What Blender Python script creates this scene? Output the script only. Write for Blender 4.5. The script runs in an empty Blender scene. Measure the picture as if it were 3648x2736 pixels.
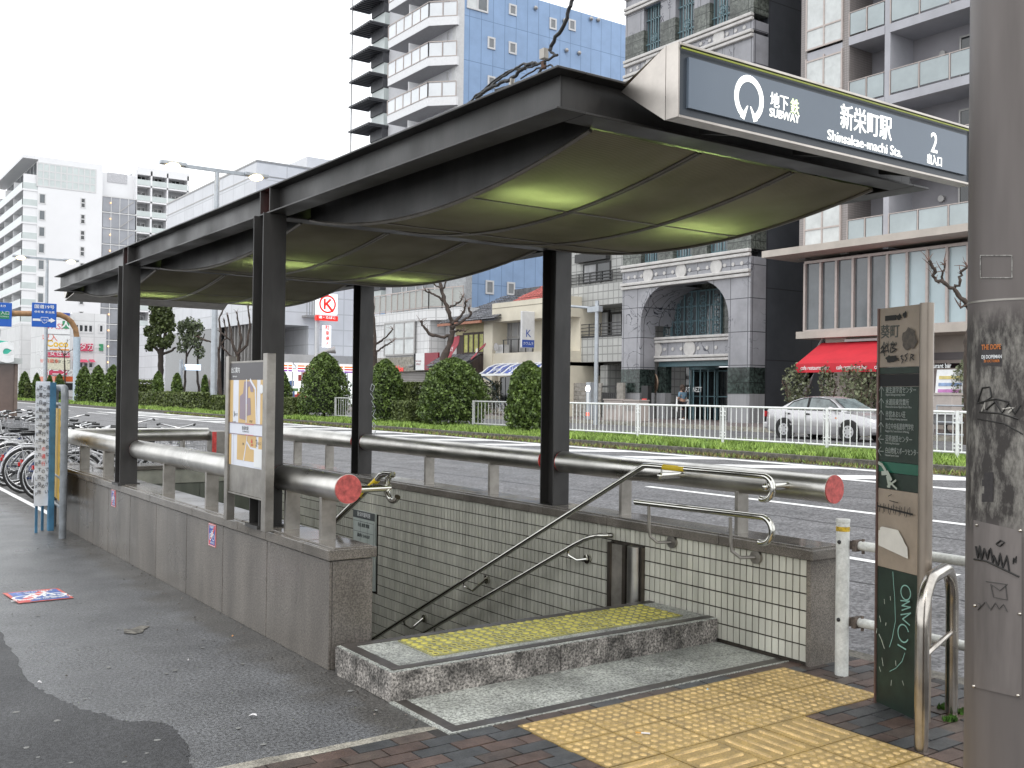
import bpy, bmesh, math, random
import numpy as np
from mathutils import Vector, Matrix
R=math.radians
random.seed(7)
scn=bpy.context.scene
COL=scn.collection
# ---------------- camera, sky, sun, exposure ----------------
TH,PT,RO,CH=R(35.25),R(.56),R(.75),1.6
_fw=Vector((math.sin(TH),math.cos(TH),0)); _rt=Vector((math.cos(TH),-math.sin(TH),0)); _up=Vector((0,0,1))
FW=_fw*math.cos(PT)+_up*math.sin(PT); _u2=-_fw*math.sin(PT)+_up*math.cos(PT)
RT=_rt*math.cos(RO)+_u2*math.sin(RO); UP=-_rt*math.sin(RO)+_u2*math.cos(RO)
CAM=Vector((0,0,CH))
cd=bpy.data.cameras.new('camera'); cd.sensor_width=36; cd.lens=36*3604/3648; cd.clip_start=.05; cd.clip_end=3000
cam=bpy.data.objects.new('camera',cd); COL.objects.link(cam)
cam.matrix_world=Matrix(((RT.x,UP.x,-FW.x,0),(RT.y,UP.y,-FW.y,0),(RT.z,UP.z,-FW.z,CH),(0,0,0,1)))
scn.camera=cam
w=bpy.data.worlds.new('World'); scn.world=w; w.use_nodes=True
nt=w.node_tree; bg=nt.nodes['Background']
sky=nt.nodes.new('ShaderNodeTexSky'); sky.sky_type='NISHITA'; sky.sun_disc=False
sky.sun_elevation=R(62); sky.sun_rotation=R(215); sky.air_density=1.2; sky.dust_density=4
# an overcast sky: the clear sky's light spread into an even white cloud deck
mx=nt.nodes.new('ShaderNodeMix'); mx.data_type='RGBA'; mx.inputs[0].default_value=.96
nt.links.new(sky.outputs[0],mx.inputs[6]); mx.inputs[7].default_value=(12.0,12.3,12.6,1)
nt.links.new(mx.outputs[2],bg.inputs[0]); bg.inputs[1].default_value=.1
sl=bpy.data.lights.new('sun','SUN'); sl.energy=.6; sl.angle=R(25); sl.color=(1,.97,.93)
so=bpy.data.objects.new('sun',sl); COL.objects.link(so); so.rotation_euler=(R(28),0,R(-35))
vs=scn.view_settings; vs.view_transform='Standard'; vs.look='None'; vs.exposure=.62; vs.gamma=1; vs.use_curve_mapping=False

# ---------------- helpers ----------------
S_=2736/1659.
def ray(u,v): return FW+RT*((u*S_-1824)/3604)-UP*((v*S_-1368)/3604)
def pt(u,v,ax,val):
    r=ray(u,v); i='xyz'.index(ax); return CAM+r*((val-CAM[i])/r[i])
def ptd(u,v,d): return CAM+ray(u,v)*d
def road_z(x): return -.15+.0287*(x-5.5)
def rt_(xf,yf):   # place on the cambered road along a sight line measured on a flat one
    t=1.908/(1.75+.0287*xf); return (xf*t,yf*t)
WL={}
def lnk(o,parent=None,loc=(0,0,0)):
    COL.objects.link(o); loc=Vector(loc)
    if parent is not None:
        o.parent=parent; o.location=loc-WL[parent.name]
    else: o.location=loc
    WL[o.name]=loc; return o
def meta(o,label=None,cat=None,group=None,kind=None):
    if label: o['label']=label
    if cat: o['category']=cat
    if group: o['group']=group
    if kind: o['kind']=kind
    return o
def thing(name,label,cat,loc,group=None,kind=None):
    return meta(lnk(bpy.data.objects.new(name,None),None,loc),label,cat,group,kind)
class MB:
    def __init__(s): s.v=[];s.f=[]
    def add(s,vs,fs):
        n=len(s.v); s.v+= [tuple(p) for p in vs]; s.f+=[tuple(i+n for i in f) for f in fs]; return s
    def box(s,x0,x1,y0,y1,z0,z1):
        if x0>x1:x0,x1=x1,x0
        if y0>y1:y0,y1=y1,y0
        if z0>z1:z0,z1=z1,z0
        return s.add([(x0,y0,z0),(x1,y0,z0),(x1,y1,z0),(x0,y1,z0),(x0,y0,z1),(x1,y0,z1),(x1,y1,z1),(x0,y1,z1)],
          [(0,3,2,1),(4,5,6,7),(0,1,5,4),(1,2,6,5),(2,3,7,6),(3,0,4,7)])
    def obox(s,c,ax,ay,az):   # box from centre and three half vectors
        c=Vector(c);ax,ay,az=Vector(ax),Vector(ay),Vector(az);p=[]
        for k in (-1,1):
            for (i,j) in ((-1,-1),(1,-1),(1,1),(-1,1)): p.append(c+ax*i+ay*j+az*k)
        return s.add(p,[(0,3,2,1),(4,5,6,7),(0,1,5,4),(1,2,6,5),(2,3,7,6),(3,0,4,7)])
    def bar(s,a,b,w,h,up=(0,0,1)):   # rectangular bar from a to b
        a,b=Vector(a),Vector(b); d=(b-a); u=Vector(up); x=d.cross(u)
        if x.length<1e-6: x=d.cross(Vector((1,0,0)))
        x.normalize(); y=x.cross(d).normalized()
        return s.obox((a+b)/2,x*w/2,d/2,y*h/2)
    def quad(s,*p): return s.add(p,[tuple(range(len(p)))])
    def prism(s,poly,d):     # poly list of 3D points, extruded by vector d
        n=len(poly);d=Vector(d);p=[Vector(q) for q in poly]
        return s.add(p+[q+d for q in p],[tuple(range(n))[::-1],tuple(range(n,2*n))]+[(i,(i+1)%n,n+(i+1)%n,n+i) for i in range(n)])
    def tube(s,path,r,n=10,cap=True,closed=False):
        P=[Vector(p) for p in path]; m=len(P); rs=r if isinstance(r,(list,tuple)) else [r]*m
        T=[]
        for i in range(m):
            a=P[(i-1)%m] if (closed or i>0) else P[0]; b=P[(i+1)%m] if (closed or i<m-1) else P[-1]
            T.append((b-a).normalized())
        ref=Vector((0,0,1)) if abs(T[0].z)<.9 else Vector((1,0,0))
        x=T[0].cross(ref).normalized(); base=len(s.v); vs=[]
        for i in range(m):
            x=(x-T[i]*x.dot(T[i]))
            if x.length<1e-6: x=T[i].orthogonal()
            x.normalize(); y=T[i].cross(x)
            for k in range(n):
                a=2*math.pi*k/n; vs.append(P[i]+(x*math.cos(a)+y*math.sin(a))*rs[i])
        fs=[]
        for i in range(m if closed else m-1):
            j=(i+1)%m
            for k in range(n):
                l=(k+1)%n; fs.append((i*n+k,i*n+l,j*n+l,j*n+k))
        if cap and not closed: fs+=[tuple(range(n))[::-1],tuple(range((m-1)*n,m*n))]
        return s.add(vs,fs)
    def cyl(s,a,b,r,n=16,r2=None): return s.tube([a,b],[r,r if r2 is None else r2],n)
    def sphere(s,c,r,n=10,m=6,sz=1,half=False):
        c=Vector(c);vs=[];fs=[]
        t1=math.pi/2 if half else math.pi
        for i in range(m+1):
            t=t1*i/m
            for k in range(n):
                a=2*math.pi*k/n; vs.append(c+Vector((r*math.sin(t)*math.cos(a),r*math.sin(t)*math.sin(a),r*sz*math.cos(t))))
        for i in range(m):
            for k in range(n):
                l=(k+1)%n; fs.append((i*n+k,(i+1)*n+k,(i+1)*n+l,i*n+l))
        return s.add(vs,fs)
    def disc(s,c,nrm,r,n=20,ry=None,up=None):
        c=Vector(c);nrm=Vector(nrm).normalized();x=Vector(up).cross(nrm).normalized() if up else nrm.orthogonal().normalized();y=nrm.cross(x)
        return s.add([c+x*r*math.cos(2*math.pi*k/n)+y*(ry or r)*math.sin(2*math.pi*k/n) for k in range(n)],[tuple(range(n))])
    def build(s,name,mat,parent=None,loc=None,smooth=False,bevel=0,seg=2,label=None,cat=None,group=None,kind=None):
        me=bpy.data.meshes.new(name); 
        if loc is None:
            if parent is not None: loc=WL[parent.name]
            else:
                a=np.array(s.v); loc=Vector(((a[:,0].min()+a[:,0].max())/2,(a[:,1].min()+a[:,1].max())/2,a[:,2].min()))
        loc=Vector(loc)
        a=np.array(s.v,dtype=float)-np.array(loc); me.from_pydata(a.tolist(),[],s.f); me.update()
        if mat is not None:
            for m_ in (mat if isinstance(mat,(list,tuple)) else [mat]): me.materials.append(m_)
        if smooth:
            me.polygons.foreach_set('use_smooth',[True]*len(me.polygons)); me.set_sharp_from_angle(angle=R(smooth if smooth>1 else 40))
        o=bpy.data.objects.new(name,me); lnk(o,parent,loc)
        if bevel:
            b=o.modifiers.new('bevel','BEVEL'); b.width=bevel; b.segments=seg; b.limit_method='ANGLE'; b.angle_limit=R(40)
        return meta(o,label,cat,group,kind)
def inst(me,name,parent,loc,rz=0,scale=None):
    o=bpy.data.objects.new(name,me); lnk(o,parent,loc); o.rotation_euler.z=rz
    if scale: o.scale=scale
    return o
def children(o): return CH_.get(o.name,[])
def copy_tree(o,parent=None):
    c=o.copy(); COL.objects.link(c)
    if parent is not None: c.parent=parent
    for ch in KIDS(o): copy_tree(ch,c)
    return c
_kids=None
def KIDS(o): return [x for x in ALLK.get(o.name,[])]
ALLK={}
def index_kids(root):
    def rec(o):
        ALLK[o.name]=[x for x in COL.objects if x.parent==o]
        for x in ALLK[o.name]: rec(x)
    rec(root)
def clone(proto,loc,rz=0,label=None,scale=None):
    if proto.name not in ALLK: index_kids(proto)
    c=copy_tree(proto); c.location=loc; c.rotation_euler.z=rz; WL[c.name]=Vector(loc)
    if scale: c.scale=(scale,)*3 if not isinstance(scale,(tuple,list)) else scale
    if label: c['label']=label
    return c

# ---------------- materials ----------------
MATS={}
def rgb(h):
    h=h.lstrip('#'); c=[int(h[i:i+2],16)/255 for i in (0,2,4)]
    return tuple(((x/12.92) if x<=.04045 else ((x+.055)/1.055)**2.4) for x in c)
def mat(name,color,rough=.6,metal=0,var=.12,scale=6,detail=4,bump=0,bscale=None,color2=None,spec=None,streak=False,rvar=0,emit=None,estr=0,trans=0,island=0,speck=None):
    if name in MATS: return MATS[name]
    m=bpy.data.materials.new(name); m.use_nodes=True; n=m.node_tree; b=n.nodes['Principled BSDF']
    if isinstance(color,str): color=rgb(color)
    if isinstance(color2,str): color2=rgb(color2)
    b.inputs['Roughness'].default_value=rough; b.inputs['Metallic'].default_value=metal
    if spec is not None: b.inputs['Specular IOR Level'].default_value=spec
    geo=n.nodes.new('ShaderNodeNewGeometry')
    vec=geo.outputs['Position']
    if streak:
        mp=n.nodes.new('ShaderNodeMapping'); mp.inputs['Scale'].default_value=(1,1,streak if streak is not True else .08); n.links.new(vec,mp.inputs[0]); vecs=mp.outputs[0]
    else: vecs=vec
    col=None
    c2=color2 or tuple(max(0,x*(1-var*2.2)) for x in color)
    c1=color if color2 else tuple(min(1,x*(1+var)) for x in color)
    if var>0 or color2:
        nz=n.nodes.new('ShaderNodeTexNoise'); nz.inputs['Scale'].default_value=scale; nz.inputs['Detail'].default_value=detail; nz.inputs['Roughness'].default_value=.65
        n.links.new(vecs,nz.inputs['Vector'])
        rp=n.nodes.new('ShaderNodeValToRGB'); rp.color_ramp.elements[0].position=.32; rp.color_ramp.elements[1].position=.68
        rp.color_ramp.elements[0].color=(*c2,1); rp.color_ramp.elements[1].color=(*c1,1)
        n.links.new(nz.outputs[0],rp.inputs[0]); col=rp.outputs[0]
    else:
        v_=n.nodes.new('ShaderNodeRGB'); v_.outputs[0].default_value=(*color,1); col=v_.outputs[0]
    if speck:   # (scale, lo, hi)
        nz2=n.nodes.new('ShaderNodeTexNoise'); nz2.inputs['Scale'].default_value=speck[0]; nz2.inputs['Detail'].default_value=5; nz2.inputs['Roughness'].default_value=.7
        n.links.new(vec,nz2.inputs['Vector'])
        mr=n.nodes.new('ShaderNodeMapRange'); mr.inputs[1].default_value=.41; mr.inputs[2].default_value=.59; mr.inputs[3].default_value=speck[1]; mr.inputs[4].default_value=speck[2]
        n.links.new(nz2.outputs[0],mr.inputs[0])
        vm=n.nodes.new('ShaderNodeVectorMath'); vm.operation='SCALE'; n.links.new(col,vm.inputs[0]); n.links.new(mr.outputs[0],vm.inputs[3]); col=vm.outputs[0]
    if island:
        oi=n.nodes.new('ShaderNodeObjectInfo'); ad=n.nodes.new('ShaderNodeMath'); ad.operation='ADD'
        n.links.new(oi.outputs['Random'],ad.inputs[0]); n.links.new(geo.outputs['Random Per Island'],ad.inputs[1])
        fr=n.nodes.new('ShaderNodeMath'); fr.operation='FRACT'; n.links.new(ad.outputs[0],fr.inputs[0])
        mr=n.nodes.new('ShaderNodeMapRange'); mr.inputs[3].default_value=1-island; mr.inputs[4].default_value=1+island; n.links.new(fr.outputs[0],mr.inputs[0])
        vm=n.nodes.new('ShaderNodeVectorMath'); vm.operation='SCALE'; n.links.new(col,vm.inputs[0]); n.links.new(mr.outputs[0],vm.inputs[3]); col=vm.outputs[0]
    n.links.new(col,b.inputs['Base Color'])
    if rvar:
        nz3=n.nodes.new('ShaderNodeTexNoise'); nz3.inputs['Scale'].default_value=scale*.45; nz3.inputs['Detail'].default_value=3; n.links.new(vec,nz3.inputs['Vector'])
        mr=n.nodes.new('ShaderNodeMapRange'); mr.inputs[1].default_value=.35; mr.inputs[2].default_value=.65; mr.inputs[3].default_value=max(.03,rough-rvar); mr.inputs[4].default_value=rough+rvar
        n.links.new(nz3.outputs[0],mr.inputs[0]); n.links.new(mr.outputs[0],b.inputs['Roughness'])
    if bump:
        nb=n.nodes.new('ShaderNodeTexNoise'); nb.inputs['Scale'].default_value=bscale or scale*6; nb.inputs['Detail'].default_value=3; n.links.new(vecs,nb.inputs['Vector'])
        bp_=n.nodes.new('ShaderNodeBump'); bp_.inputs['Strength'].default_value=min(1,bump); bp_.inputs['Distance'].default_value=.01*max(1,bump); n.links.new(nb.outputs[0],bp_.inputs['Height']); n.links.new(bp_.outputs[0],b.inputs['Normal'])
    if emit: b.inputs['Emission Color'].default_value=(*(rgb(emit) if isinstance(emit,str) else emit),1); b.inputs['Emission Strength'].default_value=estr
    if trans: b.inputs['Transmission Weight'].default_value=trans
    MATS[name]=m; return m
def text(s,size,loc,right,up,m,parent=None,name='lettering',align='CENTER',bold=0,depth=.0015,sx=1,**k):
    cu=bpy.data.curves.new(name,'FONT'); cu.body=s; cu.size=size; cu.align_x=align; cu.align_y='CENTER'; cu.extrude=depth; cu.offset=bold*size; cu.resolution_u=3
    o=bpy.data.objects.new(name,cu); COL.objects.link(o)
    dg=bpy.context.evaluated_depsgraph_get(); me=bpy.data.meshes.new_from_object(o.evaluated_get(dg)); bpy.data.objects.remove(o)
    me.name=name; r_=Vector(right).normalized(); u_=Vector(up).normalized(); n_=r_.cross(u_)
    M=Matrix(((r_.x*sx,u_.x,n_.x,0),(r_.y*sx,u_.y,n_.y,0),(r_.z*sx,u_.z,n_.z,0),(0,0,0,1)))
    me.transform(M); me.materials.clear(); me.materials.append(m)
    o=bpy.data.objects.new(name,me); lnk(o,parent,loc); return meta(o,**k)
class Flat:   # coloured flat print on a face: origin, right, up; one mesh per colour
    def __init__(s,o,r,u,off=.002):
        s.o=Vector(o);s.r=Vector(r).normalized();s.u=Vector(u).normalized();s.n=s.r.cross(s.u);s.L={};s.k=0;s.off=off
    def P(s,x,y,d=0): return s.o+s.r*x+s.u*y+s.n*d
    def poly(s,m,pts):
        s.k+=1; d=s.off+s.k*.00016; s.L.setdefault(m,MB()).quad(*[s.P(x,y,d) for x,y in pts])
    def rect(s,m,x0,y0,x1,y1): s.poly(m,[(x0,y0),(x1,y0),(x1,y1),(x0,y1)])
    def line(s,m,pts,w):
        for (a,b) in zip(pts,pts[1:]):
            a,b=Vector(a),Vector(b); d=b-a
            if d.length<1e-6: continue
            n=Vector((-d.y,d.x)).normalized()*w/2; e=d.normalized()*w*.3
            a=a-e;b=b+e; s.poly(m,[tuple(a-n),tuple(b-n),tuple(b+n),tuple(a+n)])
    def ring(s,m,cx,cy,r,w,a0=0,a1=360,n=24,sy=1):
        s.k+=1; d=s.off+s.k*.00016
        mb=s.L.setdefault(m,MB())
        for i in range(n):
            t=[R(a0+(a1-a0)*(i+j)/n) for j in (0,1)]
            q=[(cx+(r-w/2)*math.cos(t[0]),cy+sy*(r-w/2)*math.sin(t[0])),(cx+(r+w/2)*math.cos(t[0]),cy+sy*(r+w/2)*math.sin(t[0])),(cx+(r+w/2)*math.cos(t[1]),cy+sy*(r+w/2)*math.sin(t[1])),(cx+(r-w/2)*math.cos(t[1]),cy+sy*(r-w/2)*math.sin(t[1]))]
            mb.quad(*[s.P(x,y,d) for x,y in q])
    def disc(s,m,cx,cy,r,n=20,sy=1): s.poly(m,[(cx+r*math.cos(2*math.pi*i/n),cy+sy*r*math.sin(2*math.pi*i/n)) for i in range(n)])
    def build(s,parent,name='print',names={}):
        for m,mb in s.L.items(): mb.build(names.get(m.name,name),m,parent)

black=mat('black_paint','#101010',.5,var=.05); white=mat('white_paint',(.8,.8,.8),.5,var=.04)
steel=mat('brushed_stainless',(.60,.585,.55),.36,1,var=.12,scale=3,rvar=.09,bump=.02,bscale=300)
chrome=mat('polished_stainless',(.62,.61,.56),.09,1,var=.05)
plate=mat('satin_plate',(.33,.31,.28),.38,.85,var=.12,scale=8)
dsteel=mat('dark_painted_steel',(.033,.031,.029),.45,0,var=.22,scale=5,streak=.3,rvar=.1,bump=.05,bscale=120)
redp=mat('red_paint',(.85,.09,.08),.5,var=.18,scale=14)
pinkred=mat('faded_red_paint',(.50,.095,.085),.6,var=.22,scale=30)
granite=mat('brown_granite',(.146,.131,.115),.36,var=.17,scale=3.2,streak=.22,rvar=.1,speck=(95,.62,1.38),bump=.02,bscale=300)
graniteC=mat('wet_granite_coping',(.165,.148,.128),.16,var=.16,scale=3,rvar=.1,speck=(170,.6,1.35))
granR=mat('greenish_granite',(.15,.148,.128),.25,var=.2,scale=3,rvar=.08,speck=(120,.6,1.4))
rough_gr=mat('rough_granite',(.225,.208,.19),.85,var=.35,scale=9,detail=3,speck=(70,.30,1.75),bump=.8,bscale=60)
speck_gr=mat('speckled_granite',(.34,.35,.32),.45,var=.22,scale=3,detail=6,speck=(85,.40,1.6),rvar=.15,bump=.1,bscale=200)
strip=mat('dark_strip',(.055,.048,.043),.4,var=.2,scale=8,rvar=.1)
tile_m=mat('cream_wall_tile',(.55,.54,.465),.22,var=.14,scale=2.2,streak=.3,island=.10)
grout=mat('brown_grout',(.035,.028,.020),.8,var=.2,scale=20)
# ---------------- ground ----------------
def asphalt(name,c,rough,rv,specks=(.55,1.6)):
    m=mat(name,c,rough,var=.14,scale=2.6,detail=8,speck=(60,specks[0],specks[1]),rvar=rv,bump=.5,bscale=150)
    return m
asp=asphalt('pavement_asphalt',(.098,.100,.104),.36,.10,(.45,1.7))
asp2=asphalt('new_asphalt_patch',(.030,.030,.032),.55,.08,(.4,1.6))
aspr=asphalt('road_asphalt',(.130,.128,.132),.6,.10,(.45,1.6)); [setattr(x.inputs['Scale'],'default_value',26) for x in aspr.node_tree.nodes if x.type=='TEX_NOISE' and abs(x.inputs['Scale'].default_value-60)<.1]
conc=mat('pale_concrete',(.30,.28,.235),.6,var=.25,scale=5,speck=(120,.6,1.4),bump=.2,bscale=160)
pav=MB()
for x0,x1,y0,y1 in ((-40,2.6,-14,5.4),(2.6,5.36,-14,4.7),(-40,2.6,5.4,13.2),(4.93,5.36,4.7,13.2),(-40,5.36,13.2,260)):
    pav.quad((x0,y0,0),(x1,y0,0),(x1,y1,0),(x0,y1,0))
pav=pav.build('pavement',asp,loc=(0,0,0),kind='structure')
meta(pav,'wet grey asphalt pavement beside the subway entrance')
def wob(pts,a,n=5):
    out=[];rnd=random.Random(5)
    for p,q in zip(pts,pts[1:]):
        for i in range(n):
            t=i/n; out.append((p[0]+(q[0]-p[0])*t+rnd.uniform(-a,a),p[1]+(q[1]-p[1])*t+rnd.uniform(-a,a)))
    out.append(pts[-1]); return out
pp=wob([(1.13,12.0),(1.118,9),(1.112,7.35),(1.089,6.76),(1.058,5.92),(1.124,5.605),(1.183,5.36),(1.255,5.2),(1.28,5.09),(1.344,5.014),(1.42,4.965),(1.475,4.88),(1.485,4.755),(1.452,4.54),(1.40,4.35),(1.37,4.2)],.013,9)
MB().quad(*([(x,y,.004) for x,y in pp]+[(-6,4.2,.004),(-6,12,.004)])).build('asphalt_patch',asp2,pav,label='dark newer asphalt patch with ragged edge',kind='structure')
n=asp.node_tree; b=n.nodes['Principled BSDF']; src=b.inputs['Base Color'].links[0].from_socket   # gritty brown dirt gathered along the wall foot
geo=n.nodes.new('ShaderNodeNewGeometry'); sp=n.nodes.new('ShaderNodeSeparateXYZ'); n.links.new(geo.outputs['Position'],sp.inputs[0])
nz=n.nodes.new('ShaderNodeTexNoise'); nz.inputs['Scale'].default_value=3.5; nz.inputs['Detail'].default_value=7; n.links.new(geo.outputs['Position'],nz.inputs['Vector'])
def mth(op,a,b_):
    m_=n.nodes.new('ShaderNodeMath'); m_.operation=op
    for i,q in enumerate((a,b_)):
        if isinstance(q,(int,float)): m_.inputs[i].default_value=q
        else: n.links.new(q,m_.inputs[i])
    return m_.outputs[0]
xx=mth('ADD',sp.outputs[0],mth('MULTIPLY',nz.outputs[0],.55))
mr=n.nodes.new('ShaderNodeMapRange'); mr.inputs[1].default_value=2.46; mr.inputs[2].default_value=2.62; n.links.new(xx,mr.inputs[0])
m2=n.nodes.new('ShaderNodeMapRange'); m2.inputs[1].default_value=3.2; m2.inputs[2].default_value=3.0; n.links.new(sp.outputs[0],m2.inputs[0])
mask=mth('MULTIPLY',mth('MULTIPLY',mr.outputs[0],m2.outputs[0]),.75)
mm=n.nodes.new('ShaderNodeMix'); mm.data_type='RGBA'; mm.blend_type='MULTIPLY'; n.links.new(mask,mm.inputs[0]); n.links.new(src,mm.inputs[6]); mm.inputs[7].default_value=(.62,.56,.47,1); n.links.new(mm.outputs[2],b.inputs['Base Color'])
# sandy strip along the wall foot and around the slab
gritx=asphalt('gritty_old_asphalt',(.085,.075,.064),.6,.15,(.3,2.0))
gpx=wob([(2.16,5.2),(2.22,6.2),(2.27,7.4),(2.33,9),(2.38,12.3)],.02,8)
MB().quad(*[(x,y,.004) for x,y in [(-3,4.13),(2.52,4.13),(2.52,4.165)]+wob([(2.45,4.19),(1.9,4.195),(1.65,4.215),(-3,4.24)],.006)]).build('concrete_edge_strip',conc,pav,kind='structure')
# bricks
bm_=[mat('red_brown_paver',(.088,.058,.047),.42,var=.2,scale=9,speck=(150,.7,1.3),rvar=.12,island=.18,bump=.25,bscale=150),mat('blue_grey_paver',(.056,.058,.060),.4,var=.2,scale=9,speck=(150,.7,1.3),rvar=.12,island=.18,bump=.25,bscale=150),mat('dark_brown_paver',(.078,.058,.048),.42,var=.2,scale=9,speck=(150,.7,1.3),rvar=.12,island=.15,bump=.25,bscale=150)]
MB().box(1.2,5.34,-4,4.128,-.03,.003).build('mortar_bed',mat('dark_mortar',(.03,.027,.025),.8,speck=(150,.5,1.5)),pav,kind='structure')
def brick_mesh(w,d,m):
    o=MB().box(-w/2,w/2,-d/2,d/2,-.02,.008); me=bpy.data.meshes.new('brick'); me.from_pydata(o.v,[],o.f); me.materials.append(m); return me
X0,PX,Y0,PY=2.845,.3225,3.95,.332
TCOL={0:range(0,6),1:range(0,6),2:range(0,4),3:range(0,4),4:range(0,4),5:range(0,4)}
def blocked(x,y):
    if y>4.015 and x>2.5: return True
    r=(Y0-y)/PY; c=(x-X0)/PX
    if 0<=r<6 and 0<=c: 
        if int(c) in TCOL[int(r)]: return True
    return False
bmesh_=[brick_mesh(.192,.092,m) for m in bm_]; bh=[brick_mesh(.092,.092,m) for m in bm_]
cand=[]
rnd=random.Random(3)
for j in range(0,24):
    y=4.075-j*.1
    for i in range(-2,40):
        x=1.35+i*.2+(.1 if j%2 else 0)
        if x<1.35 or x>5.25: continue
        L=blocked(x-.05,y),blocked(x+.05,y)
        if all(L): continue
        h=None
        if any(L): h=.05 if L[0] else -.05
        if y-.05<Y0 and y+.05>Y0 and False: continue
        d=(x-.6)**2+y**2; cand.append((d,x,y,h,rnd.choice((0,0,1,1,2))))
def seen(x,y):   # inside the frame?
    d=Vector((x,y,0))-CAM; w_=d.dot(FW)
    return w_>.3 and abs(d.dot(RT)/w_)<.56 and -d.dot(UP)/w_<.42
cand=[c for c in cand if seen(c[1],c[2])]
cand.sort(key=lambda c:c[0])
rest=[MB(),MB(),MB()]
for k,(d,x,y,h,t) in enumerate(cand):
    if k<300:
        o=inst(bh[t] if h is not None else bmesh_[t],'brick',pav,(x+(h or 0),y,rnd.uniform(-.0025,.0015)),rnd.uniform(-.012,.012)); o.rotation_euler.x=rnd.uniform(-.01,.01)
    else:
        wd=.046 if h is not None else .096; xx=x+(h or 0); rest[t].box(xx-wd,xx+wd,y-.046,y+.046,-.02,.007)
for t in range(3):
    if rest[t].v: rest[t].build('far_bricks',bm_[t],pav,kind='stuff')
# yellow tactile tiles
ytile=mat('yellow_tactile_tile',(.43,.29,.095),.42,color2=(.24,.17,.07),scale=9,speck=(130,.75,1.2),island=.06,bump=.15,bscale=200)
ybar=mat('worn_yellow_bump',(.56,.39,.165),.4,var=.2,scale=12,speck=(130,.8,1.15))
def tac_mesh(kind,w,d):
    b=MB(); b.box(-w/2,w/2,-d/2,d/2,-.02,.011); nb=len(b.f)
    if kind=='dot':
        for i in range(6):
            for j in range(6):
                b.sphere(((i-2.5)*w/6.1,(j-2.5)*d/6.1,.010),.0185,10,3,.32,True)
    else:
        for i in range(4):
            o_=(i-1.5)*w/4.1; L=d/2-.035
            if kind=='barx':
                pts=[(-L,o_-.012),(L,o_-.012),(L+.012,o_),(L,o_+.012),(-L,o_+.012),(-L-.012,o_)]
                t_=[(-L,o_-.008),(L,o_-.008),(L+.006,o_),(L,o_+.008),(-L,o_+.008),(-L-.006,o_)]
            else:
                pts=[(o_+.012,-L),(o_+.012,L),(o_,L+.012),(o_-.012,L),(o_-.012,-L),(o_,-L-.012)]
                t_=[(o_+.008,-L),(o_+.008,L),(o_,L+.006),(o_-.008,L),(o_-.008,-L),(o_,-L-.006)]
            n=6; b.add([(x,y,.010) for x,y in pts]+[(x,y,.016) for x,y in t_],[tuple(range(6,12))]+[(k,(k+1)%6,6+(k+1)%6,6+k) for k in range(6)])
    me=bpy.data.meshes.new('tactile_tile'); me.from_pydata(b.v,[],b.f); me.materials.append(ytile); me.materials.append(ybar)
    for i,p in enumerate(me.polygons):
        if i>=nb: p.material_index=1; p.use_smooth=(kind=='dot')
    return me
TM={k:tac_mesh(k,PX-.008,PY-.008) for k in ('dot','barx','bary')}
for r,cs in TCOL.items():
    for c in cs:
        k='dot'
        if r==2: k='barx' if c<2 else 'bary'
        o=inst(TM[k],'tactile_tile',pav,(X0+(c+.5)*PX,Y0-(r+.5)*PY,rnd.uniform(-.001,.001)),rnd.uniform(-.004,.004))
# flush granite slabs in front of the step
for i in range(3):
    a,b=2.605+i*.772,2.605+(i+1)*.772-.006
    if i==2: b=4.915
    MB().box(a,b,4.345,4.62,-.05,.006).build('granite_slab',speck_gr,pav,bevel=.002,seg=1)
    MB().box(a-(.25 if i else 0),b-(.25 if i<2 else 0),4.115,4.339,-.05,.006).build('granite_slab',speck_gr,pav,bevel=.002,seg=1)
MB().box(2.536,4.915,4.035,4.113,-.05,.009).build('edge_strip',strip,pav); MB().box(2.536,2.603,4.115,4.60,-.05,.009).build('edge_strip',strip,pav)
MB().box(2.515,4.915,4.02,4.033,-.05,.012).build('granite_edging',speck_gr,pav); MB().box(2.515,2.534,4.034,4.62,-.05,.012).build('granite_edging',speck_gr,pav)
gumm=mat('old_gum_spots',(.20,.20,.19),.7,var=.2,scale=40); rg_=random.Random(21); gmb=MB()
for k in range(130):
    x,y=rg_.uniform(-.6,2.45),rg_.uniform(4.3,11.5)
    if not seen(x,y): continue
    r_=rg_.uniform(.006,.017); gmb.add([(x+r_*rg_.uniform(.7,1.2)*math.cos(a*.785),y+r_*rg_.uniform(.7,1.2)*math.sin(a*.785),.0052) for a in range(8)],[tuple(range(8))])
gmb.build('gum_spots',gumm,pav,kind='stuff')
dk_=MB()
for k in range(160):
    x,y=rg_.uniform(-.6,2.5),rg_.uniform(4.25,11.5); r_=rg_.uniform(.003,.009)
    if k%2==0: x=2.5-abs(rg_.gauss(0,.12)); 
    dk_.add([(x+r_*rg_.uniform(.6,1.3)*math.cos(a*1.05),y+r_*rg_.uniform(.6,1.3)*math.sin(a*1.05),.0055) for a in range(6)]+[(x,y,.0055+r_*.7)],[(i,(i+1)%6,6) for i in range(6)])
dk_.build('loose_grit',mat('loose_grit',(.10,.085,.07),.8,var=.5,scale=30,island=.6),pav,kind='stuff')
pth=[(2.02,6.86),(2.07,6.80),(2.13,6.82),(2.16,6.90),(2.22,6.97),(2.17,7.02),(2.09,6.95),(2.05,6.97)]
MB().quad(*[(x-.25,y,.0058) for x,y in pth]).build('pale_scar',mat('pale_asphalt_scar',(.165,.155,.135),.8,var=.4,scale=30),pav,kind='structure')
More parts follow.
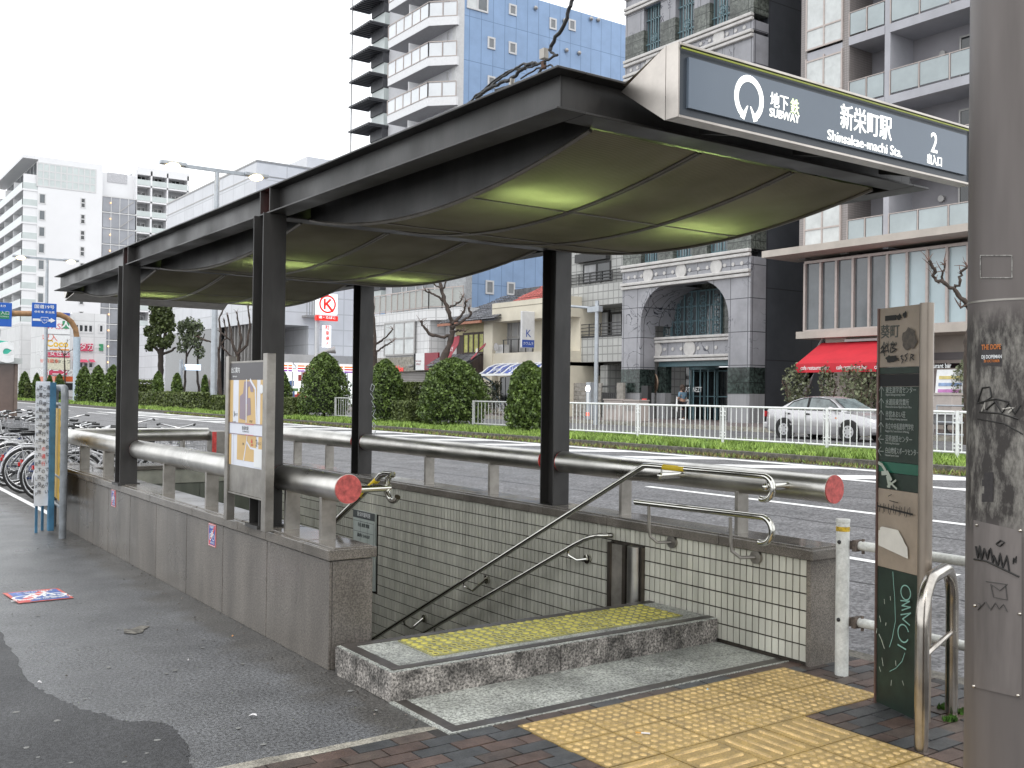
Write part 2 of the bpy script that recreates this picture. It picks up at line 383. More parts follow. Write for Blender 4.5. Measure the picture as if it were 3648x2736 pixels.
# the raised entrance step
stp=thing('entrance_step','speckled rough granite step with yellow tactile strip at the stair head','step',(3.7,4.9,0))
for a,b in ((2.515,3.62),(3.626,4.915)):
    MB().box(a,b,4.60,4.995,0,.155).build('granite_block',rough_gr,stp,bevel=.006)
    MB().box(a,b,4.999,5.262,-.3,.155).build('granite_block',rough_gr,stp,bevel=.006)
MB().box(2.522,4.913,4.607,5.255,.150,.159).build('top_slab',speck_gr,stp)
for bx in ((2.545,4.913,4.635,4.69),(2.545,2.61,4.692,5.19),(2.545,4.913,5.192,5.248)):
    MB().box(*bx,.155,.1625).build('edge_strip',strip,stp)
ystep=mat('yellow_step_tile',(.36,.34,.13),.5,color2=(.20,.20,.11),scale=9,speck=(130,.7,1.25))
ydot=mat('yellow_step_bump',(.56,.50,.09),.4,var=.12,scale=9); gum=mat('dark_hole',(.10,.085,.05),.7)
rr=random.Random(11)
for c in range(6):
    for (ya,yb) in ((4.872,5.165),(4.762,4.868)):
        x0=2.862+c*.3165; b=MB().box(x0+.002,x0+.3145,ya,yb,.15,.166); o=b.build('tactile_tile',ystep,stp)
        d=MB();h=MB()
        nx,ny=5,(5 if yb>5 else 2)
        for i in range(nx):
            for j in range(ny):
                x=x0+.0316+i*.0633; y=ya+(yb-ya)*(j+.5)/ny
                worn=rr.random()<(.75 if (yb<5 and c<4) or (i+j)%7==0 else .22)
                if worn: d.tube([(x+.019*math.cos(t*math.pi/6),y+.019*math.sin(t*math.pi/6),.1665) for t in range(12)],.0022,4,closed=True); h.cyl((x,y,.160),(x,y,.1672),.011,10)
                else: d.cyl((x,y,.160),(x,y,.1715),.0225,12,r2=.019)
        if d.v: d.build('bump',ydot,o)
        if h.v: h.build('worn_hole',gum,o)
# stairs going down
stair_m=mat('stair_concrete',(.26,.26,.23),.45,var=.15,scale=5)
st=thing('staircase','grey stairs leading down below the pavement behind the step','stairs',(3.8,7,-3.2),kind='structure')
for i in range(20):
    MB().box(2.8,4.915,5.27+i*.30,5.57+i*.30,-3.6,.0-i*.165).build('stair_step',stair_m,st)
MB().box(2.8,4.915,11.27,12.8,-3.6,-3.3).build('landing',stair_m,st)
# ---------------- stairwell walls ----------------
pl=thing('left_parapet_wall','brown granite parapet on the pavement side of the stairwell','wall',(2.65,9,0))
MB().box(2.533,2.79,5.38,13.1,-3.5,.62).build('wall_core',grout,pl)
js=[5.345,6.296,7.127,7.953,8.778,9.598,10.394,11.0,11.637,12.3,13.1]
for a,b in zip(js,js[1:]): MB().box(2.515,2.5325,a+.0045,b-.0045,0,.622).build('granite_panel',granite,pl,bevel=.002,seg=1)
MB().box(2.5335,2.79,5.345,5.378,0,.622).build('granite_panel',granite,pl,bevel=.003)
js=[5.33,5.696,6.293,6.606,6.799,7.786,8.924,9.95,11.0,11.972,13.12]
for a,b in zip(js,js[1:]):
    MB().box(2.50,2.81,a+.0015,b-.0015,.628,.692).build('coping_stone',graniteC,pl,bevel=.006)
    MB().box(2.535,2.785,a+.012,b-.001,.69,.7).build('coping_top',graniteC,pl,bevel=.004)
pr=thing('right_parapet_wall','cream tiled stairwell wall with granite coping on the road side','wall',(5.05,8,0))
MB().box(4.935,5.19,3.90,13.1,-3.5,.632).build('wall_core',grout,pr)
MB().box(4.915,5.21,3.868,3.90,0,.634).build('pillar_face',graniteC,pr,bevel=.004)
MB().box(5.192,5.21,3.90,13.1,-.15,.634).build('outer_cladding',granite,pr)
js=[3.84,4.585,5.698,6.477,6.665,7.665,8.7,9.8,10.9,12.0,13.12]
for a,b in zip(js,js[1:]):
    MB().box(4.895,5.235,a+.0015,b-.0015,.638,.702).build('coping_stone',graniteC,pr,bevel=.007)
    MB().box(4.925,5.2,a+(.035 if a<4 else .001),b-.001,.70,.711).build('coping_top',graniteC,pr,bevel=.004)
tm=MB().box(-.0075,.0,-.0224,.0224,-.0468,.0468); tme=bpy.data.meshes.new('wall_tile'); tme.from_pydata([(x,y,z) for x,y,z in tm.v],[],tm.f); tme.materials.append(tile_m)
tb=bmesh.new(); tb.from_mesh(tme); bmesh.ops.bevel(tb,geom=[e for e in tb.edges if all(v.co.x<-.005 for v in e.verts)],offset=.0015,segments=1,affect='EDGES'); tb.to_mesh(tme); tb.free()
tl=[]
for j in range(31):
    z=.584-j*.1022
    for i in range(171):
        y=3.905+.026+i*.0522
        if z<.1 and y<5.3: 
            if z<0 : continue
        if 5.31<y<5.69 and .03<z<.52: continue
        if 9.355<y<9.865 and -.47<z<.35: continue
        d=(Vector((4.92,y,z))-CAM).length
        tl.append((d,y,z))
tl.sort(); far=MB()
for k,(d,y,z) in enumerate(tl):
    if k<300: inst(tme,'wall_tile',pr,(4.934,y,z))
    else: far.box(4.9265,4.9345,y-.0224,y+.0224,z-.0468,z+.0468)
far.build('wall_tiles',tile_m,pr,kind='stuff',label='small cream tiles further down the stairwell')
rw=thing('rear_parapet_wall','low concrete parapet closing the far end of the stairwell','wall',(3.8,13,0))
grn=mat('damp_concrete',(.26,.28,.23),.4,var=.18,scale=2,streak=.3)
MB().box(2.8,4.92,12.8,13.25,-3.5,.60).build('wall_core',grn,rw)
for a,b in ((2.8,3.5),(3.5,4.2),(4.2,4.92)): MB().box(a+.004,b-.004,12.783,12.798,-3,.42).build('wall_panel',grn,rw)
MB().box(2.812,4.893,12.74,13.3,.605,.655).build('coping_stone',graniteC,rw,bevel=.006)
MB().box(2.812,4.893,12.77,12.798,.43,.60).build('ledge',mat('pale_ledge',(.42,.42,.35),.4),rw)
MB().box(2.6,5.2,5.0,13.1,-3.7,-3.6).build('stairwell_floor',grn,st)
# ---------------- big pipe rails ----------------
def pipe_rail(name,label,x,z,segs,posts,r=.086,zc=.70):
    t=thing(name,label,'guard rail',(x,(segs[0][0]+segs[-1][1])/2,zc),'thick stainless pipe guard rails round the stairwell')
    for a,b in segs:
        p=MB().cyl((x,a,z),(x,b,z),r,40).build('pipe',steel,t,smooth=True)
        MB().cyl((x,a-.006,z),(x,a,z),r*.985,40).build('end_cap',pinkred if a<6 else redp,p,label='round red end cap')
        MB().cyl((x,b,z),(x,b+.006,z),r*.985,32).build('end_cap',redp,p)
        MB().tube([(x+r*math.cos(k*math.pi/20),a+.004,z+r*math.sin(k*math.pi/20)) for k in range(40)],.003,5,closed=True).build('weld_ring',steel,p,smooth=True)
    for y in posts: MB().box(x-.05,x+.05,y-.016,y+.016,zc-.01,z-r*.8).build('post',plate,t,bevel=.003)
    return t
pipe_rail('pipe_guard_rail','thick stainless pipe rail with dark red cap on the pavement side parapet',2.65,1.029,[(5.40,6.37),(6.60,9.86),(10.08,12.95)],[5.675,6.215,7.78,8.89,10.96,12.03])
pipe_rail('pipe_guard_rail','thick stainless pipe rail with pink cap beside the road',5.05,1.057,[(3.81,6.42),(6.64,9.86),(10.08,12.95)],[4.53,5.665,7.41,8.525,10.79,11.7],zc=.71)
t=thing('pipe_guard_rail','short stainless pipe rail across the far end of the stairwell','guard rail',(3.5,13.02,.65),'thick stainless pipe guard rails round the stairwell')
MB().cyl((2.75,13.02,1.03),(4.37,13.02,1.025),.083,32).build('pipe',steel,t,smooth=True)
for x in (3.1,4.05): MB().box(x-.016,x+.016,12.97,13.07,.65,.96).build('post',plate,t)
t=thing('metal_post_box','square grey metal box post behind the map board at the far end','post',(4.47,12.95,.65))
MB().box(4.37,4.57,12.86,13.05,.65,1.068).build('box',plate,t,bevel=.006); MB().box(4.375,4.43,12.852,12.859,.66,1.06).build('red_panel',redp,t)
# ---------------- canopy ----------------
cn=thing('canopy','dark steel subway entrance canopy with sagging mesh ceiling','canopy',(3.85,8.2,.7))
zt,zb=2.955,2.776
def ibeam(a,b,name,wa=0,up=(0,0,1),w=.15,h=None,tf=.011,tw=.009,ext=0,z0=zb,z1=zt):
    a=Vector(a);b=Vector(b);m=MB(); d=(b-a).normalized()
    c0=Vector((0,0,z0));c1=Vector((0,0,z1))
    m.bar(a+Vector((0,0,z1-tf/2)),b+Vector((0,0,z1-tf/2)),w,tf); m.bar(a+Vector((0,0,z0+tf/2)),b+Vector((0,0,z0+tf/2)),w,tf)
    m.bar(a+d*wa+Vector((0,0,(z0+z1)/2)),b+Vector((0,0,(z0+z1)/2)),tw,z1-z0-2*tf)
    return m.build(name,dsteel,cn,bevel=.002,seg=1)
for x in (2.605,5.095):
    ibeam((x,3.285,0),(x,13.24,0),'side_beam',.0705)
def fbeam(y): ibeam((2.682,y,0),(5.018,y,0),'front_beam')
fbeam(3.36); fbeam(13.17)
MB().box(2.6095,2.683,3.3555,3.3645,zb+.012,zt-.012).build('corner_web',dsteel,cn); MB().box(5.0172,5.090,3.3555,3.3645,zb+.012,zt-.012).build('corner_web',dsteel,cn)
for y in (6.50,9.965): ibeam((2.682,y,0),(5.018,y,0),'cross_beam',z0=2.765,z1=2.915)
ypos={2.605:(6.49,9.965),5.095:(6.53,9.965)}
for x in (2.57,5.05):
    for y in (6.47 if x<3 else 6.53,9.98):
        c=MB(); x0,x1=x-.08,x+.08
        c.box(x0,x1,y-.09,y-.078,.695,zb-.001); c.box(x0,x1,y+.078,y+.09,.695,zb-.001); c.box(x-.006,x+.006,y-.078,y+.078,.695,zb-.001)
        co=c.build('column',dsteel,cn,bevel=.002,seg=1)
        xb=2.605 if x<3 else 5.095
        for s in (-1,1): MB().box(xb-.073,xb+.073,y+s*.084-.006,y+s*.084+.006,zb+.012,zt-.012).build('stiffener_plate',dsteel,cn)
        MB().box(xb-.012,xb-.0055,y-.077,y+.077,zb+.013,zt-.013).build('red_web_panel',redp,cn,label='dark red painted web panel at column head')
        MB().box(x0-.02,x1+.02,y-.11,y+.11,.69,.712).build('base_plate',dsteel,co)
gfw=mat('white_graffiti',(.55,.58,.58),.6,var=.1)
gpth=[[(803,829),(809,834),(805,846),(800,842),(803,829)],[(800,850),(808,862),(802,866),(810,880),(804,878)],[(803,890),(811,884),(805,898),(812,906)],[(806,912),(811,918),(808,926),(804,920),(806,912)],[(805,938),(812,930),(808,944)]]
for g_ in gpth: MB().tube([pt(u,v,'y',9.8885) for u,v in g_],.004,5).build('graffiti_stroke',gfw,cn)
# mesh ceiling
cm=bpy.data.materials.new('perforated_ceiling_mesh'); cm.use_nodes=True; n=cm.node_tree; n.nodes.remove(n.nodes['Principled BSDF'])
out=n.nodes['Material Output']; geo=n.nodes.new('ShaderNodeNewGeometry'); 
df=n.nodes.new('ShaderNodeBsdfDiffuse'); tr=n.nodes.new('ShaderNodeBsdfTranslucent'); gl=n.nodes.new('ShaderNodeBsdfGlossy'); ms=n.nodes.new('ShaderNodeMixShader'); ms2=n.nodes.new('ShaderNodeMixShader')
nz=n.nodes.new('ShaderNodeTexNoise'); nz.inputs['Scale'].default_value=2.2; nz.inputs['Detail'].default_value=4; n.links.new(geo.outputs['Position'],nz.inputs['Vector'])
cr=n.nodes.new('ShaderNodeValToRGB'); cr.color_ramp.elements[0].color=(.15,.132,.108,1); cr.color_ramp.elements[1].color=(.28,.25,.205,1); cr.color_ramp.elements[0].position=.35; cr.color_ramp.elements[1].position=.7
n.links.new(nz.outputs[0],cr.inputs[0]); n.links.new(cr.outputs[0],df.inputs[0])
wv=n.nodes.new('ShaderNodeTexWave'); wv.wave_type='BANDS'; wv.bands_direction='DIAGONAL'; wv.inputs['Scale'].default_value=26; wv.inputs['Distortion'].default_value=.6; n.links.new(geo.outputs['Position'],wv.inputs['Vector'])
mr=n.nodes.new('ShaderNodeMapRange'); mr.inputs[3].default_value=.08; mr.inputs[4].default_value=.24; n.links.new(wv.outputs[0],mr.inputs[0]); n.links.new(mr.outputs[0],ms.inputs[0])
tr.inputs[0].default_value=(.82,.78,.64,1); gl.inputs[0].default_value=(.35,.33,.28,1); gl.inputs[1].default_value=.45; ms2.inputs[0].default_value=.12
n.links.new(df.outputs[0],ms.inputs[1]); n.links.new(tr.outputs[0],ms.inputs[2]); n.links.new(ms.outputs[0],ms2.inputs[1]); n.links.new(gl.outputs[0],ms2.inputs[2]); n.links.new(ms2.outputs[0],out.inputs[0])
edge=mat('ceiling_seam_metal',(.20,.18,.155),.4,.7,var=.1,scale=10)
bays=[(3.445,6.42),(6.58,9.885),(10.05,13.08)]
def zc_(y,a,b,sag): t=(y-a)/(b-a); return 2.772-sag*4*t*(1-t)
xs=[2.84,3.515,4.195,4.875]
for bi,(a,b) in enumerate(bays):
    sag=.165 if bi<1 else .13
    ys=[a+(b-a)*i/24 for i in range(25)]
    for k in range(3):
        x0,x1=xs[k]+.004,xs[k+1]-.004
        for c in range(3):
            m=MB(); seg=ys[c*8:c*8+9]; nx=5
            vs=[(x0+(x1-x0)*i/nx,y,zc_(y,a,b,sag)+.004*math.sin(i*2+y*7)*math.sin(math.pi*i/nx)) for y in seg for i in range(nx+1)]
            m.add(vs,[(j*(nx+1)+i,j*(nx+1)+i+1,(j+1)*(nx+1)+i+1,(j+1)*(nx+1)+i) for j in range(8) for i in range(nx)])
            m.build('ceiling_panel',cm,cn,smooth=60)
    for k,x in enumerate(xs):
        for dx in ((-.013,.013) if 0<k<3 else ((0.0,) )):
            MB().tube([(x+dx,y,zc_(y,a,b,sag)-.006) for y in ys],.0065 if 0<k<3 else .011,6).build('ceiling_seam',edge,cn,smooth=True)
    for c in (8,16):
        y=ys[c]; z=zc_(y,a,b,sag)-.005; MB().bar((xs[0],y,z),(xs[3],y,z),.014,.006).build('cross_seam',edge,cn)
    # dark side strips between the ceiling edge and the beams
    for x,xx in ((xs[0],2.69),(xs[3],5.01)):
        m=MB(); m.add([p for y in ys for p in ((x,y,zc_(y,a,b,sag)),(xx if False else x,y,2.90))],[(2*i,2*i+1,2*i+3,2*i+2) for i in range(24)]); m.build('side_strip',dsteel,cn)
    # vaulted roof sheet above
    m=MB(); N=16
    zr=lambda y:2.925+.028*math.sin(math.pi*(y-a)/(b-a))+.004
    yy=[a-.04+(b-a+.08)*i/N for i in range(N+1)]
    for i in range(N): m.obox(((2.605+5.095)/2,(yy[i]+yy[i+1])/2,(zr(yy[i])+zr(yy[i+1]))/2+.022),(1.24,0,0),(0,(yy[i+1]-yy[i])/2,(zr(yy[i+1])-zr(yy[i]))/2),(0,0,.004))
    m.build('roof_sheet',mat('weathered_roof_sheet',(.20,.19,.175),.5,var=.2,scale=4),cn)
# fluorescent lamps above the ceiling
lampm=mat('green_tinted_tube',(.6,.8,.4),.4,var=0,emit=(.76,1.0,.36),estr=25)
k=0
for (x,y,lb) in ((3.22,4.28,'nearest the road sign end, pavement side'),(4.52,4.42,'nearest the sign, road side'),(3.25,7.9,'in the middle bay, pavement side'),(4.5,8.2,'in the middle bay, road side'),(3.2,11.5,'in the far bay, pavement side'),(4.5,11.7,'in the far bay, road side')):
    t=thing('fluorescent_lamp','green lit tube above the canopy mesh '+lb,'lamp',(x,y,2.86),'lamps above the canopy mesh')
    MB().cyl((x-.26,y,2.76),(x+.26,y,2.76),.013,10).build('tube',lampm,t,smooth=True)
    MB().box(x-.3,x+.3,y-.04,y+.04,2.84,2.88).build('fixture',white,t)
    for dx in (-.28,.28): MB().box(x+dx-.012,x+dx+.012,y-.02,y+.02,2.745,2.84).build('holder',white,t)
# ---------------- station signs ----------------
frame_m=mat('sign_frame_steel',(.50,.46,.42),.32,1,var=.1,scale=5,bump=.02,bscale=200)
face_m=mat('blue_grey_sign_face',(.145,.18,.225),.3,var=.03,scale=2); dark_m=mat('dark_sign_border',(.045,.055,.068),.35,var=.05)
lit=mat('lit_sign_white',(.9,.9,.85),.5,var=0,emit=(1,1,.93),estr=.9); litg=mat('lit_sign_greenish',(.8,.85,.6),.5,var=0,emit=(.85,1,.5),estr=.8)
lime=mat('lime_reflector',(.30,.34,.03),.4,var=.1)
def station_sign(y,s,label,x0=2.885,x1=5.03):
    t=thing('station_sign',label,'sign',((x0+x1)/2,y,2.73),kind=None)
    z0,z1=2.728,3.035; yb=y+.07*s
    MB().box(x0+.012,x1-.012,y+.012*s,yb,z0+.012,z1-.012).build('sign_box',dark_m,t)
    fr=MB()
    fr.box(x0,x0+.012,y,yb,z0,z1); fr.box(x1-.012,x1,y,yb,z0,z1); fr.box(x0+.0125,x1-.0125,y,yb,z1-.012,z1); fr.box(x0+.0125,x1-.0125,y,yb,z0,z0+.012)
    fr.build('frame',frame_m,t,bevel=.0015,seg=1)
    # folded steel wings running back to the canopy beam
    for x,xe in ((x0,x0-.01),(x1,x1+.01)):
        m=MB(); ap=Vector((xe,3.283 if s>0 else 13.24,2.905)); 
        tri=[(x,yb+.0015*s,z0),(x,yb+.0015*s,z1)]
        m.quad(tri[0],tri[1],(ap.x,ap.y,ap.z)); m.build('side_wing',frame_m,t)
    m=MB(); ye=3.283 if s>0 else 13.242
    m.quad((x0,yb,z1),(x1,yb,z1),(x1,ye,2.935),(x0,ye,2.935)); m.build('top_sheet',frame_m,t)
    for x in (3.35,4.0,4.7):
        MB().add([(x,yb,z0+.01),(x+.02,yb,z0+.01),(x+.02,ye,2.80),(x,ye,2.80),(x,yb,z0+.07),(x+.02,yb,z0+.07),(x+.02,ye,2.90),(x,ye,2.90)],[(0,1,2,3),(4,5,6,7),(0,3,7,4),(1,2,6,5)]).build('bracket',dsteel,t)
    return t
sg=station_sign(2.95,1,'grey blue lit subway station sign across the canopy front')
MB().box(2.945,4.975,2.948,2.9615,2.775,2.982).build('sign_face',face_m,sg)
MB().box(2.90,5.01,2.942,2.9465,3.006,3.013).build('lime_strip',lime,sg)
U3=(0,0,1);XR=(1,0,0); yf=2.9465
def sx_(u,v): p=pt(u,v,'y',yf); return p
e=Flat((0,yf,0),XR,U3,.001)
c=sx_(1618,215); rO=.088
e.ring(lit,c.x,c.z+.004,.079,.026,-62,242,44,1.08)
def leg(s): e.poly(lit,[(c.x+s*.006,c.z-.028),(c.x+s*.014,c.z-.030),(c.x+s*.054,c.z-.083),(c.x+s*.030,c.z-.092)])
leg(1);leg(-1)
e.build(sg,'emblem',{lit:'emblem'})
def st_text(s,u,v,size,bold=0,m=lit,sx=1): p=sx_(u,v); return text(s,size,p,XR,U3,m,sg,bold=bold,sx=sx)
st_text('地下',1684,222,.072,.001,lit,.84); st_text('鉄',1717,233,.072,.001,litg,.84)
st_text('SUBWAY',1695,251,.052,.004,lit,.95)
st_text('新栄町駅',1872,269,.125,.002,lit,.80); st_text('Shinsakae-machi Sta.',1871,312,.066,-.001,lit,1.06)
st_text('2',2018,311,.145,.0,lit,.86); st_text('出入口',2019,348,.056,.001,lit,.80)
rs=station_sign(13.62,-1,'back of the far station sign under the canopy end',2.72,4.74)
MB().box(2.725,4.735,13.543,13.547,2.735,3.03).build('back_cover',plate,rs)
MB().add([(2.72,13.545,2.70),(4.74,13.545,2.70),(4.70,13.25,2.775),(2.76,13.25,2.775),(2.72,13.545,2.69),(4.74,13.545,2.69),(4.70,13.25,2.765),(2.76,13.25,2.765)],[(0,1,2,3),(7,6,5,4),(0,4,5,1),(2,6,7,3),(1,5,6,2),(0,3,7,4)]).build('soffit_sheet',plate,rs)
# ---------------- fittings on the stairwell walls ----------------
def arc(c,r,a0,a1,n,plane='yz',x=0):
    out=[]
    for i in range(n+1):
        a=R(a0+(a1-a0)*i/n); out.append((c[0],c[1]+r*math.cos(a),c[2]+r*math.sin(a)))
    return out
def bracket(parent,y,z,rail,x1=4.926):
    m=MB(); rx,ry,rz=rail
    m.tube([(rx,ry,rz-.02),(rx+.005,ry+.0,rz-.055),(rx+.04,(ry+y)/2,min(rz-.085,z+.01)),(x1-.02,y,z)],.011,8)
    m.cyl((x1-.02,y,z),(x1,y,z),.037,20); return m.build('bracket',chrome,parent,smooth=True)
t=thing('upper_handrail','long polished handrail with a hooked end above the tiled wall','handrail',(4.78,6,0))
MB().tube([(4.78,12.0,-2.34),(4.78,5.21,1.098),(4.78,5.17,1.117),(4.78,5.12,1.12)]+[(4.78,4.13,1.123)]+arc((4.78,4.115,1.052),.071,90,290,14),.0185,14).build('rail',chrome,t,smooth=True)
MB().cyl((4.78,4.98,1.12),(4.78,4.78,1.12),.0193,14).build('yellow_tape',mat('yellow_tape',(.7,.5,.02),.5),t,smooth=True)
for y in (5.0,4.09):
    MB().cyl((4.77,y,1.06),(4.97,y,1.06),.022,16).sphere((4.77,y,1.06),.0235,12,8).cyl((4.78,y,1.06),(4.78,y,1.11),.006,8).build('standoff',chrome,t,smooth=True)
bracket(t,7.294,-.014,(4.78,7.45,-.03)); bracket(t,8.35,-.55,(4.78,8.5,-.565))
t=thing('lower_handrail','polished lower handrail sloping down the tiled wall','handrail',(4.82,6.5,0))
MB().tube([(4.82,12.0,-2.55),(4.82,6.0,.452),(4.82,5.93,.485),(4.82,5.84,.527),(4.825,5.77,.55),(4.84,5.71,.565),(4.87,5.67,.57),(4.915,5.655,.57)],.0185,12).build('rail',chrome,t,smooth=True)
bracket(t,5.933,.357,(4.82,6.05,.43)); bracket(t,7.9,-.60,(4.82,8.0,-.545))
t=thing('level_handrail','short level handrail with a curled end on two flat brackets','handrail',(4.78,4.7,.6))
MB().tube([(4.78,5.255,.858),(4.78,4.16,.874)]+arc((4.78,4.125,.797),.078,90,285,14),.0195,14).build('rail',chrome,t,smooth=True)
for y,yw in ((5.12,5.03),(4.378,4.285)):
    MB().tube([(4.78,y,.845),(4.785,y,.70),(4.79,y-.005,.635),(4.82,(y+yw)/2,.598),(4.905,yw,.60)],.011,8).cyl((4.905,yw,.60),(4.926,yw,.60),.043,22).build('bracket',plate,t,smooth=True)
t=thing('left_handrail','polished handrail with curled end beside the red pipe cap','handrail',(2.93,6,.5))
MB().tube([(2.93,8.5,-.52),(2.93,5.62,1.03),(2.93,5.56,1.07),(2.93,5.52,1.095),(2.93,5.46,1.105)]+arc((2.93,5.37,1.028),.078,90,-140,16),.0185,14).build('rail',chrome,t,smooth=True)
MB().cyl((2.93,5.78,.945),(2.93,5.57,1.062),.0195,12).build('yellow_tape',MATS['yellow_tape'],t,smooth=True)
MB().cyl((2.73,5.44,1.02),(2.93,5.40,1.025),.021,14).build('standoff',chrome,t,smooth=True)
# steel cabinet door in the tiles
t=thing('steel_wall_panel','stainless framed panel set in the tiled wall above the step','panel',(4.91,5.5,.04))
MB().box(4.90,4.93,5.655,5.69,.03,.52).box(4.90,4.93,5.49,5.525,.03,.52).box(4.895,4.93,5.31,5.325,.03,.52).build('dark_frame',mat('dark_bronze',(.15,.13,.11),.35,.8),t)
MB().box(4.913,4.93,5.527,5.653,.03,.51).build('mirror_panel',mat('mirror_steel',(.45,.42,.37),.38,.7,var=.15),t)
MB().cyl((4.925,5.405,.03),(4.925,5.405,.52),.062,24).build('rounded_jamb',steel,t,smooth=True)
# timetable plate
t=thing('timetable_plate','pale timetable plate on the tiled wall behind the parapet end','sign',(4.92,9.61,-.45))
plt=mat('pale_sign_plate',(.55,.60,.56),.3,var=.05); ink=mat('grey_ink',(.09,.10,.10),.5,var=0)
MB().box(4.902,4.925,9.36,9.86,-.46,.34).build('plate',plt,t,bevel=.002)
NX=(-1,0,0); RL=(0,-1,0)   # on a face looking to -x: right is -y
f=Flat((4.902,9.86,-.46),RL,(0,0,1)); f.rect(ink,0,.72,.5,.80)
for x in (.02,.18,.34,.48): f.line(ink,[(x,.03),(x,.70)],.004)
for i in range(7): f.line(ink,[(.02,.03+i*.11),(.48,.03+i*.11)],.004)
f.build(t,'table_grid')
def rltext(s,size,x,y,z,m,parent,**k): return text(s,size,(x,y,z),RL,(0,0,1),m,parent,**k)
rltext('新栄町駅時刻',.055,4.8995,9.61,.30,white,t,sx=.9)
for i,row in enumerate(('行先 始発 終電','藤が丘 5:44 0:17','星ヶ丘     0:17','高畑 5:39 23:58','中村 5:39 0:39')): rltext(row,.045,4.8995,9.61,.19-i*.11,ink,t,sx=.9)
# no-bicycle stickers
blue=mat('print_blue',(.03,.075,.32),.4,var=.05); red=mat('print_red',(.62,.05,.045),.4,var=.05); wht=mat('print_white',(.75,.76,.76),.45,var=.04)
def bike_icon(f,cx,cy,s,m,rot=False):
    T=(lambda x,y:(cx-y*s,cy+x*s)) if rot else (lambda x,y:(cx+x*s,cy+y*s))
    for k in (-1,1):
        x,y=T(k*.27,-.12); f.ring(m,x,y,.19*s,.05*s)
    for l in ([(-.27,-.12),(-.08,.16),(.17,.16),(-.02,-.12),(-.27,-.12)],[(-.02,-.12),(-.08,.16)],[(.27,-.12),(.14,.30),(.24,.33)],[(-.16,.24),(-.02,.24)]): f.line(m,[T(*p) for p in l],.055*s)
for (y,z) in ((10.12,.462),(7.275,.45)):
    t=thing('no_parking_sticker','%s blue and red no bicycle parking sticker on the granite parapet'%('farther' if y>9 else 'nearer'),'sticker',(2.514,y+.08,z),'no bicycle parking stickers')
    MB().box(2.5115,2.5155,y,y+.155,z,z+.165).build('sticker_sheet',red,t)
    f=Flat((2.5115,y+.155,z),RL,(0,0,1),.0004); f.rect(wht,.003,.003,.152,.162); f.rect(red,.007,.007,.148,.158); f.rect(blue,.012,.012,.143,.153)
    f.poly(red,[(.014,.014),(.032,.014),(.141,.135),(.141,.151),(.125,.151),(.014,.03)]); bike_icon(f,.0775,.082,.12,wht); f.build(t)
    rltext('駐輪禁止',.026,2.5106,y+.0775,z+.14,wht,t,depth=.0001); rltext('PARKING',.024,2.5106,y+.0775,z+.026,wht,t,depth=.0001)
t=thing('pavement_sign','blue and red no bicycle parking sign stuck flat on the pavement','sign',(1.54,8.44,0))
q=[Vector(p) for p in ((1.325,8.673,.006),(1.724,8.669,.006),(1.747,8.206,.006),(1.363,8.205,.006))]
MB().quad(*[p for p in q][::-1]).build('sheet',mat('scuffed_red',(.62,.10,.07),.45,var=.25,scale=18),t)
bl2=mat('scuffed_blue',(.045,.12,.42),.4,var=.3,scale=16)
f=Flat((1.363,8.205,.006),(1,.0,0),(-.06,1,0),.001); f.rect(bl2,.022,.025,.365,.44); f.poly(red,[(.022,.025),(.08,.025),(.33,.44),(.26,.44),(.022,.09)]); bike_icon(f,.19,.24,.40,wht); f.build(t)
for s,x,y in (('この付近は',1.54,8.60),('自転車等放置禁止',1.54,8.30),('駐輪',1.66,8.38)): text(s,.055,(x,y,.0085),(1,0,0),(0,1,0),wht,t,depth=.0002)
# map board on the parapet
t=thing('map_board','stainless framed exit guide map board standing on the parapet','sign',(2.47,6.53,.7))
ua=Vector((0,-1,0))
MB().box(2.44,2.50,6.155,6.225,.70,1.84).build('post',plate,t,bevel=.004); MB().box(2.44,2.50,6.86,6.915,.70,1.835).build('post',plate,t,bevel=.004)
MB().box(2.455,2.485,6.226,6.859,.905,1.79).build('panel',plate,t,bevel=.002); MB().box(2.448,2.492,6.226,6.859,.893,.904).build('lower_rail',plate,t)
MB().box(2.452,2.488,6.226,6.859,1.787,1.797).build('upper_rail',plate,t)
hd=mat('map_header',(.055,.05,.055),.4,var=.03); tan=mat('map_tan',(.60,.40,.16),.45,var=.04); lilac=mat('map_lilac',(.26,.20,.24),.45,var=.03); pap=mat('map_white',(.68,.70,.76),.4,var=.03)
f=Flat((2.455,6.855,1.09),RL,(0,0,1),.001); W_=.625
f.rect(pap,.0,0,W_,.58); f.rect(hd,0,.58,W_,.695)
for (a,b,c,d) in ((0,.29,.06,.58),(.165,.29,.50,.58),(.56,.29,W_,.58),(0,0,.04,.21),(.15,.04,.50,.21),(.54,.08,W_,.21),(.0,.0,.03,.2)): f.rect(tan,a,b,c,d)
f.poly(lilac,[(.19,.32),(.19,.47),(.25,.49),(.27,.57),(.42,.57),(.44,.50),(.39,.50),(.37,.54),(.34,.53),(.34,.46),(.385,.46),(.40,.35),(.33,.34),(.33,.42),(.30,.42),(.30,.31)])
for l,w in (([(.315,.30),(.31,.58)],.016),([(.50,.29),(.475,.52),(.38,.58)],.02),([(.28,.04),(.33,.17),(.40,.13),(.52,.125)],.014),([(.33,.17),(.34,.21)],.01)): f.line(pap,l,w)
f.line(lilac,[(0,.288),(W_,.288)],.006); f.line(lilac,[(0,.213),(W_,.213)],.006); f.line(lilac,[(.085,0),(.085,.21)],.003); f.line(red,[(.30,.285),(.46,.285)],.004); f.line(red,[(.30,.214),(.45,.214)],.004)
f.rect(wht,.47,.01,.615,.13); f.poly(red,[(.41,.165),(.44,.165),(.425,.195)]); f.disc(wht,.585,.52,.03)
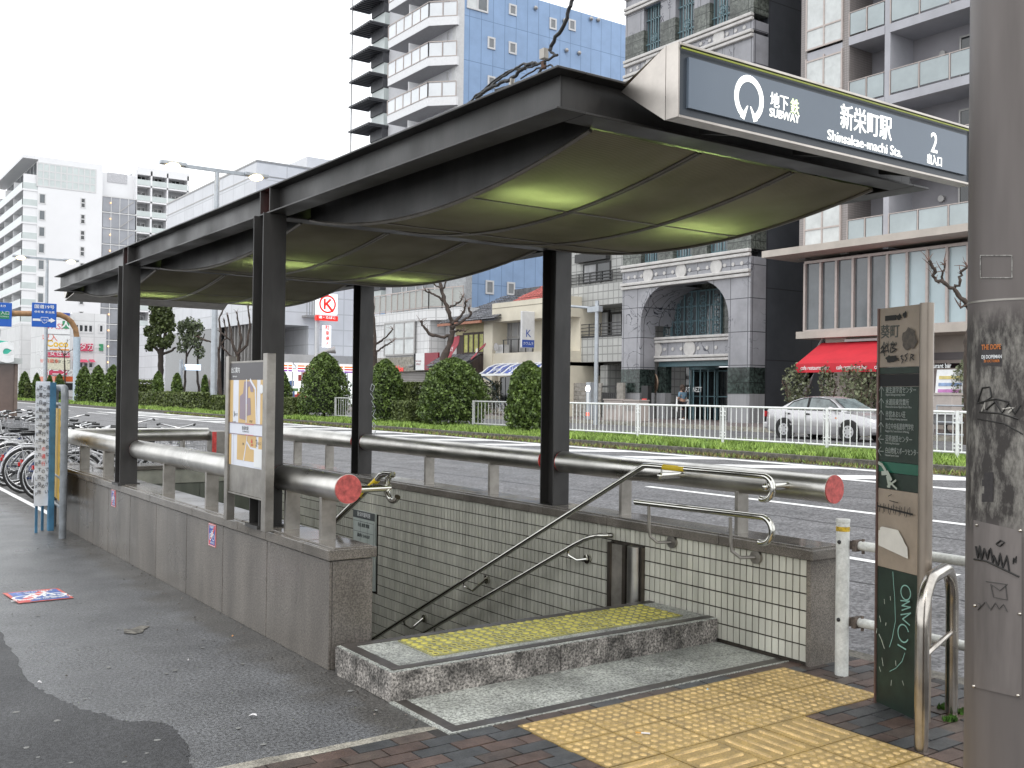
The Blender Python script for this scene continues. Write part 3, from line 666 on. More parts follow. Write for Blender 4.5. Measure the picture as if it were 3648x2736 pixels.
f.build(t,'map_print')
mt=lambda s,size,dx,dz,m=ink,**k: rltext(s,size,2.4525,6.855-dx,1.09+dz,m,t,depth=.0002,**k)
mt('出口案内',.042,.10,.645,wht,bold=.01); mt('Information',.018,.09,.605,wht)
mt('1',.06,.085,.345); mt('出入口',.022,.12,.345); mt('2',.065,.505,.165); mt('出入口',.022,.555,.165); mt('新栄町駅',.030,.30,.255); mt('Sta. Shinsakae-machi',.014,.31,.235)
mt('のりば',.018,.40,.305); mt('改札',.018,.27,.15); mt('車椅子用 出入口',.014,.55,.06); mt('トイレ 階段',.014,.55,.03); mt('広小路葵',.016,.09,.29); mt('現在地',.014,.43,.15,red)
# cables over the canopy corner
cab=mat('black_cable',(.02,.02,.02),.5,var=.1)
t=thing('overhead_cable','tangled black cables rising from the canopy roof corner','cable',(2.62,3.6,2.95))
def wig(pts,r,n=6,a=.004,seed=1):
    rd=random.Random(seed);out=[]
    for p,q in zip(pts,pts[1:]):
        for i in range(n): 
            s=i/n; out.append(tuple(p[k]+(q[k]-p[k])*s+rd.uniform(-a,a) for k in range(3)))
    out.append(pts[-1]); return out
C=lambda u,v,x=2.62:tuple(pt(u,v,'x',x))
up1=C(1237,-4); up2=C(1222,45); up3=C(1191,98)
far_up=Vector(up1)+(Vector(up1)-Vector(up3))*9
paths=[([tuple(far_up),up1,up2,up3,C(1188,108)],.0085),([C(1188,108),C(1196,118),C(1204,119),C(1175,133),C(1158,140),C(1130,138),C(1100,157),C(1060,185),C(1030,205),C(1012,224)],.0055),
 ([C(1160,137),C(1145,137),C(1130,148),C(1110,168),C(1080,180),C(1050,195),C(1028,212)],.0085),([C(1175,133),C(1150,145),C(1100,152),C(1062,178),C(1025,212),C(1008,226)],.0045),([C(1178,135),C(1160,165),C(1120,178),C(1070,195)],.006),([C(1200,150),C(1190,140),C(1160,148),C(1125,170)],.004)]
for i,(p,r) in enumerate(paths): MB().tube(wig(p,r,seed=i,a=r*.5),r,8).build('cable_strand',cab,t,smooth=True)
MB().box(*(C(1175,108)[0]+d for d in (-.012,.012)),C(1180,108)[1],C(1170,108)[1],C(1175,127)[2],C(1175,106)[2]).build('insulator',plate,t)
MB().tube([C(1174,133),C(1175,148)],.012,8).build('clamp',mat('rusty_clamp',(.10,.05,.03),.7),t)
MB().tube([C(1107,170),C(1105,188),C(1104,200)],[.012,.008,.002],6).build('tape_end',plate,t)
# ---------------- near right: guard rail, guide sign, bicycle stand, pole ----------------
wp=mat('chipped_white_paint',(.62,.63,.60),.38,var=.10,scale=14,speck=(60,.9,1.06))
t=thing('white_guard_rail','white two bar pipe guard rail between pavement and road','guard rail',(4.93,3.66,0))
for y in (3.66,1.66,-.34):
    p=MB().cyl((4.935,y,0),(4.935,y,.885),.038,20).build('post',wp,t,smooth=True); MB().cyl((4.935,y,.885),(4.935,y,.905),.041,20).build('post_cap',wp,p,smooth=True,bevel=.003)
    MB().cyl((4.935,y,.835),(4.935,y,.862),.0387,20).build('yellow_band',mat('worn_yellow_band',(.55,.36,.02),.5,var=.3,scale=40),p,smooth=True)
    for z in (.775,.33): MB().sphere((4.897,y-.004,z),.012,8,6).build('bolt',cab,p,smooth=True)
for (y0,y1) in ((3.60,1.78),(1.54,-.22)):
    for z in (.755,.315):
        MB().cyl((5.0,y0,z),(5.0,y1,z),.027,18).build('rail',wp,t,smooth=True)
        for yy,s in ((y0,1),(y1,-1)): MB().box(4.955,5.03,yy-.012,yy+.012,z-.032,z+.032).bar((4.96,yy+.05*s,z),(5.0,yy-.01*s,z),.02,.05).cyl((5.0,yy-.03*s,z-.045),(5.0,yy-.03*s,z+.04),.009,8).build('clamp',mat('rusty_bracket',(.11,.085,.07),.7,var=.3,scale=30),t)
# guide sign
gA=Vector((4.655,3.248,0)); gB=Vector((4.557,2.937,0)); gr=(gB-gA).normalized(); gn=Vector((gr.y,-gr.x,0))
if gn.x>0: gn=-gn
gW=(gB-gA).length; GH=2.075
t=thing('district_guide_sign','tall brown and dark green district guide sign with graffiti beside the yellow tiles','sign',gA)
tanp=mat('brown_sign_panel',(.30,.245,.19),.42,var=.09,scale=6); gpan=mat('dark_green_panel',(.013,.028,.018),.5,var=.2,scale=9); gband=mat('green_band',(.012,.10,.06),.35,var=.06); blk=mat('sign_black',(.005,.005,.006),.6,var=.05)
def gslab(z0,z1,m,n): 
    c=(gA+gB)/2+Vector((0,0,(z0+z1)/2))-gn*.025; return MB().obox(c,gr*(gW/2-.012),-gn*.02,(0,0,(z1-z0)/2-.0012)).build(n,m,t)
zof=lambda v:GH*(1538-v)/(1538-658.)
lv=[(658,790,tanp,'name_panel'),(790,805,gpan,'green_panel'),(805,832,blk,'black_panel'),(832,998,gpan,'green_panel'),(998,1022,gband,'green_band'),(1022,1058,gpan,'green_panel'),(1058,1232,tanp,'map_panel'),(1232,1538,gpan,'green_panel')]
for a,b,m,n in lv: gslab(zof(b),zof(a),m,n)
fm=mat('brown_metal_edge',(.16,.10,.085),.35,.4,var=.1)
MB().obox(gA+gr*.006+Vector((0,0,GH/2))-gn*.025,gr*.0055,gn*.028,(0,0,GH/2)).build('edge_frame',fm,t)
MB().cyl(gB-gn*.03+gr*.012,gB-gn*.03+gr*.012+Vector((0,0,GH+.004)),.034,24).build('rounded_edge',mat('satin_brown_post',(.34,.29,.24),.33,.5,var=.15,scale=3,streak=.3),t,smooth=True)
sil=mat('sign_silver_ink',(.30,.33,.31),.5,var=.05); spray=mat('black_spray',(.012,.011,.010),.6,var=.1,scale=60)
G=Flat(gA,gr,(0,0,1),.0); 
def gx(u): return gW*(u-1890)/(1988-1890.)
f=Flat(gA,gr,(0,0,1),-.002)
if f.n.dot(gn)<0: f.n=-f.n
gt=lambda s,size,u,v,m=sil,**k: text(s,size,gA+gr*gx(u)+Vector((0,0,zof(v)))-gn*.0035,gr,(0,0,1),m,t,depth=.0006,**k)
gt('葵町',.075,1918,713,mat('dark_grey_ink',(.06,.065,.055),.5,var=0),bold=.01); gt('Aoi-cho',.035,1918,738,MATS['dark_grey_ink'])
rows=[('東生涯学習センター','Higashi Lifelong Learning Center',1),('水道局東営業所','Waterworks Bureau Higashi Branch Office',1),('市営あおい荘','Aoiso Municipal Housing Apartment',1),('市立中央看護専門学校','Nagoya City Central School of Nursing',1),('芸術創造センター','Performing Arts Center',0),('白山地域スポーツセンター','Hakusan Sports Center',0)]
for i,(a,b,upw) in enumerate(rows):
    v=841+i*26.6; gt(a,.036,1909.5,v,align='LEFT',sx=.60 if len(a)>9 else .72); gt(b,.0155,1909.5,v+9.5,align='LEFT',sx=.74)
    x=gx(1900); z=zof(v+2)
    if upw: f.line(sil,[(x,z-.027),(x,z+.024)],.0035); f.line(sil,[(x-.020,z+.003),(x,z+.026),(x+.020,z+.003)],.0035)
    else: f.line(sil,[(x-.020,z),(x+.024,z)],.0035); f.line(sil,[(x+.004,z+.022),(x-.020,z),(x+.004,z-.022)],.0035)
def blob(m,u,v,ru,rv,n=16,seed=0,ja=.25):
    rd=random.Random(seed); f.poly(m,[(gx(u)+ru*(1+rd.uniform(-ja,ja))*math.cos(2*math.pi*i/n),zof(v)+rv*(1+rd.uniform(-ja,ja))*math.sin(2*math.pi*i/n)) for i in range(n)])
f.rect(spray,gx(1908),zof(687),gx(1935),zof(676)); blob(spray,1942,681,.02,.014,12,3,.5); blob(spray,1954,679,.012,.016,10,5,.6)
smudge=mat('grey_smudge',(.055,.048,.042),.6,color2=(.12,.10,.08),scale=40)
blob(smudge,1964,731,.058,.055,22,8,.2); blob(spray,1920,771,.03,.018,14,9,.35); blob(spray,1930,772,.03,.018,12,2,.3)
sc=lambda pts,w,m=spray: f.line(m,[(gx(u),zof(v)) for u,v in pts],w)
sc([(1899,748),(1904,742),(1908,764)],.008); sc([(1898,758),(1914,741),(1918,757)],.007); sc([(1902,756),(1917,752)],.006); sc([(1922,758),(1924,739),(1932,741),(1926,748),(1936,751),(1925,758)],.007)
sc([(1946,768),(1950,765),(1948,772),(1953,775),(1949,782)],.006); sc([(1962,762),(1956,766),(1961,772),(1957,778)],.006); sc([(1968,778),(1970,764),(1976,766),(1971,771),(1977,776)],.006); f.disc(spray,gx(1943),zof(776),.004,8)
torn=mat('torn_white_paper',(.62,.60,.55),.7,var=.05)
f.poly(torn,[(gx(u),zof(v)) for u,v in [(1899,1185),(1899,1152),(1903,1150),(1902,1146),(1907,1142),(1945,1143),(1949,1150),(1955,1158),(1960,1168),(1966,1176),(1968,1200)]])
sc([(1896,1098),(1977,1104)],.009)
for i in range(13): u=1896+i*6.3; sc([(u+(i%3)*1.5,1090+(i%2)*3),(u+1-(i%2)*3,1108+(i%3)*2)],.0045)
sc([(1922,1073),(1930,1068)],.004); sc([(1925,1082),(1945,1084)],.004); sc([(1936,1084),(1936,1094),(1950,1096)],.003,smudge)
gs=mat('pale_scratch',(.36,.40,.34),.6,var=.1); lg=mat('light_green_marker',(.22,.42,.36),.6,var=.1)
sc([(1899,1002),(1907,1006),(1914,1016),(1917,1022)],.016,gs); sc([(1908,1024),(1920,1022),(1928,1036)],.022,gs); sc([(1920,1030),(1925,1052)],.016,gs); sc([(1921,1052),(1940,1036)],.010,gs); sc([(1926,1042),(1942,1054)],.010,gs)
for i,(u,v,l) in enumerate([(1905,1340,12),(1916,1300,10),(1899,1370,10),(1912,1430,16),(1930,1290,8),(1921,1350,6),(1906,1452,9),(1944,1425,10),(1935,1470,12),(1960,1462,8)]): sc([(u,v),(u+3-(i%3)*2,v+l)],.004,gs)
sc([(1936,1235),(1938,1260),(1941,1290),(1943,1340),(1936,1380),(1930,1400)],.0035,lg); sc([(1905,1380),(1912,1392),(1918,1407)],.005,gs)
f.ring(lg,gx(1966),zof(1272),.036,.006,0,360,20,1.0)
sc([(1955,1292),(1975,1288),(1958,1302),(1977,1300),(1958,1312)],.006,lg); sc([(1956,1322),(1978,1312),(1960,1330),(1976,1338)],.006,lg); f.ring(lg,gx(1962),zof(1360),.04,.006,20,330,20,1.1); sc([(1950,1388),(1968,1392)],.007,lg); sc([(1966,1400),(1960,1420),(1946,1440),(1932,1452)],.003,lg)
f.build(t,'print',{sil:'arrow',spray:'graffiti',lg:'graffiti',torn:'torn_paper',gs:'scratch',smudge:'smudge'})
MB().obox(gB-gn*.03+gr*.0465+Vector((0,0,zof(1262))),gr*.0008,gn*.02,(0,0,.038)).build('small_label',wht,t)
# U shaped stand
uA=Vector((4.188,2.675,0)); uB=Vector((4.80,2.90,0)); ud=(uB-uA); L=ud.length; ud.normalize()
t=thing('bicycle_barrier','bent stainless U shaped barrier with a cross bar beside the guide sign','barrier',(uA+uB)/2)
rr_=.20; zt_=.765; path=[uA,uA+Vector((0,0,zt_-rr_))]
for i in range(1,9): a=R(180-90*i/8); path.append(uA+ud*(rr_+rr_*math.cos(a))+Vector((0,0,zt_-rr_+rr_*math.sin(a))))
for i in range(0,9): a=R(90-90*i/8); path.append(uB-ud*(rr_-rr_*math.cos(a))+Vector((0,0,zt_-rr_+rr_*math.sin(a))))
path.append(uB)
ust=mat('weathered_stainless',(.52,.48,.43),.26,1,var=.18,scale=5,rvar=.1)
MB().tube(path,.031,20).build('bent_pipe',ust,t,smooth=True)
MB().tube([uA+ud*.03+Vector((0,0,.05)),uA+ud*.04+Vector((0,0,.38)),uA+ud*.09+Vector((0,0,.425)),uB-ud*.03+Vector((0,0,.425))],.0125,10).build('cross_bar',ust,t,smooth=True)
moss=mat('moss',(.05,.13,.012),.9,var=.3,scale=60)
def moss_clump(c,r,seed):
    m=MB();rd=random.Random(seed)
    for i in range(160):
        a=rd.uniform(0,6.28);q=r*math.sqrt(rd.random()); p=Vector(c)+Vector((q*math.cos(a),q*.6*math.sin(a),0)); d=Vector((rd.uniform(-.4,.4),rd.uniform(-.4,.4),1))*.018*rd.uniform(.5,1.2); s=Vector((math.cos(a*3),math.sin(a*3),0))*.005
        m.quad(p-s,p+s,p+d+s*.3,p+d-s*.3)
    o=m.build('moss',moss,None,kind='stuff',label='bright green moss growing in the paving by the barrier foot'); return o
for i,(u,v) in enumerate(((2040,1530),(2052,1556),(2078,1540),(1955,1500))): moss_clump(pt(u,v,'z',.006),.05 if i<3 else .02,i)
# street pole
PC=CAM+_fw*3.72+_rt*(1.690+.19); PC=Vector((PC.x,PC.y,0)); pr_=.19
polem=bpy.data.materials.new('grimy_pole_metal'); polem.use_nodes=True; n=polem.node_tree; b=n.nodes['Principled BSDF']
geo=n.nodes.new('ShaderNodeNewGeometry'); sp=n.nodes.new('ShaderNodeSeparateXYZ'); n.links.new(geo.outputs['Position'],sp.inputs[0])
base=n.nodes.new('ShaderNodeTexNoise'); base.inputs['Scale'].default_value=14; mp=n.nodes.new('ShaderNodeMapping'); mp.inputs['Scale'].default_value=(1,1,.12); n.links.new(geo.outputs['Position'],mp.inputs[0]); n.links.new(mp.outputs[0],base.inputs['Vector']); base.inputs['Detail'].default_value=5
r1=n.nodes.new('ShaderNodeValToRGB'); r1.color_ramp.elements[0].color=(.085,.073,.068,1); r1.color_ramp.elements[1].color=(.165,.145,.136,1); n.links.new(base.outputs[0],r1.inputs[0])
gn2=n.nodes.new('ShaderNodeTexNoise'); gn2.inputs['Scale'].default_value=20; gn2.inputs['Detail'].default_value=7; gn2.inputs['Roughness'].default_value=.7; mp2=n.nodes.new('ShaderNodeMapping'); mp2.inputs['Scale'].default_value=(1,1,.38); n.links.new(geo.outputs['Position'],mp2.inputs[0]); n.links.new(mp2.outputs[0],gn2.inputs['Vector'])
r2=n.nodes.new('ShaderNodeValToRGB'); r2.color_ramp.elements[0].position=.45; r2.color_ramp.elements[0].color=(.035,.030,.027,1); r2.color_ramp.elements[1].position=.64; r2.color_ramp.elements[1].color=(.24,.225,.20,1); n.links.new(gn2.outputs[0],r2.inputs[0])
# grime band between 1.0 and 1.95 m with soft ragged ends
def band(lo,hi,soft):
    a=n.nodes.new('ShaderNodeMapRange'); a.inputs[1].default_value=lo-soft; a.inputs[2].default_value=lo+soft; b_=n.nodes.new('ShaderNodeMapRange'); b_.inputs[1].default_value=hi+soft; b_.inputs[2].default_value=hi-soft
    n.links.new(sp.outputs[2],a.inputs[0]); n.links.new(sp.outputs[2],b_.inputs[0]); m=n.nodes.new('ShaderNodeMath'); m.operation='MULTIPLY'; n.links.new(a.outputs[0],m.inputs[0]); n.links.new(b_.outputs[0],m.inputs[1]); return m.outputs[0]
mxm=n.nodes.new('ShaderNodeMix'); mxm.data_type='RGBA'; n.links.new(band(1.14,1.90,.05),mxm.inputs[0]); n.links.new(r1.outputs[0],mxm.inputs[6]); n.links.new(r2.outputs[0],mxm.inputs[7])
n.links.new(mxm.outputs[2],b.inputs['Base Color']); b.inputs['Metallic'].default_value=.25; b.inputs['Roughness'].default_value=.5
t=thing('street_pole','thick grimy grey metal pole with stickers and graffiti at the right edge','pole',PC)
MB().cyl(PC,PC+Vector((0,0,9)),pr_,64).build('pole_shaft',polem,t,smooth=True)
MB().cyl(PC+Vector((0,0,1.955)),PC+Vector((0,0,1.962)),pr_+.002,64).build('collar_line',plate,t,smooth=True)
a_c=math.atan2(-PC.y,-PC.x)   # angle facing the camera
def PP(u,v,off=.0):   # sight line meets the pole shaft
    r=ray(u,v); d=Vector((r.x,r.y)); A=d.dot(d); c0=Vector((-PC.x,-PC.y)); Bq=2*d.dot(c0); Cq=c0.dot(c0)-(pr_+off)**2; D=max(0,Bq*Bq-4*A*Cq); s=(-Bq-math.sqrt(D))/(2*A); return CAM+r*s
def pstroke(pts,w,m,name='graffiti',off=.0015):
    mb=MB(); dense=[]
    for a,b in zip(pts,pts[1:]):
        k=max(1,int(math.hypot(b[0]-a[0],b[1]-a[1])/6)); dense+=[(a[0]+(b[0]-a[0])*i/k,a[1]+(b[1]-a[1])*i/k) for i in range(k)]
    dense.append(pts[-1]); P=[PP(u,v,.0075 if 1125<v<1500 else off) for u,v in dense]
    mb.tube(P,w/2,5); mb.build(name,m,t,smooth=True)
# bolted cover plate
def cover(u0,v0,u1,v1,m,name,off=.004,nx=10,skew=0):
    mb=MB(); vs=[]
    for j in range(2):
        for i in range(nx+1): vs.append(PP(u0+(u1-u0)*i/nx,(v0,v1)[j]+skew*i/nx,off))
    mb.add(vs,[(i,i+1,nx+2+i,nx+1+i) for i in range(nx)]); return mb.build(name,m,t,smooth=60)
cp=cover(2103,1123,2207,1484,mat('cover_plate_metal',(.17,.15,.14),.42,.35,var=.15,scale=9,streak=.15),'cover_plate',.005,skew=24)
mb=MB()
for (u,v) in ((2110,1134),(2204,1146),(2106,1308),(2203,1326),(2104,1482),(2199,1502)): MB().sphere(PP(u,v,.006),.007,10,6,.8).build('bolt',ust,cp,smooth=True)
stk=mat('sticker_dark',(.025,.02,.02),.4,var=.2,scale=60); org=mat('sticker_orange',(.55,.17,.03),.5,var=.1)
cover(2122,743,2164,788,stk,'sticker',.0025,6,4); 
def ptext(s,size,u,v,m,sx=1,rot=0):
    p=PP(u,v,.0035); nn=(p-Vector((PC.x,PC.y,p.z))).normalized(); rg=Vector((0,0,1)).cross(nn).normalized(); upv=Vector((0,0,1))*math.cos(rot)+rg*(-math.sin(rot)); rg2=rg*math.cos(rot)+Vector((0,0,1))*math.sin(rot); text(s,size,p,rg2,upv,m,t,name='sticker_print',depth=.0004,sx=sx,bold=.012)
ptext('THE DOPE',.026,2141,750,org,.62); ptext('DJ DOPEMAN',.018,2142,771,wht,.72); ptext('20 OCTOBER',.013,2142,780,org,.8)
cover(2126,1020,2146,1084,stk,'tape_residue',.002,4); cover(2121,1036,2128,1050,stk,'tape_residue',.002,3); cover(2121,1066,2128,1084,stk,'tape_residue',.002,3)
sg2=mat('grey_graffiti',(.05,.047,.045),.6,var=.1)
pstroke([(2108,1180),(2112,1205),(2116,1180),(2120,1210),(2126,1185),(2133,1208),(2136,1190),(2140,1185),(2144,1215),(2147,1200),(2155,1225),(2160,1195),(2166,1228),(2175,1200),(2180,1235)],.007,spray); pstroke([(2104,1208),(2130,1212),(2160,1226),(2202,1246)],.007,spray); pstroke([(2152,1175),(2162,1167),(2170,1172),(2160,1180),(2152,1175)],.006,spray); pstroke([(2190,1205),(2188,1218),(2196,1202),(2194,1216)],.005,spray)
pstroke([(2112,868),(2122,838),(2138,836),(2142,858),(2124,870),(2110,872),(2130,866),(2152,862),(2180,868)],.006,spray); pstroke([(2116,890),(2160,893),(2200,905)],.006,spray); pstroke([(2130,885),(2150,868),(2165,892),(2180,870),(2192,895),(2205,875)],.006,spray); pstroke([(2112,905),(2170,915),(2210,938)],.005,spray)
pstroke([(2130,1256),(2172,1262),(2176,1296),(2146,1290),(2140,1262),(2160,1276),(2176,1262)],.003,sg2); pstroke([(2112,1302),(2118,1308),(2112,1318),(2128,1300),(2140,1318),(2150,1302),(2158,1316),(2168,1305),(2176,1322)],.003,sg2)
scr=mat('pale_scratches',(.42,.40,.36),.7,var=.1)
pstroke([(2118,552),(2118,600),(2186,600)],.004,mat('grey_tape_residue',(.30,.29,.27),.8,var=.3,scale=90)); pstroke([(2118,552),(2186,552),(2186,600)],.004,MATS['grey_tape_residue'])
pstroke([(2120,890),(2128,868),(2126,884)],.004,scr); pstroke([(2166,884),(2190,880),(2178,892)],.006,scr)
# litter
lit_w=mat('litter_white',(.70,.68,.68),.7,var=.1)
def scrap(name,label,u,v,s,m,seed):
    rd=random.Random(seed);p=pt(u,v,'z',.008); mb=MB(); vs=[(p.x+s*rd.uniform(.5,1)*math.cos(a*.9),p.y+s*.5*rd.uniform(.5,1)*math.sin(a*.9),.008+rd.uniform(0,.012)) for a in range(7)]
    mb.add(vs+[(p.x,p.y,.022)],[(i,(i+1)%7,7) for i in range(7)]); mb.build(name,m,None,label=label,cat='litter')
scrap('paper_scrap','crumpled white paper scrap on the asphalt left of the step',546,1547,.032,lit_w,1); scrap('paper_scrap','small white scrap on the asphalt by the dark patch',85,1475,.016,lit_w,2); scrap('paper_scrap','tiny white scrap between the patch and the wall',407,1428,.010,lit_w,3); scrap('paper_scrap','tiny blue scrap on the yellow tactile tiles',1529,1492,.014,mat('litter_blue',(.25,.42,.6),.7),4)
scrap('paper_scrap','tiny orange and white scrap at the foot of the parapet',502,1376,.011,mat('litter_orange',(.6,.3,.12),.7),5)
p=pt(1385,1583,'z',.018)
t=thing('cigarette_butt','cigarette butt lying on a yellow tactile tile','litter',p)
MB().cyl(p,p+Vector((.028,-.03,0)),.004,8).build('paper',lit_w,t,smooth=True); MB().cyl(p,p+Vector((-.018,.019,0)),.0042,8).build('filter',mat('filter_orange',(.6,.3,.06),.7),t,smooth=True)
# ---------------- the road, median and far side ----------------
rd_=MB()
def rq(m,x0,x1,y0,y1,dz=0,n=1): m.quad((x0,y0,road_z(x0)+dz),(x1,y0,road_z(x1)+dz),(x1,y1,road_z(x1)+dz),(x0,y1,road_z(x0)+dz)); return m
KX=17.85
n=aspr.node_tree; b=n.nodes['Principled BSDF']; src=b.inputs['Base Color'].links[0].from_socket   # long wheel tracks and oil streaks
geo=n.nodes.new('ShaderNodeNewGeometry'); mp=n.nodes.new('ShaderNodeMapping'); mp.inputs['Scale'].default_value=(1.1,.035,1); n.links.new(geo.outputs['Position'],mp.inputs[0]); nz=n.nodes.new('ShaderNodeTexNoise'); nz.inputs['Scale'].default_value=1.6; nz.inputs['Detail'].default_value=6; n.links.new(mp.outputs[0],nz.inputs['Vector'])
mr=n.nodes.new('ShaderNodeMapRange'); mr.inputs[1].default_value=.3; mr.inputs[2].default_value=.7; mr.inputs[3].default_value=.84; mr.inputs[4].default_value=1.12; n.links.new(nz.outputs[0],mr.inputs[0]); vm=n.nodes.new('ShaderNodeVectorMath'); vm.operation='SCALE'; n.links.new(src,vm.inputs[0]); n.links.new(mr.outputs[0],vm.inputs[3]); n.links.new(vm.outputs[0],b.inputs['Base Color'])
road=rq(rd_,5.5,KX,-40,420).build('road',aspr,loc=(0,0,0),kind='structure')
kerb_m=mat('mossy_kerb',(.13,.12,.10),.8,var=.3,scale=7,speck=(60,.7,1.3))
MB().box(5.36,5.5,-40,260,-.25,.002).build('near_kerb',kerb_m,None,kind='structure')
mk=mat('road_marking_white',(.78,.78,.77),.6,var=.06,scale=6,speck=(50,.88,1.04))
def mark(m,name='road_marking'): return m.build(name,mk,road)
crk=mat('tar_seam',(.035,.035,.037),.5,speck=(60,.6,1.4))
for xx,sd_ in ((10.6,1),(13.4,2),(8.1,3)):
    rdk=random.Random(sd_); y_=3.; m=MB(); pv=None
    while y_<60:
        xn=xx+rdk.uniform(-.035,.035)+(.25*math.sin(y_*.13+sd_)); 
        if pv: m.quad((pv[0]-.012,pv[1],road_z(pv[0])+.003),(pv[0]+.012,pv[1],road_z(pv[0])+.003),(xn+.012,y_,road_z(xn)+.003),(xn-.012,y_,road_z(xn)+.003))
        pv=(xn,y_); y_+=.6
    m.build('tar_seam',crk,road)
xA=rt_(13.39,0)[0]
m=MB(); rq(m,xA-.07,xA+.07,-30,rt_(13.4,14.4)[1],.004); mark(m)
for k in range(-2,20):
    y=rt_(9.45,5.65)[1]-.0; y0=y+k*8.0; m=MB(); xx=rt_(9.45,0)[0]; rq(m,xx-.06,xx+.06,y0,y0+5.0,.004); mark(m,'lane_dash')
for k in range(12):
    m=MB(); xx=rt_(17.3,0)[0]; y=rt_(17,60)[1]+k*10; rq(m,xx-.07,xx+.07,y,y+5,.004); mark(m,'lane_dash')
xB,xC=rt_(18.5,0)[0],rt_(21.3,0)[0]
m=MB(); rq(m,xB-.10,xB+.10,-30,rt_(18.4,80)[1],.004); mark(m); m=MB(); rq(m,xC-.12,xC+.12,-30,300,.004); mark(m)
for k in range(20):
    y=4+k*3.1; m=MB(); x0,x1=xB+.11,xC-.13; m.quad(*[(x,yy,road_z(x)+.004) for x,yy in ((x0,y+2.35),(x0,y+1.25),(x1,y-.55),(x1,y+.45))][::-1]); mark(m,'zebra_stripe')
m=MB()
for k in range(6):
    pass
# median
GZ=.36
MX1=21.2
MB().box(KX,KX+.18,-40,420,-.1,GZ-.02).build('median_kerb',kerb_m,None,kind='structure')
soil=mat('weedy_soil',(.075,.085,.035),.9,color2=(.05,.04,.028),scale=1.5,bump=.4,bscale=20)
MB().quad((KX+.18,-40,GZ-.03),(MX1,-40,GZ-.03),(MX1,420,GZ-.03),(KX+.18,420,GZ-.03)).build('median_ground',soil,None,kind='structure')
MB().quad((MX1,-40,.25),(30.4,-40,.25),(30.4,420,.25),(MX1,420,.25)).build('side_street',aspr,None,kind='structure')
paver=mat('far_pavement_tiles',(.16,.13,.125),.5,var=.15,scale=3,speck=(10,.85,1.15))
MB().quad((30.55,-40,.42),(120,-40,.42),(120,420,.42),(30.55,420,.42)).build('far_pavement',paver,None,kind='structure'); MB().box(30.4,30.55,-40,420,.2,.422).build('far_kerb',conc,None,kind='structure')
MB().quad((-400,-400,-3.9),(900,-400,-3.9),(900,900,-3.9),(-400,900,-3.9)).build('ground',asp,None,kind='structure')
orl=mat('orange_marking',(.60,.20,.07),.6)
for x in (22.3,22.7):
    for k in range(16): MB().quad((x,10+k*4,.254),(x+.1,10+k*4,.254),(x+.1,13.2+k*4,.254),(x,13.2+k*4,.254)).build('orange_line',orl,None,kind='structure')
# grass
gm=mat('grass_blade',(.31,.44,.085),.7,color2=(.14,.23,.045),scale=2,island=.35); gd=mat('dry_weeds',(.20,.17,.07),.8,var=.3,scale=3,island=.3)
rg=np.random.default_rng(5)
def blades(N,xr,yr,z,h,name,m,label):
    x=rg.uniform(*xr,N); y=yr[0]+(yr[1]-yr[0])*rg.random(N)**1.3; a=rg.uniform(0,6.28,N); hh=h*rg.uniform(.4,1.25,N)*(1+.5*np.sin(x*3)*np.sin(y*1.3)); w_=.012+.0006*y; l=hh*rg.uniform(.2,.9,N); b=rg.uniform(0,6.28,N)
    p=np.stack([x,y,np.full(N,z)],1) if np.isscalar(z) else np.stack([x,y,z(x)],1); s=np.stack([np.cos(a)*w_,np.sin(a)*w_,np.zeros(N)],1); t_=p+np.stack([np.cos(b)*l,np.sin(b)*l,hh],1)
    V=np.concatenate([p-s,p+s,t_],1).reshape(-1,3); F_=np.arange(3*N).reshape(-1,3)
    me=bpy.data.meshes.new(name); me.from_pydata(V.tolist(),[],F_.tolist()); me.materials.append(m); o=bpy.data.objects.new(name,me); lnk(o); meta(o,label,None,None,'stuff')
blades(42000,(KX+.28,MX1),(7,60),GZ-.03,.125,'median_grass',gm,'bright green grass growing on the median')
blades(26000,(KX+.15,MX1),(60,230),GZ-.03,.16,'median_grass',gm,'green grass further along the median')
blades(5000,(KX-.32,KX-.02),(7,60),road_z,.09,'kerb_weeds',gd,'dry weeds and green tufts along the median kerb')
blades(3000,(KX-.3,KX-.02),(7,60),road_z,.08,'kerb_weeds',gm,'green tufts along the median kerb')
# fences
def fence(name,label,x,y0,y1,nb,m,z=GZ,h=.98,post=True,zl=.13,group='median fence panels'):
    t=thing(name,label,'fence',(x,(y0+y1)/2,z),group)
    MB().cyl((x,y0+.06,z+h),(x,y1-.06,z+h),.026,8).build('top_rail',m,t,smooth=True); MB().cyl((x,y0+.06,z+zl),(x,y1-.06,z+zl),.024,8).build('bottom_rail',m,t,smooth=True)
    for i in range(nb): y=y0+.1+(y1-y0-.2)*i/(nb-1); MB().cyl((x,y,z+zl),(x,y,z+h),.0125,6).build('bar',m,t)
    if post:
        p=MB().cyl((x,y1,z-.1),(x,y1,z+h+.03),.038,10).build('post',m,t,smooth=True)
        for zz in (.22,.3,.75,.85): MB().box(x-.02,x+.02,y1-.08,y1+.08,z+zz-.012,z+zz+.012).build('clamp',m,t)
    return t
fpx=[(3410,1630),(2952,1603),(2581,1582),(2272,1564)]
ys=[bp_.y for bp_ in [pt(u/S_,v/S_,'z',GZ) for u,v in fpx]]; FX=sum(pt(u/S_,v/S_,'z',GZ).x for u,v in fpx)/4
ys=[pt(u/S_,v/S_,'x',FX).y for u,v in fpx]; sp_=(ys[3]-ys[0])/3
wf=mat('white_fence_paint',(.78,.79,.78),.4,var=.04,scale=5)
yy=[ys[0]+sp_*k for k in range(-3,5)]; yend=pt(1236,900,'x',FX).y
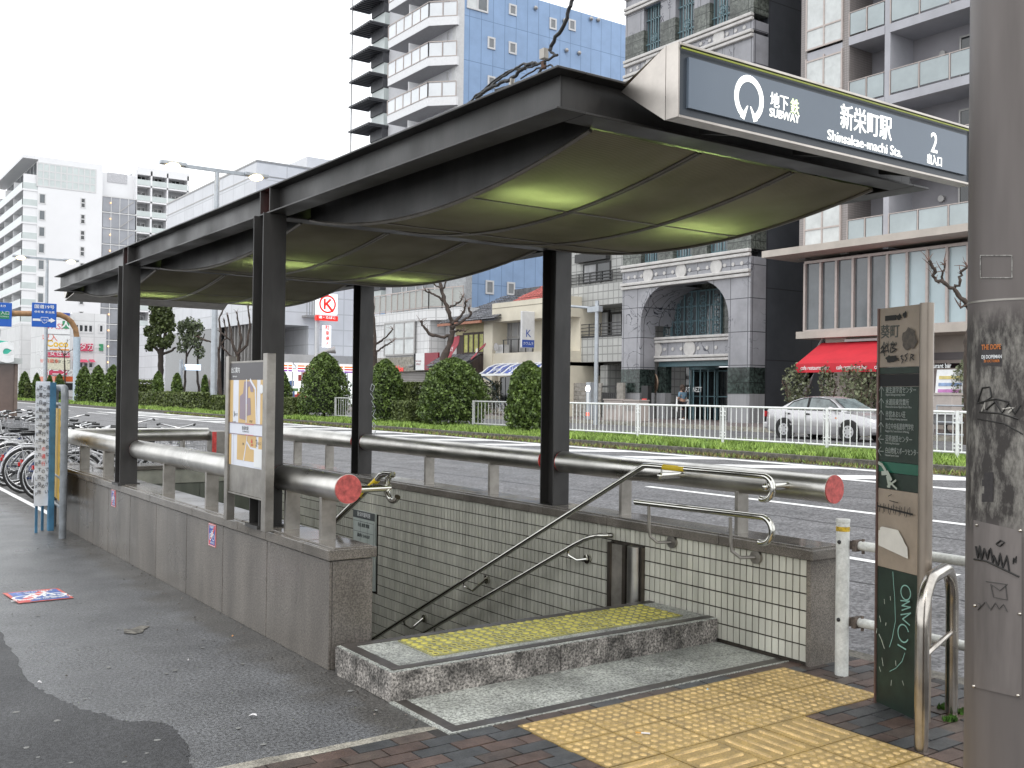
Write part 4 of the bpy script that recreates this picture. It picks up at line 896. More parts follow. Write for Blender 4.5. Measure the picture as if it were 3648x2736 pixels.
NM=['panel nearest the camera behind the pole','panel behind the street pole and guide sign','right of the silver car','in front of the silver car','left of the car before the cafe','in front of the arched doorway','in front of the beige cabinets']
for k in range(7):
    a,b=yy[k],min(yy[k+1],1e9); fence('white_fence','white barred median fence '+NM[k] if k!=0 else 'white barred median fence panel at the far right edge',FX,a,b,18,wf)
gf=mat('grey_fence_paint',(.50,.51,.50),.45,var=.08)
for (u0,u1,lb) in ((1022,1098,'grey barred median fence between two round bushes'),(724,764,'grey barred median fence right of the cone bush')):
    x=FX+.5; b,a=pt(u0,900,'x',x).y,pt(u1,900,'x',x).y; fence('grey_fence',lb,x,a,b,max(4,int((b-a)/.22)),gf,h=.95)
# foliage
def leaf_mat(name,c,c2):
    m=mat(name,c,.55,color2=c2,scale=3.5,island=.45,detail=5); return m
def foliage(N,fn,size,name,m,parent,loc,seed=0,up=.3):
    g=np.random.default_rng(seed); P,Nn=fn(N,g); a=g.normal(size=(N,3)); a/=np.linalg.norm(a,axis=1)[:,None]; a=a+Nn*.4; b=np.cross(a,g.normal(size=(N,3))); b/=np.linalg.norm(b,axis=1)[:,None]; a/=np.linalg.norm(a,axis=1)[:,None]
    s=size*g.uniform(.5,1.3,N)[:,None]; V=np.stack([P-b*s*.5,P+a*s*.5-b*0,P+b*s*.5,P-a*s*.6],1).reshape(-1,3); F_=np.arange(4*N).reshape(-1,4)
    me=bpy.data.meshes.new(name); me.from_pydata((V-np.array(loc)+0).tolist(),[],F_.tolist()); me.materials.append(m); o=bpy.data.objects.new(name,me); lnk(o,parent,loc); return o
def cone_fn(r,h,p=1.9,lump=.07):
    def fn(N,g):
        t=g.random(N)**.8; a=g.uniform(0,6.283,N); prof=np.where(t<.18,.80+.2*(t/.18),(1-((t-.18)/.82)**p))
        prof=np.clip(prof,0,1)**.62; l=1+lump*np.sin(a*3+t*7)+lump*.8*np.sin(a*7-t*13)+lump*.7*np.sin(a*13+t*29)+lump*.6*np.sin(a*5+t*41+2)
        depth=1.05-.27*g.random(N)**1.3; rr=r*prof*l*depth; P=np.stack([rr*np.cos(a),rr*np.sin(a),.12+t*h*(1+.015*np.sin(a*5))],1); Nn=np.stack([np.cos(a),np.sin(a),.3+t],1); return P,Nn
    return fn
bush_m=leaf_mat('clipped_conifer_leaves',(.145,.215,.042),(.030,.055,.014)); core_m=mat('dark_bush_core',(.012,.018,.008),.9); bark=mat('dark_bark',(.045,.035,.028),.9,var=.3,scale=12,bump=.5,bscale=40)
def topiary(name,label,u,vb,vt,wpx,N=9000,seed=0,p=1.9,x=None,size=.085,grp='clipped cone bushes on the median'):
    base=pt(u,vb,'z',GZ-.03)
    if x is not None or base.x>MX1-.2: base=pt(u,(vb),'x',x or 19.9); base.z=GZ-.03
    d=(base-CAM).dot(FW); h=(vb-vt)*S_/3604*d; r=wpx/2*S_/3604*d
    t=thing(name,label,'bush',base,grp); base=Vector((base.x,base.y,GZ-.03))
    fn=cone_fn(r,h,p)
    o=foliage(N,lambda n_,g:(lambda q:(q[0]+np.array(base),q[1]))(fn(n_,g)),size,'foliage',bush_m,t,base,seed)
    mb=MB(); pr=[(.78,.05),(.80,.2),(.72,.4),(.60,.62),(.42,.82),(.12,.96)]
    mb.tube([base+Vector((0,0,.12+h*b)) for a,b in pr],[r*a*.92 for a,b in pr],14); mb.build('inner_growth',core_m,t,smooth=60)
    MB().cyl(base,base+Vector((0,0,.3)),.07,8).build('stem',bark,t); return t
topiary('cone_bush','large clipped cone bush in front of the convenience store',700,903,768,106,11000,1)
topiary('cone_bush','wide round clipped bush in front of the old tiled house',978,921,781,140,15000,2,2.6)
topiary('cone_bush','round clipped bush in front of the blue awning shop',1140,929,785,90,12000,3,2.8)
topiary('cone_bush','clipped bush half hidden behind the middle column',832,905,775,86,8000,4,2.2)
topiary('cone_bush','clipped cone bush half hidden behind the map board column',603,898,800,54,5000,5)
for i,(u,w_,vt,vb,lb) in enumerate([(53,25,801,858,'leftmost dark clipped bush beyond the bicycles'),(79,18,801,856,'second dark clipped bush from the left edge'),(107,15,803,855,'small pointed bush behind the blue sign board'),(128,23,804,860,'small pointed bush right of the blue sign board'),(181,36,797,873,'left of three big cone bushes before the white building'),(211,38,795,874,'middle of three big cone bushes before the white building'),(244,42,794,876,'right of three big cone bushes beside the column')]): topiary('cone_bush',lb,u,vb,vt,w_,2600,10+i,size=.16,x=20.0)
for i,(u,w_,vt,vb,lb) in enumerate([(341,23,786,860,'slim cypress just right of the far column'),(382,22,786,859,'slim cypress left of the lamp post'),(442,14,790,862,'narrow cypress just before the double lamp post')]): topiary('slim_cypress',lb,u,vb,vt,w_,2600,20+i,p=3.2,size=.14,x=20.2,grp='slim cypress shrubs on the median')
hedge_m=leaf_mat('box_hedge_leaves',(.16,.20,.055),(.045,.065,.02))
def hedge(label,u0,u1,vt,x,N,seed,dep=1.0,size=.09,h=None):
    a,b=pt(u1,860,'x',x).y,pt(u0,860,'x',x).y; um=(u0+u1)/2; z1=pt(um,vt,'x',x).z; h=h or z1-GZ
    t=thing('hedge',label,'hedge',(x,(a+b)/2,GZ-.03),'low clipped hedges on the median')
    def fn(n_,g):
        f=g.random(n_); P=np.stack([x+g.uniform(-dep/2,dep/2,n_),g.uniform(a,b,n_),GZ+g.uniform(0.02,h,n_)],1); s=g.integers(0,5,n_); P[s==0,0]=x-dep/2+g.uniform(0,.12,(s==0).sum()); P[s==1,0]=x-dep/2+g.uniform(-.03,.06,(s==1).sum()); m_=(s==2)|(s==3); P[m_,2]=GZ+h-g.uniform(0,.08,m_.sum())+.04*np.sin(P[m_,1]*2.3); m_=(s==4); P[m_,1]=a+g.uniform(0,.12,m_.sum())
        return P,np.tile(np.array([-.3,-.2,.6]),(n_,1))
    foliage(N,fn,size,'foliage',hedge_m,t,(x,(a+b)/2,GZ-.03),seed)
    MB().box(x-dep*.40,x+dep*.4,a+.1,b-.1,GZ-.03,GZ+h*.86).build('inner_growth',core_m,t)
hedge('taller hedge behind the round bushes',874,905,828,20.9,6000,1,.9); hedge('low hedge between the middle column and the wide bush',868,902,868,20.0,7000,2,.9); hedge('low hedge left of the large cone bush',618,652,860,20.2,5000,3,.9)
hedge('low hedge beside the lamp post',470,498,856,20.2,3000,4,.9,.12); hedge('long low hedge under the slim cypresses',317,456,852,20.3,8000,5,.9,.13,h=1.05); hedge('low hedge among the leftmost bushes',50,64,828,20.3,1500,6,.9,.15); hedge('tall square hedge beside the big cone bushes',246,316,822,20.6,4000,7,1.2,.15)
# pruned bare trees
bt=mat('pruned_bark',(.085,.062,.05),.9,color2=(.035,.028,.024),scale=6,bump=.6,bscale=25); twig_m=mat('reddish_twigs',(.16,.10,.08),.8)
def bare_tree(label,base,segs,twigs=True,seed=0,sc=1,cat='tree',name='pruned_tree'):
    # segs: list of (points in metres relative: list of (x,z)) thick-to-thin limbs
    t=thing(name,label,cat,base,'pruned bare street trees'); base=Vector(base); rd=random.Random(seed); tw=MB()
    for i,(pts,r0,r1) in enumerate(segs):
        P=[];n=len(pts)
        for k,p in enumerate(pts):
            yv=p[2] if len(p)>2 else rd.uniform(-.15,.15)*(1 if i else .2)
            P.append(base+_rt*p[0]*sc+_fw*yv*sc+Vector((0,0,p[1]*sc)))
        # refine
        Q=[];rs=[]
        for k in range(n-1):
            for j in range(4):
                s=j/4; q=P[k].lerp(P[k+1],s); o_=Vector((rd.uniform(-1,1),rd.uniform(-1,1),rd.uniform(-1,1)))*.035*sc; Q.append(q+(o_ if j else Vector())); f_=(k+s)/(n-1); rs.append((r0+(r1-r0)*f_)*sc*(1+rd.uniform(-.15,.28)))
        Q.append(P[-1]); rs.append(r1*sc*1.5)
        MB().tube(Q,rs,9).build('trunk' if i==0 else 'limb',bt,t,smooth=True)
        if twigs:
            for q,rr__ in list(zip(Q,rs))[len(Q)//2:]:
                for _ in range(rd.choice((0,1)) if q is not Q[-1] else 6):
                    d=Vector((rd.uniform(-1,1),rd.uniform(-1,1),rd.uniform(-.2,1.3))).normalized()*rd.uniform(.1,.34)*sc; tw.tube([q,q+d*.5+Vector((rd.uniform(-.04,.04),0,.02)),q+d],[.012*sc,.009*sc,.004*sc],4)
    if tw.v: tw.build('twigs',twig_m,t,kind='stuff')
    return t
def tree_px(label,ub,vb,x,segs_px,r0,seed=0,**k):
    b=pt(ub,vb,'x',x); d=(b-CAM).dot(FW); s=S_/3604*d; out=[]
    for i,(pts,ra,rb) in enumerate(segs_px): out.append(([((u-ub)*s,(vb-v)*s) for u,v in pts],ra*s*(.75 if i==0 else .62),rb*s*.7))
    return bare_tree(label,(b.x,b.y,b.z),out,seed=seed,**k)
tree_px('bare pruned tree with knobbly arms above the wide round bush',968,905,21.6,[([(968,905),(962,850),(950,795),(962,760),(972,730),(975,705)],11,7),([(975,705),(968,680),(958,655),(950,630),(945,600),(940,560)],7,4),([(972,725),(950,728),(925,722),(912,705),(906,695)],6,3),([(975,700),(990,685),(1000,668),(1004,650)],5,3),([(973,708),(1000,690),(1015,678),(1010,665)],5,3),([(955,650),(940,640),(925,632),(915,628)],4,2),([(960,665),(975,660),(990,652),(996,640)],4,2),([(948,625),(935,615),(922,600)],3,2),([(952,630),(958,610),(962,598)],3,2),([(978,715),(995,712),(1002,716)],4,2)],1,3)
tree_px('bare tree hidden behind the middle column, arms showing right of it',806,900,21.6,[([(806,900),(804,820),(806,760)],10,7),([(806,765),(820,752),(832,745),(845,738)],4,2),([(806,745),(822,735),(838,720),(846,710)],4,2),([(806,760),(806,690),(800,640)],6,3)],1,5)
tree_px('bare pruned tree behind the map board',508,905,23,[([(508,905),(510,830),(512,770)],9,6),([(512,770),(500,740),(492,705),(488,680)],5,2),([(512,770),(520,735),(512,700),(508,675)],5,2),([(512,765),(530,745),(536,700),(532,660)],5,2),([(510,780),(490,765),(478,750)],4,2),([(500,740),(484,725),(470,715)],3,2)],1,8)
tree_px('bare dark tree behind the double lamp post',470,905,24,[([(478,900),(472,800),(470,755)],6,4),([(470,760),(475,720),(470,690),(478,665)],4,2),([(470,755),(455,738),(440,735),(425,728)],4,2),([(472,745),(485,730),(480,690)],3,2)],1,9)
tree_px('bare knobbly tree behind the guide sign and the pole',2096,905,21,[([(2092,960),(2094,880),(2090,800),(2088,740),(2100,690)],14,11),([(2100,690),(2085,655),(2060,630),(2035,612),(2022,600),(2010,580),(1998,565)],8,4),([(2065,630),(2068,610),(2072,590),(2080,578)],5,3),([(2100,668),(2085,660),(2070,665)],5,3),([(2035,612),(2030,590),(2033,575)],4,2)],1,4)
tree_px('small bare tree among the white signs at the left',139,905,24,[([(139,860),(138,800),(137,765)],2,1.5),([(137,770),(130,758),(124,752)],1.2,.8),([(137,768),(148,758),(155,755)],1.2,.8),([(137,765),(140,745),(143,735)],1.2,.6)],1,6)
# leafy street trees
def leafy(label,ub,vb,x,blobs,trunk,N,size,seed,m,group='evergreen street trees'):
    b=pt(ub,vb,'x',x); d=(b-CAM).dot(FW); s=S_/3604*d; t=thing('street_tree',label,'tree',b,group); rd=random.Random(seed)
    for i,(pts,r0,r1) in enumerate(trunk):
        MB().tube(wig([tuple(b+_rt*((u-ub)*s)+Vector((0,0,(vb-v)*s))) for u,v in pts],1,4,.05,seed+i),[ (r0+(r1-r0)*k/(4*(len(pts)-1)))*s for k in range(4*(len(pts)-1)+1)],8).build('trunk' if i==0 else 'limb',bark,t,smooth=True)
    cs=[(b+_rt*((u-ub)*s)+Vector((0,0,(vb-v)*s)),ru*s,rv*s) for u,v,ru,rv in blobs]; tot=sum(c[1]*c[2] for c in cs)
    def fn(n_,g):
        P=[];Nn=[]
        for c,ru,rv in cs:
            k=int(n_*ru*c[0]*0+n_*ru*rv/tot) if False else int(n_*ru*rv/tot); a=g.normal(size=(k,3)); a/=np.linalg.norm(a,axis=1)[:,None]; r=(.45+.55*g.random(k)**.5)[:,None]*(1+.18*np.sin(a[:,0:1]*9+a[:,2:3]*7)); P.append(np.array(c)+a*r*np.array([ru,ru,rv])); Nn.append(a)
        P=np.concatenate(P);Nn=np.concatenate(Nn); return P,Nn
    g=np.random.default_rng(seed); P,Nn=fn(N,g); N2=len(P)
    foliage(N2,lambda n_,g_:(P,Nn),size,'crown',m,t,b,seed)
ev=leaf_mat('evergreen_leaves',(.11,.14,.04),(.03,.045,.015)); sp2=leaf_mat('sparse_olive_leaves',(.14,.17,.09),(.05,.065,.03))
leafy('dark evergreen tree between the far column and the cypress',342,860,27,[(335,690,14,16),(352,680,18,24),(362,700,14,18),(330,735,12,14),(352,740,17,12),(340,712,12,12),(366,728,8,10),(318,715,9,12),(360,655,12,16),(332,660,12,14),(320,750,8,9)],[([(345,862),(346,800),(347,760),(350,730)],7,5),([(348,770),(330,745),(322,735)],4,2),([(350,740),(362,700),(365,680)],4,2),([(349,750),(338,700),(335,670)],4,2),([(350,765),(372,755),(378,750)],3,2)],4800,.26,3,ev)
leafy('thin sparse tree left of the lamp post',400,850,27,[(398,715,16,22),(415,735,20,18),(392,750,12,14),(424,710,14,18),(430,760,12,14),(408,700,14,16),(388,705,8,12)],[([(398,850),(400,800),(401,740),(402,700)],3,1),([(430,850),(425,800),(428,750),(440,720)],3,1),([(402,770),(415,745),(425,720)],2,1)],1600,.22,4,sp2)
# young olive shrubs before the cafe
for i,(u,vb,x,lb,w_) in enumerate([(1720,905,33.4,'feathery olive shrub left of the cafe pillar',.55),(1787,905,33.4,'feathery olive shrub before the cafe pillar',.35),(1858,905,33.4,'wide feathery olive shrub before the cafe doors',.75),(2080,905,33.4,'yellow green shrub behind the bare tree trunk',.35)]):
    b=pt(u,vb,'x',x); b.z=.42; t=thing('olive_shrub',lb,'shrub',b,'olive shrubs before the cafe'); r_=w_*1.5; H_=2.5
    def fn(n_,g): a=g.uniform(0,6.28,n_); z=g.random(n_)**.7; r=r_*(.25+.75*z)*g.random(n_)**.75*(1-.5*np.clip(z-.7,0,1)*5*.5); P=np.stack([b.x+r*np.cos(a),b.y+r*np.sin(a),.55+z*H_*(1-.2*r/r_)],1); return P,np.tile([0,0,1.5],(n_,1))
    foliage(int(950*w_/.5),fn,.105,'foliage',leaf_mat('olive_leaves',(.19,.21,.12),(.09,.10,.055)),t,b,30+i)
    mb=MB(); rd=random.Random(i)
    for k in range(9): a=rd.uniform(0,6.28); mb.tube([(b.x,b.y,.42),(b.x+.3*r_*math.cos(a),b.y+.3*r_*math.sin(a),1.3),(b.x+.75*r_*math.cos(a),b.y+.75*r_*math.sin(a),2.3)],[.02,.014,.006],5)
    mb.build('stems',twig_m,t); MB().cyl((b.x,b.y,.42),(b.x,b.y,.72),.22,14,r2=.28).build('planter',conc,t,smooth=True)
# ---------------- buildings ----------------
class Face:
    def __init__(s,ax,val): s.ax=ax; s.val=val
    def px(s,u,v): p=pt(u,v,s.ax,s.val); return ((p.y if s.ax=='x' else p.x),p.z)
    def rect(s,u0,u1,v0,v1):
        a,zt_=s.px(u0,v0); _,zb_=s.px(u0,v1); b,_=s.px(u1,(v0+v1)/2); return (a,b,zb_,zt_)
    def box(s,mb,r,d0,d1):   # d outward
        a,b,z0,z1=r
        if s.ax=='x': return mb.box(s.val-d1,s.val-d0,a,b,z0,z1)
        return mb.box(a,b,s.val-d1,s.val-d0,z0,z1)
    def P(s,a,z,d=0): return Vector((s.val-d,a,z)) if s.ax=='x' else Vector((a,s.val-d,z))
    def right(s): return Vector((0,-1,0)) if s.ax=='x' else Vector((1,0,0))
    def add(s,name,m,parent,r,d0,d1,**k): return s.box(MB(),r,d0,d1).build(name,m,parent,**k)
    def addp(s,name,m,parent,u0,u1,v0,v1,d0,d1,**k): return s.add(name,m,parent,s.rect(u0,u1,v0,v1),d0,d1,**k)
    def window(s,parent,r,nx,nz,fm,gm,d=.03,fw=.06,name='window',zf=None,deep=0):
        a,b,z0,z1=r
        if a>b: a,b=b,a
        f=MB(); zs=zf or [z0+(z1-z0)*i/nz for i in range(nz+1)]; as_=[a+(b-a)*i/nx for i in range(nx+1)]
        for x in as_: s.box(f,(x-fw/2,x+fw/2,z0-fw/2,z1+fw/2),-deep,max(d,.045)+.02)
        for z in zs: s.box(f,(a,b,z-fw/2,z+fw/2),-deep,max(d,.045)+.018)
        o=f.build(name,fm,parent)
        for i in range(nx):
            for j in range(len(zs)-1): s.add('pane',gm if not isinstance(gm,list) else gm[(i+j)%len(gm)],o,(as_[i]+fw/2,as_[i+1]-fw/2,zs[j]+fw/2,zs[j+1]-fw/2),-.02,max(.035,d-.01))
        return o
    def text(s,st,size,u,v,m,parent,d=.06,**k): a,z=s.px(u,v); return text(st,size,s.P(a,z,d),s.right(),(0,0,1),m,parent,**k)
    def flat(s,a,z,d=.05): return Flat(s.P(a,z,d),s.right(),(0,0,1),.004)
def jm(name,c,jc,sx,sz,axis,w=.012,rough=.4,var=.06,speck=None,off=0,rows=True,vein=None):
    """stone or tile cladding too far away to build: colour with thin recessed joints"""
    m=mat(name,c,rough,var=var,scale=.8,speck=speck); n=m.node_tree; b=n.nodes['Principled BSDF']
    src=b.inputs['Base Color'].links[0].from_socket
    geo=n.nodes.new('ShaderNodeNewGeometry'); sp=n.nodes.new('ShaderNodeSeparateXYZ'); n.links.new(geo.outputs['Position'],sp.inputs[0])
    cb=n.nodes.new('ShaderNodeCombineXYZ')
    hs=n.nodes.new('ShaderNodeMath'); hs.operation='ADD'; n.links.new(sp.outputs[0],hs.inputs[0]); n.links.new(sp.outputs[1],hs.inputs[1])
    n.links.new(hs.outputs[0] if axis=='xy' else sp.outputs['xyz'.index(axis)],cb.inputs[0]); n.links.new(sp.outputs[2],cb.inputs[1])
    br=n.nodes.new('ShaderNodeTexBrick'); br.offset=off; br.squash=1; br.inputs['Scale'].default_value=1; br.inputs['Brick Width'].default_value=sx; br.inputs['Row Height'].default_value=sz; br.inputs['Mortar Size'].default_value=w; br.inputs['Mortar Smooth'].default_value=.1; br.inputs['Bias'].default_value=0
    br.inputs['Color1'].default_value=(1,1,1,1); br.inputs['Color2'].default_value=(.93,.93,.93,1); br.inputs['Mortar'].default_value=(0,0,0,1)
    n.links.new(cb.outputs[0],br.inputs['Vector'])
    ml=n.nodes.new('ShaderNodeMix'); ml.data_type='RGBA'; ml.blend_type='MULTIPLY'; ml.inputs[0].default_value=1; n.links.new(src,ml.inputs[6]); n.links.new(br.outputs[0],ml.inputs[7])
    mx_=n.nodes.new('ShaderNodeMix'); mx_.data_type='RGBA'; n.links.new(br.outputs[1],mx_.inputs[0]); n.links.new(ml.outputs[2],mx_.inputs[6]); mx_.inputs[7].default_value=(*(rgb(jc) if isinstance(jc,str) else jc),1)
    last=mx_.outputs[2]
    if vein:
        vo=n.nodes.new('ShaderNodeTexNoise'); vo.inputs['Scale'].default_value=vein[0]; vo.inputs['Detail'].default_value=6; vo.inputs['Distortion'].default_value=1.2; n.links.new(geo.outputs['Position'],vo.inputs['Vector'])
        ab=n.nodes.new('ShaderNodeMath'); ab.operation='SUBTRACT'; ab.inputs[1].default_value=.5; n.links.new(vo.outputs[0],ab.inputs[0]); a2=n.nodes.new('ShaderNodeMath'); a2.operation='ABSOLUTE'; n.links.new(ab.outputs[0],a2.inputs[0])
        mk_=n.nodes.new('ShaderNodeTexNoise'); mk_.inputs['Scale'].default_value=vein[0]*.45; n.links.new(geo.outputs['Position'],mk_.inputs['Vector'])
        r=n.nodes.new('ShaderNodeMapRange'); r.inputs[1].default_value=vein[1]*.4; r.inputs[2].default_value=vein[1]; r.inputs[3].default_value=1; r.inputs[4].default_value=0; n.links.new(a2.outputs[0],r.inputs[0])
        r2=n.nodes.new('ShaderNodeMapRange'); r2.inputs[1].default_value=.50; r2.inputs[2].default_value=.60; n.links.new(mk_.outputs[0],r2.inputs[0]); mu=n.nodes.new('ShaderNodeMath'); mu.operation='MULTIPLY'; n.links.new(r.outputs[0],mu.inputs[0]); n.links.new(r2.outputs[0],mu.inputs[1])
        m3=n.nodes.new('ShaderNodeMix'); m3.data_type='RGBA'; n.links.new(mu.outputs[0],m3.inputs[0]); n.links.new(last,m3.inputs[6]); m3.inputs[7].default_value=(*vein[2],1); last=m3.outputs[2]
    n.links.new(last,b.inputs['Base Color']); return m
def glass(name,c,rough=.06,metal=0,var=.15,scale=.6,spec=.9): return mat(name,c,rough,metal,var=var,scale=scale,spec=spec)
g_dark=glass('dark_glass',(.015,.018,.02)); g_grey=glass('grey_glass',(.10,.115,.125),.08); g_blue=glass('pale_blue_blind_glass',(.40,.50,.53),.15,var=.04); g_white=glass('white_curtain_glass',(.56,.58,.57),.18,var=.08,scale=1.5); g_frost=glass('frosted_balcony_glass',(.33,.38,.39),.22,var=.08); g_lit=mat('yellow_lit_window',(.35,.33,.08),.3,var=.3,scale=3,emit=(.5,.55,.08),estr=.10)
curt=mat('lace_curtain',(.42,.42,.42),.5,color2=(.25,.25,.26),scale=5,streak=.05)
alu=mat('grey_aluminium',(.36,.35,.34),.4,.4,var=.06); beige_al=mat('beige_aluminium',(.45,.39,.36),.4,.2,var=.05); dk=mat('dark_window_frame',(.03,.03,.03),.5,var=.1); teal=mat('teal_grille_paint',(.13,.22,.25),.4,var=.1,scale=8); wfr=mat('white_frame',(.6,.6,.6),.5,var=.04)
# --- cafe apartment block
XA_=35.4; F_=Face('x',XA_); t=thing('apartment_building','grey apartment block with glass balconies over a red awning cafe','building',(XA_+8,F_.px(1900,600)[0],.42))
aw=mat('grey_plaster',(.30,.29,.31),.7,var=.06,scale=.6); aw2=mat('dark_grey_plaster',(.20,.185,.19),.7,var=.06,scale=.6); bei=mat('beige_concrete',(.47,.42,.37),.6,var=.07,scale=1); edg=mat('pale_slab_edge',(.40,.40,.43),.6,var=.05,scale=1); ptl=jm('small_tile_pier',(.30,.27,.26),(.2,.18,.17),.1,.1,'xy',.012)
yR=F_.px(2400,600)[0]
def col(u0,u1,v0,v1,d0,d1,n,m,**k): return F_.addp(n,m,t,u0,u1,v0,v1,d0,d1,**k)
a0=F_.px(1727,500)[0]; z2=F_.px(1737,560)[1]
F_.add('main_wall',aw,t,(a0-.05,yR,z2,32),-12,-1.55)
F_.add('left_pier',ptl,t,(a0,F_.px(1740,500)[0],z2,32),-10,0); aP1,aP1b=F_.px(1818,300)[0],F_.px(1833,300)[0]; F_.add('pier',ptl,t,(aP1,aP1b,z2,32),-1.6,0); aP2,aP2b=F_.px(1910,300)[0],F_.px(1922,300)[0]; F_.add('pier',edg,t,(aP2,aP2b,z2,32),-1.6,.02)
dz0=F_.px(1835,28)[1]; dz=(F_.px(1835,28)[1]-F_.px(1835,475)[1])/3; zr=lambda k:dz0-(k)*dz
zb_r=F_.px(1835,79)[1]-dz0; zs1=F_.px(1835,81)[1]-dz0; zs2=F_.px(1835,99)[1]-dz0
aL=F_.px(1740,400)[0]
for k in range(-3,4):
    z=zr(k)
    if k<3:
        F_.add('floor_slab',edg,t,(aP1b,aP2,z+zs2,z+zs1),-1.6,.05); F_.add('floor_slab',edg,t,(aP2b,yR,z+zs2,z+zs1),-1.6,.05); F_.add('spandrel',edg,t,(aL,aP1,z+zs2-.12,z+zs1-.1),-.4,.0)
    for (a,b,n_) in ((aP1b,aP2,2),(aP2b,yR,6)):
        r=MB(); F_.box(r,(a,b,z-.03,z),0,.04)
        o=r.build('balcony_rail',beige_al,t)
        if b==yR: b=a-(a-b)*1.0
        w_=(a-b)/n_ if n_==2 else 1.28; n2=2 if n_==2 else int((a-b)/w_)
        for i in range(n2):
            F_.add('glass_panel',g_frost,o,(a-i*w_-.05,a-(i+1)*w_+.05,z+zb_r+.05,z-.05),.0,.02); F_.add('rail_post',beige_al,o,(a-i*w_+.02,a-i*w_-.02,z+zb_r-.05,z-.03),0,.04)
    # recess back windows
    zz=z+zs1
    Fb=Face('x',XA_+1.5)
    Fb.window(t,(aP1b-1.15,aP2+.1,zz+.1,zz+2.0),1,1,beige_al,g_dark,.03,.08); Fb.window(t,(aP2b-2.1,aP2b-5.0,zz+.1,zz+2.05),2,1,alu,[g_grey,g_dark],.03,.07); MB().cyl(Fb.P(aP2b-1.35,zz+1.6,0),Fb.P(aP2b-1.35,zz+1.6,.1),.13,14).build('vent',alu,t,smooth=True)
    # corner window column
    zt=z+.95; F_.window(t,(aL,aP1,z+zs1+.02,z+zs2+dz-.05),2,2,beige_al,[g_white,g_white],-.0,.07,zf=[z+zs1+.02,z+zs1+.85,z+zs2+dz-.15])
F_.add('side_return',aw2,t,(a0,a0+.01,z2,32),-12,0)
col(1690,2500,549,563,-1.0,1.35,'canopy_slab',bei); 
gz0,gz1=F_.px(1739,716)[1],F_.px(1739,570)[1]
F_.add('second_floor_core',mat('dim_interior',(.10,.105,.11),.8),t,(F_.px(1742,650)[0],yR,gz0,gz1+.05),-11,-.5)
us=[1741,1775,1809,1845,1880,1919,1961.5,2005,2048,2093]; as_=[F_.px(u,640)[0] for u in us]; st_=as_[-2]-as_[-1]; as_+= [as_[-1]-st_*k for k in range(1,5)]
for i,a in enumerate(as_): F_.add('mullion',beige_al,t,(a+.05,a-.05,gz0,gz1),-.1,.12)
for i,(a,b) in enumerate(zip(as_,as_[1:])): F_.add('pane',g_grey if i<5 else g_blue,t,(a-.05,b+.05,gz0+.05,gz1-.02),-.05,0)
F_.add('head_rail',beige_al,t,(as_[0],yR,gz1-.03,gz1+.08),-.1,.14); F_.add('sill_rail',beige_al,t,(as_[0],yR,gz0-.03,gz0+.05),-.1,.14)
col(1734,2500,718,733,-6,.45,'lower_slab',bei)
zl=F_.px(1734,733)[1]
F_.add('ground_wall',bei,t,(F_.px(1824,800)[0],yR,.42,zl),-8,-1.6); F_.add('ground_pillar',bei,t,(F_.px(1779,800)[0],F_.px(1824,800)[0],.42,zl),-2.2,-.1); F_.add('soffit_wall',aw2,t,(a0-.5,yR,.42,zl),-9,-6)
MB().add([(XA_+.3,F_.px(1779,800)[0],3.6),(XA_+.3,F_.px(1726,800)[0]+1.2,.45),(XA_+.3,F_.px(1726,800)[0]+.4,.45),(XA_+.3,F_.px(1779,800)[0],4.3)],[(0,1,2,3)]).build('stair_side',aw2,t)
MB().tube([(XA_+.1,F_.px(1781,800)[0],4.5),(XA_+.1,F_.px(1728,800)[0]+.5,1.3)],.05,8).build('stair_rail',alu,t,smooth=True)
Fg=Face('x',XA_+1.6)
Fg.window(t,Fg.rect(1846,1897,806,900),4,1,beige_al,g_dark,.04,.14,'glass_doors'); Fg.window(t,Fg.rect(1846,1897,792,804),2,1,beige_al,g_dark,.04,.1,'transom_window')
Fg.window(t,Fg.rect(2022,2082,806,900),4,1,beige_al,g_dark,.04,.12,'glass_doors'); Fg.window(t,Fg.rect(2018,2085,782,799),2,1,beige_al,g_dark,.04,.12,'transom_window'); Fg.addp('dark_fascia',aw2,t,2018,2140,762,778,0,.06)
awn=thing('red_awning','red sloping cafe awning with white lettering on its valance','awning',(XA_-1,F_.px(1830,780)[0],5.0))
rm=mat('red_canvas',(.55,.02,.035),.7,var=.08,scale=1); p0=Vector((XA_-.02,F_.px(1775,740)[0],F_.px(1775,741)[1])); Ff=Face('x',XA_-2.1); aF=Ff.px(1720,790); aE=Ff.px(1893,790)[0]; zf_=aF[1]+ (Ff.px(1720,786)[1]-aF[1]); pE=aE+ (p0.y-aF[0])*-1
v=[(XA_-.02,p0.y,p0.z),(XA_-2.1,aF[0],zf_),(XA_-2.1,aE,zf_),(XA_-.02,aE,p0.z)]
MB().add([Vector(q) for q in v]+[Vector(q)-Vector((0,0,.04)) for q in v],[(0,1,2,3),(7,6,5,4),(0,4,5,1),(2,6,7,3)]).build('canvas',rm,awn)
MB().box(XA_-2.13,XA_-2.10,aF[0],aE,zf_-.36,zf_).build('valance',rm,awn)
nl=4
for i in range(4): text('cafe restaurant bar',.235,(XA_-2.135,aF[0]-.95-i*1.72,zf_-.18),(0,-1,0),(0,0,1),wht,awn,bold=.01,sx=.78)
MB().box(XA_-.2,XA_,aF[0]-.9,aE,p0.z,p0.z+.1).build('head_box',alu,awn)
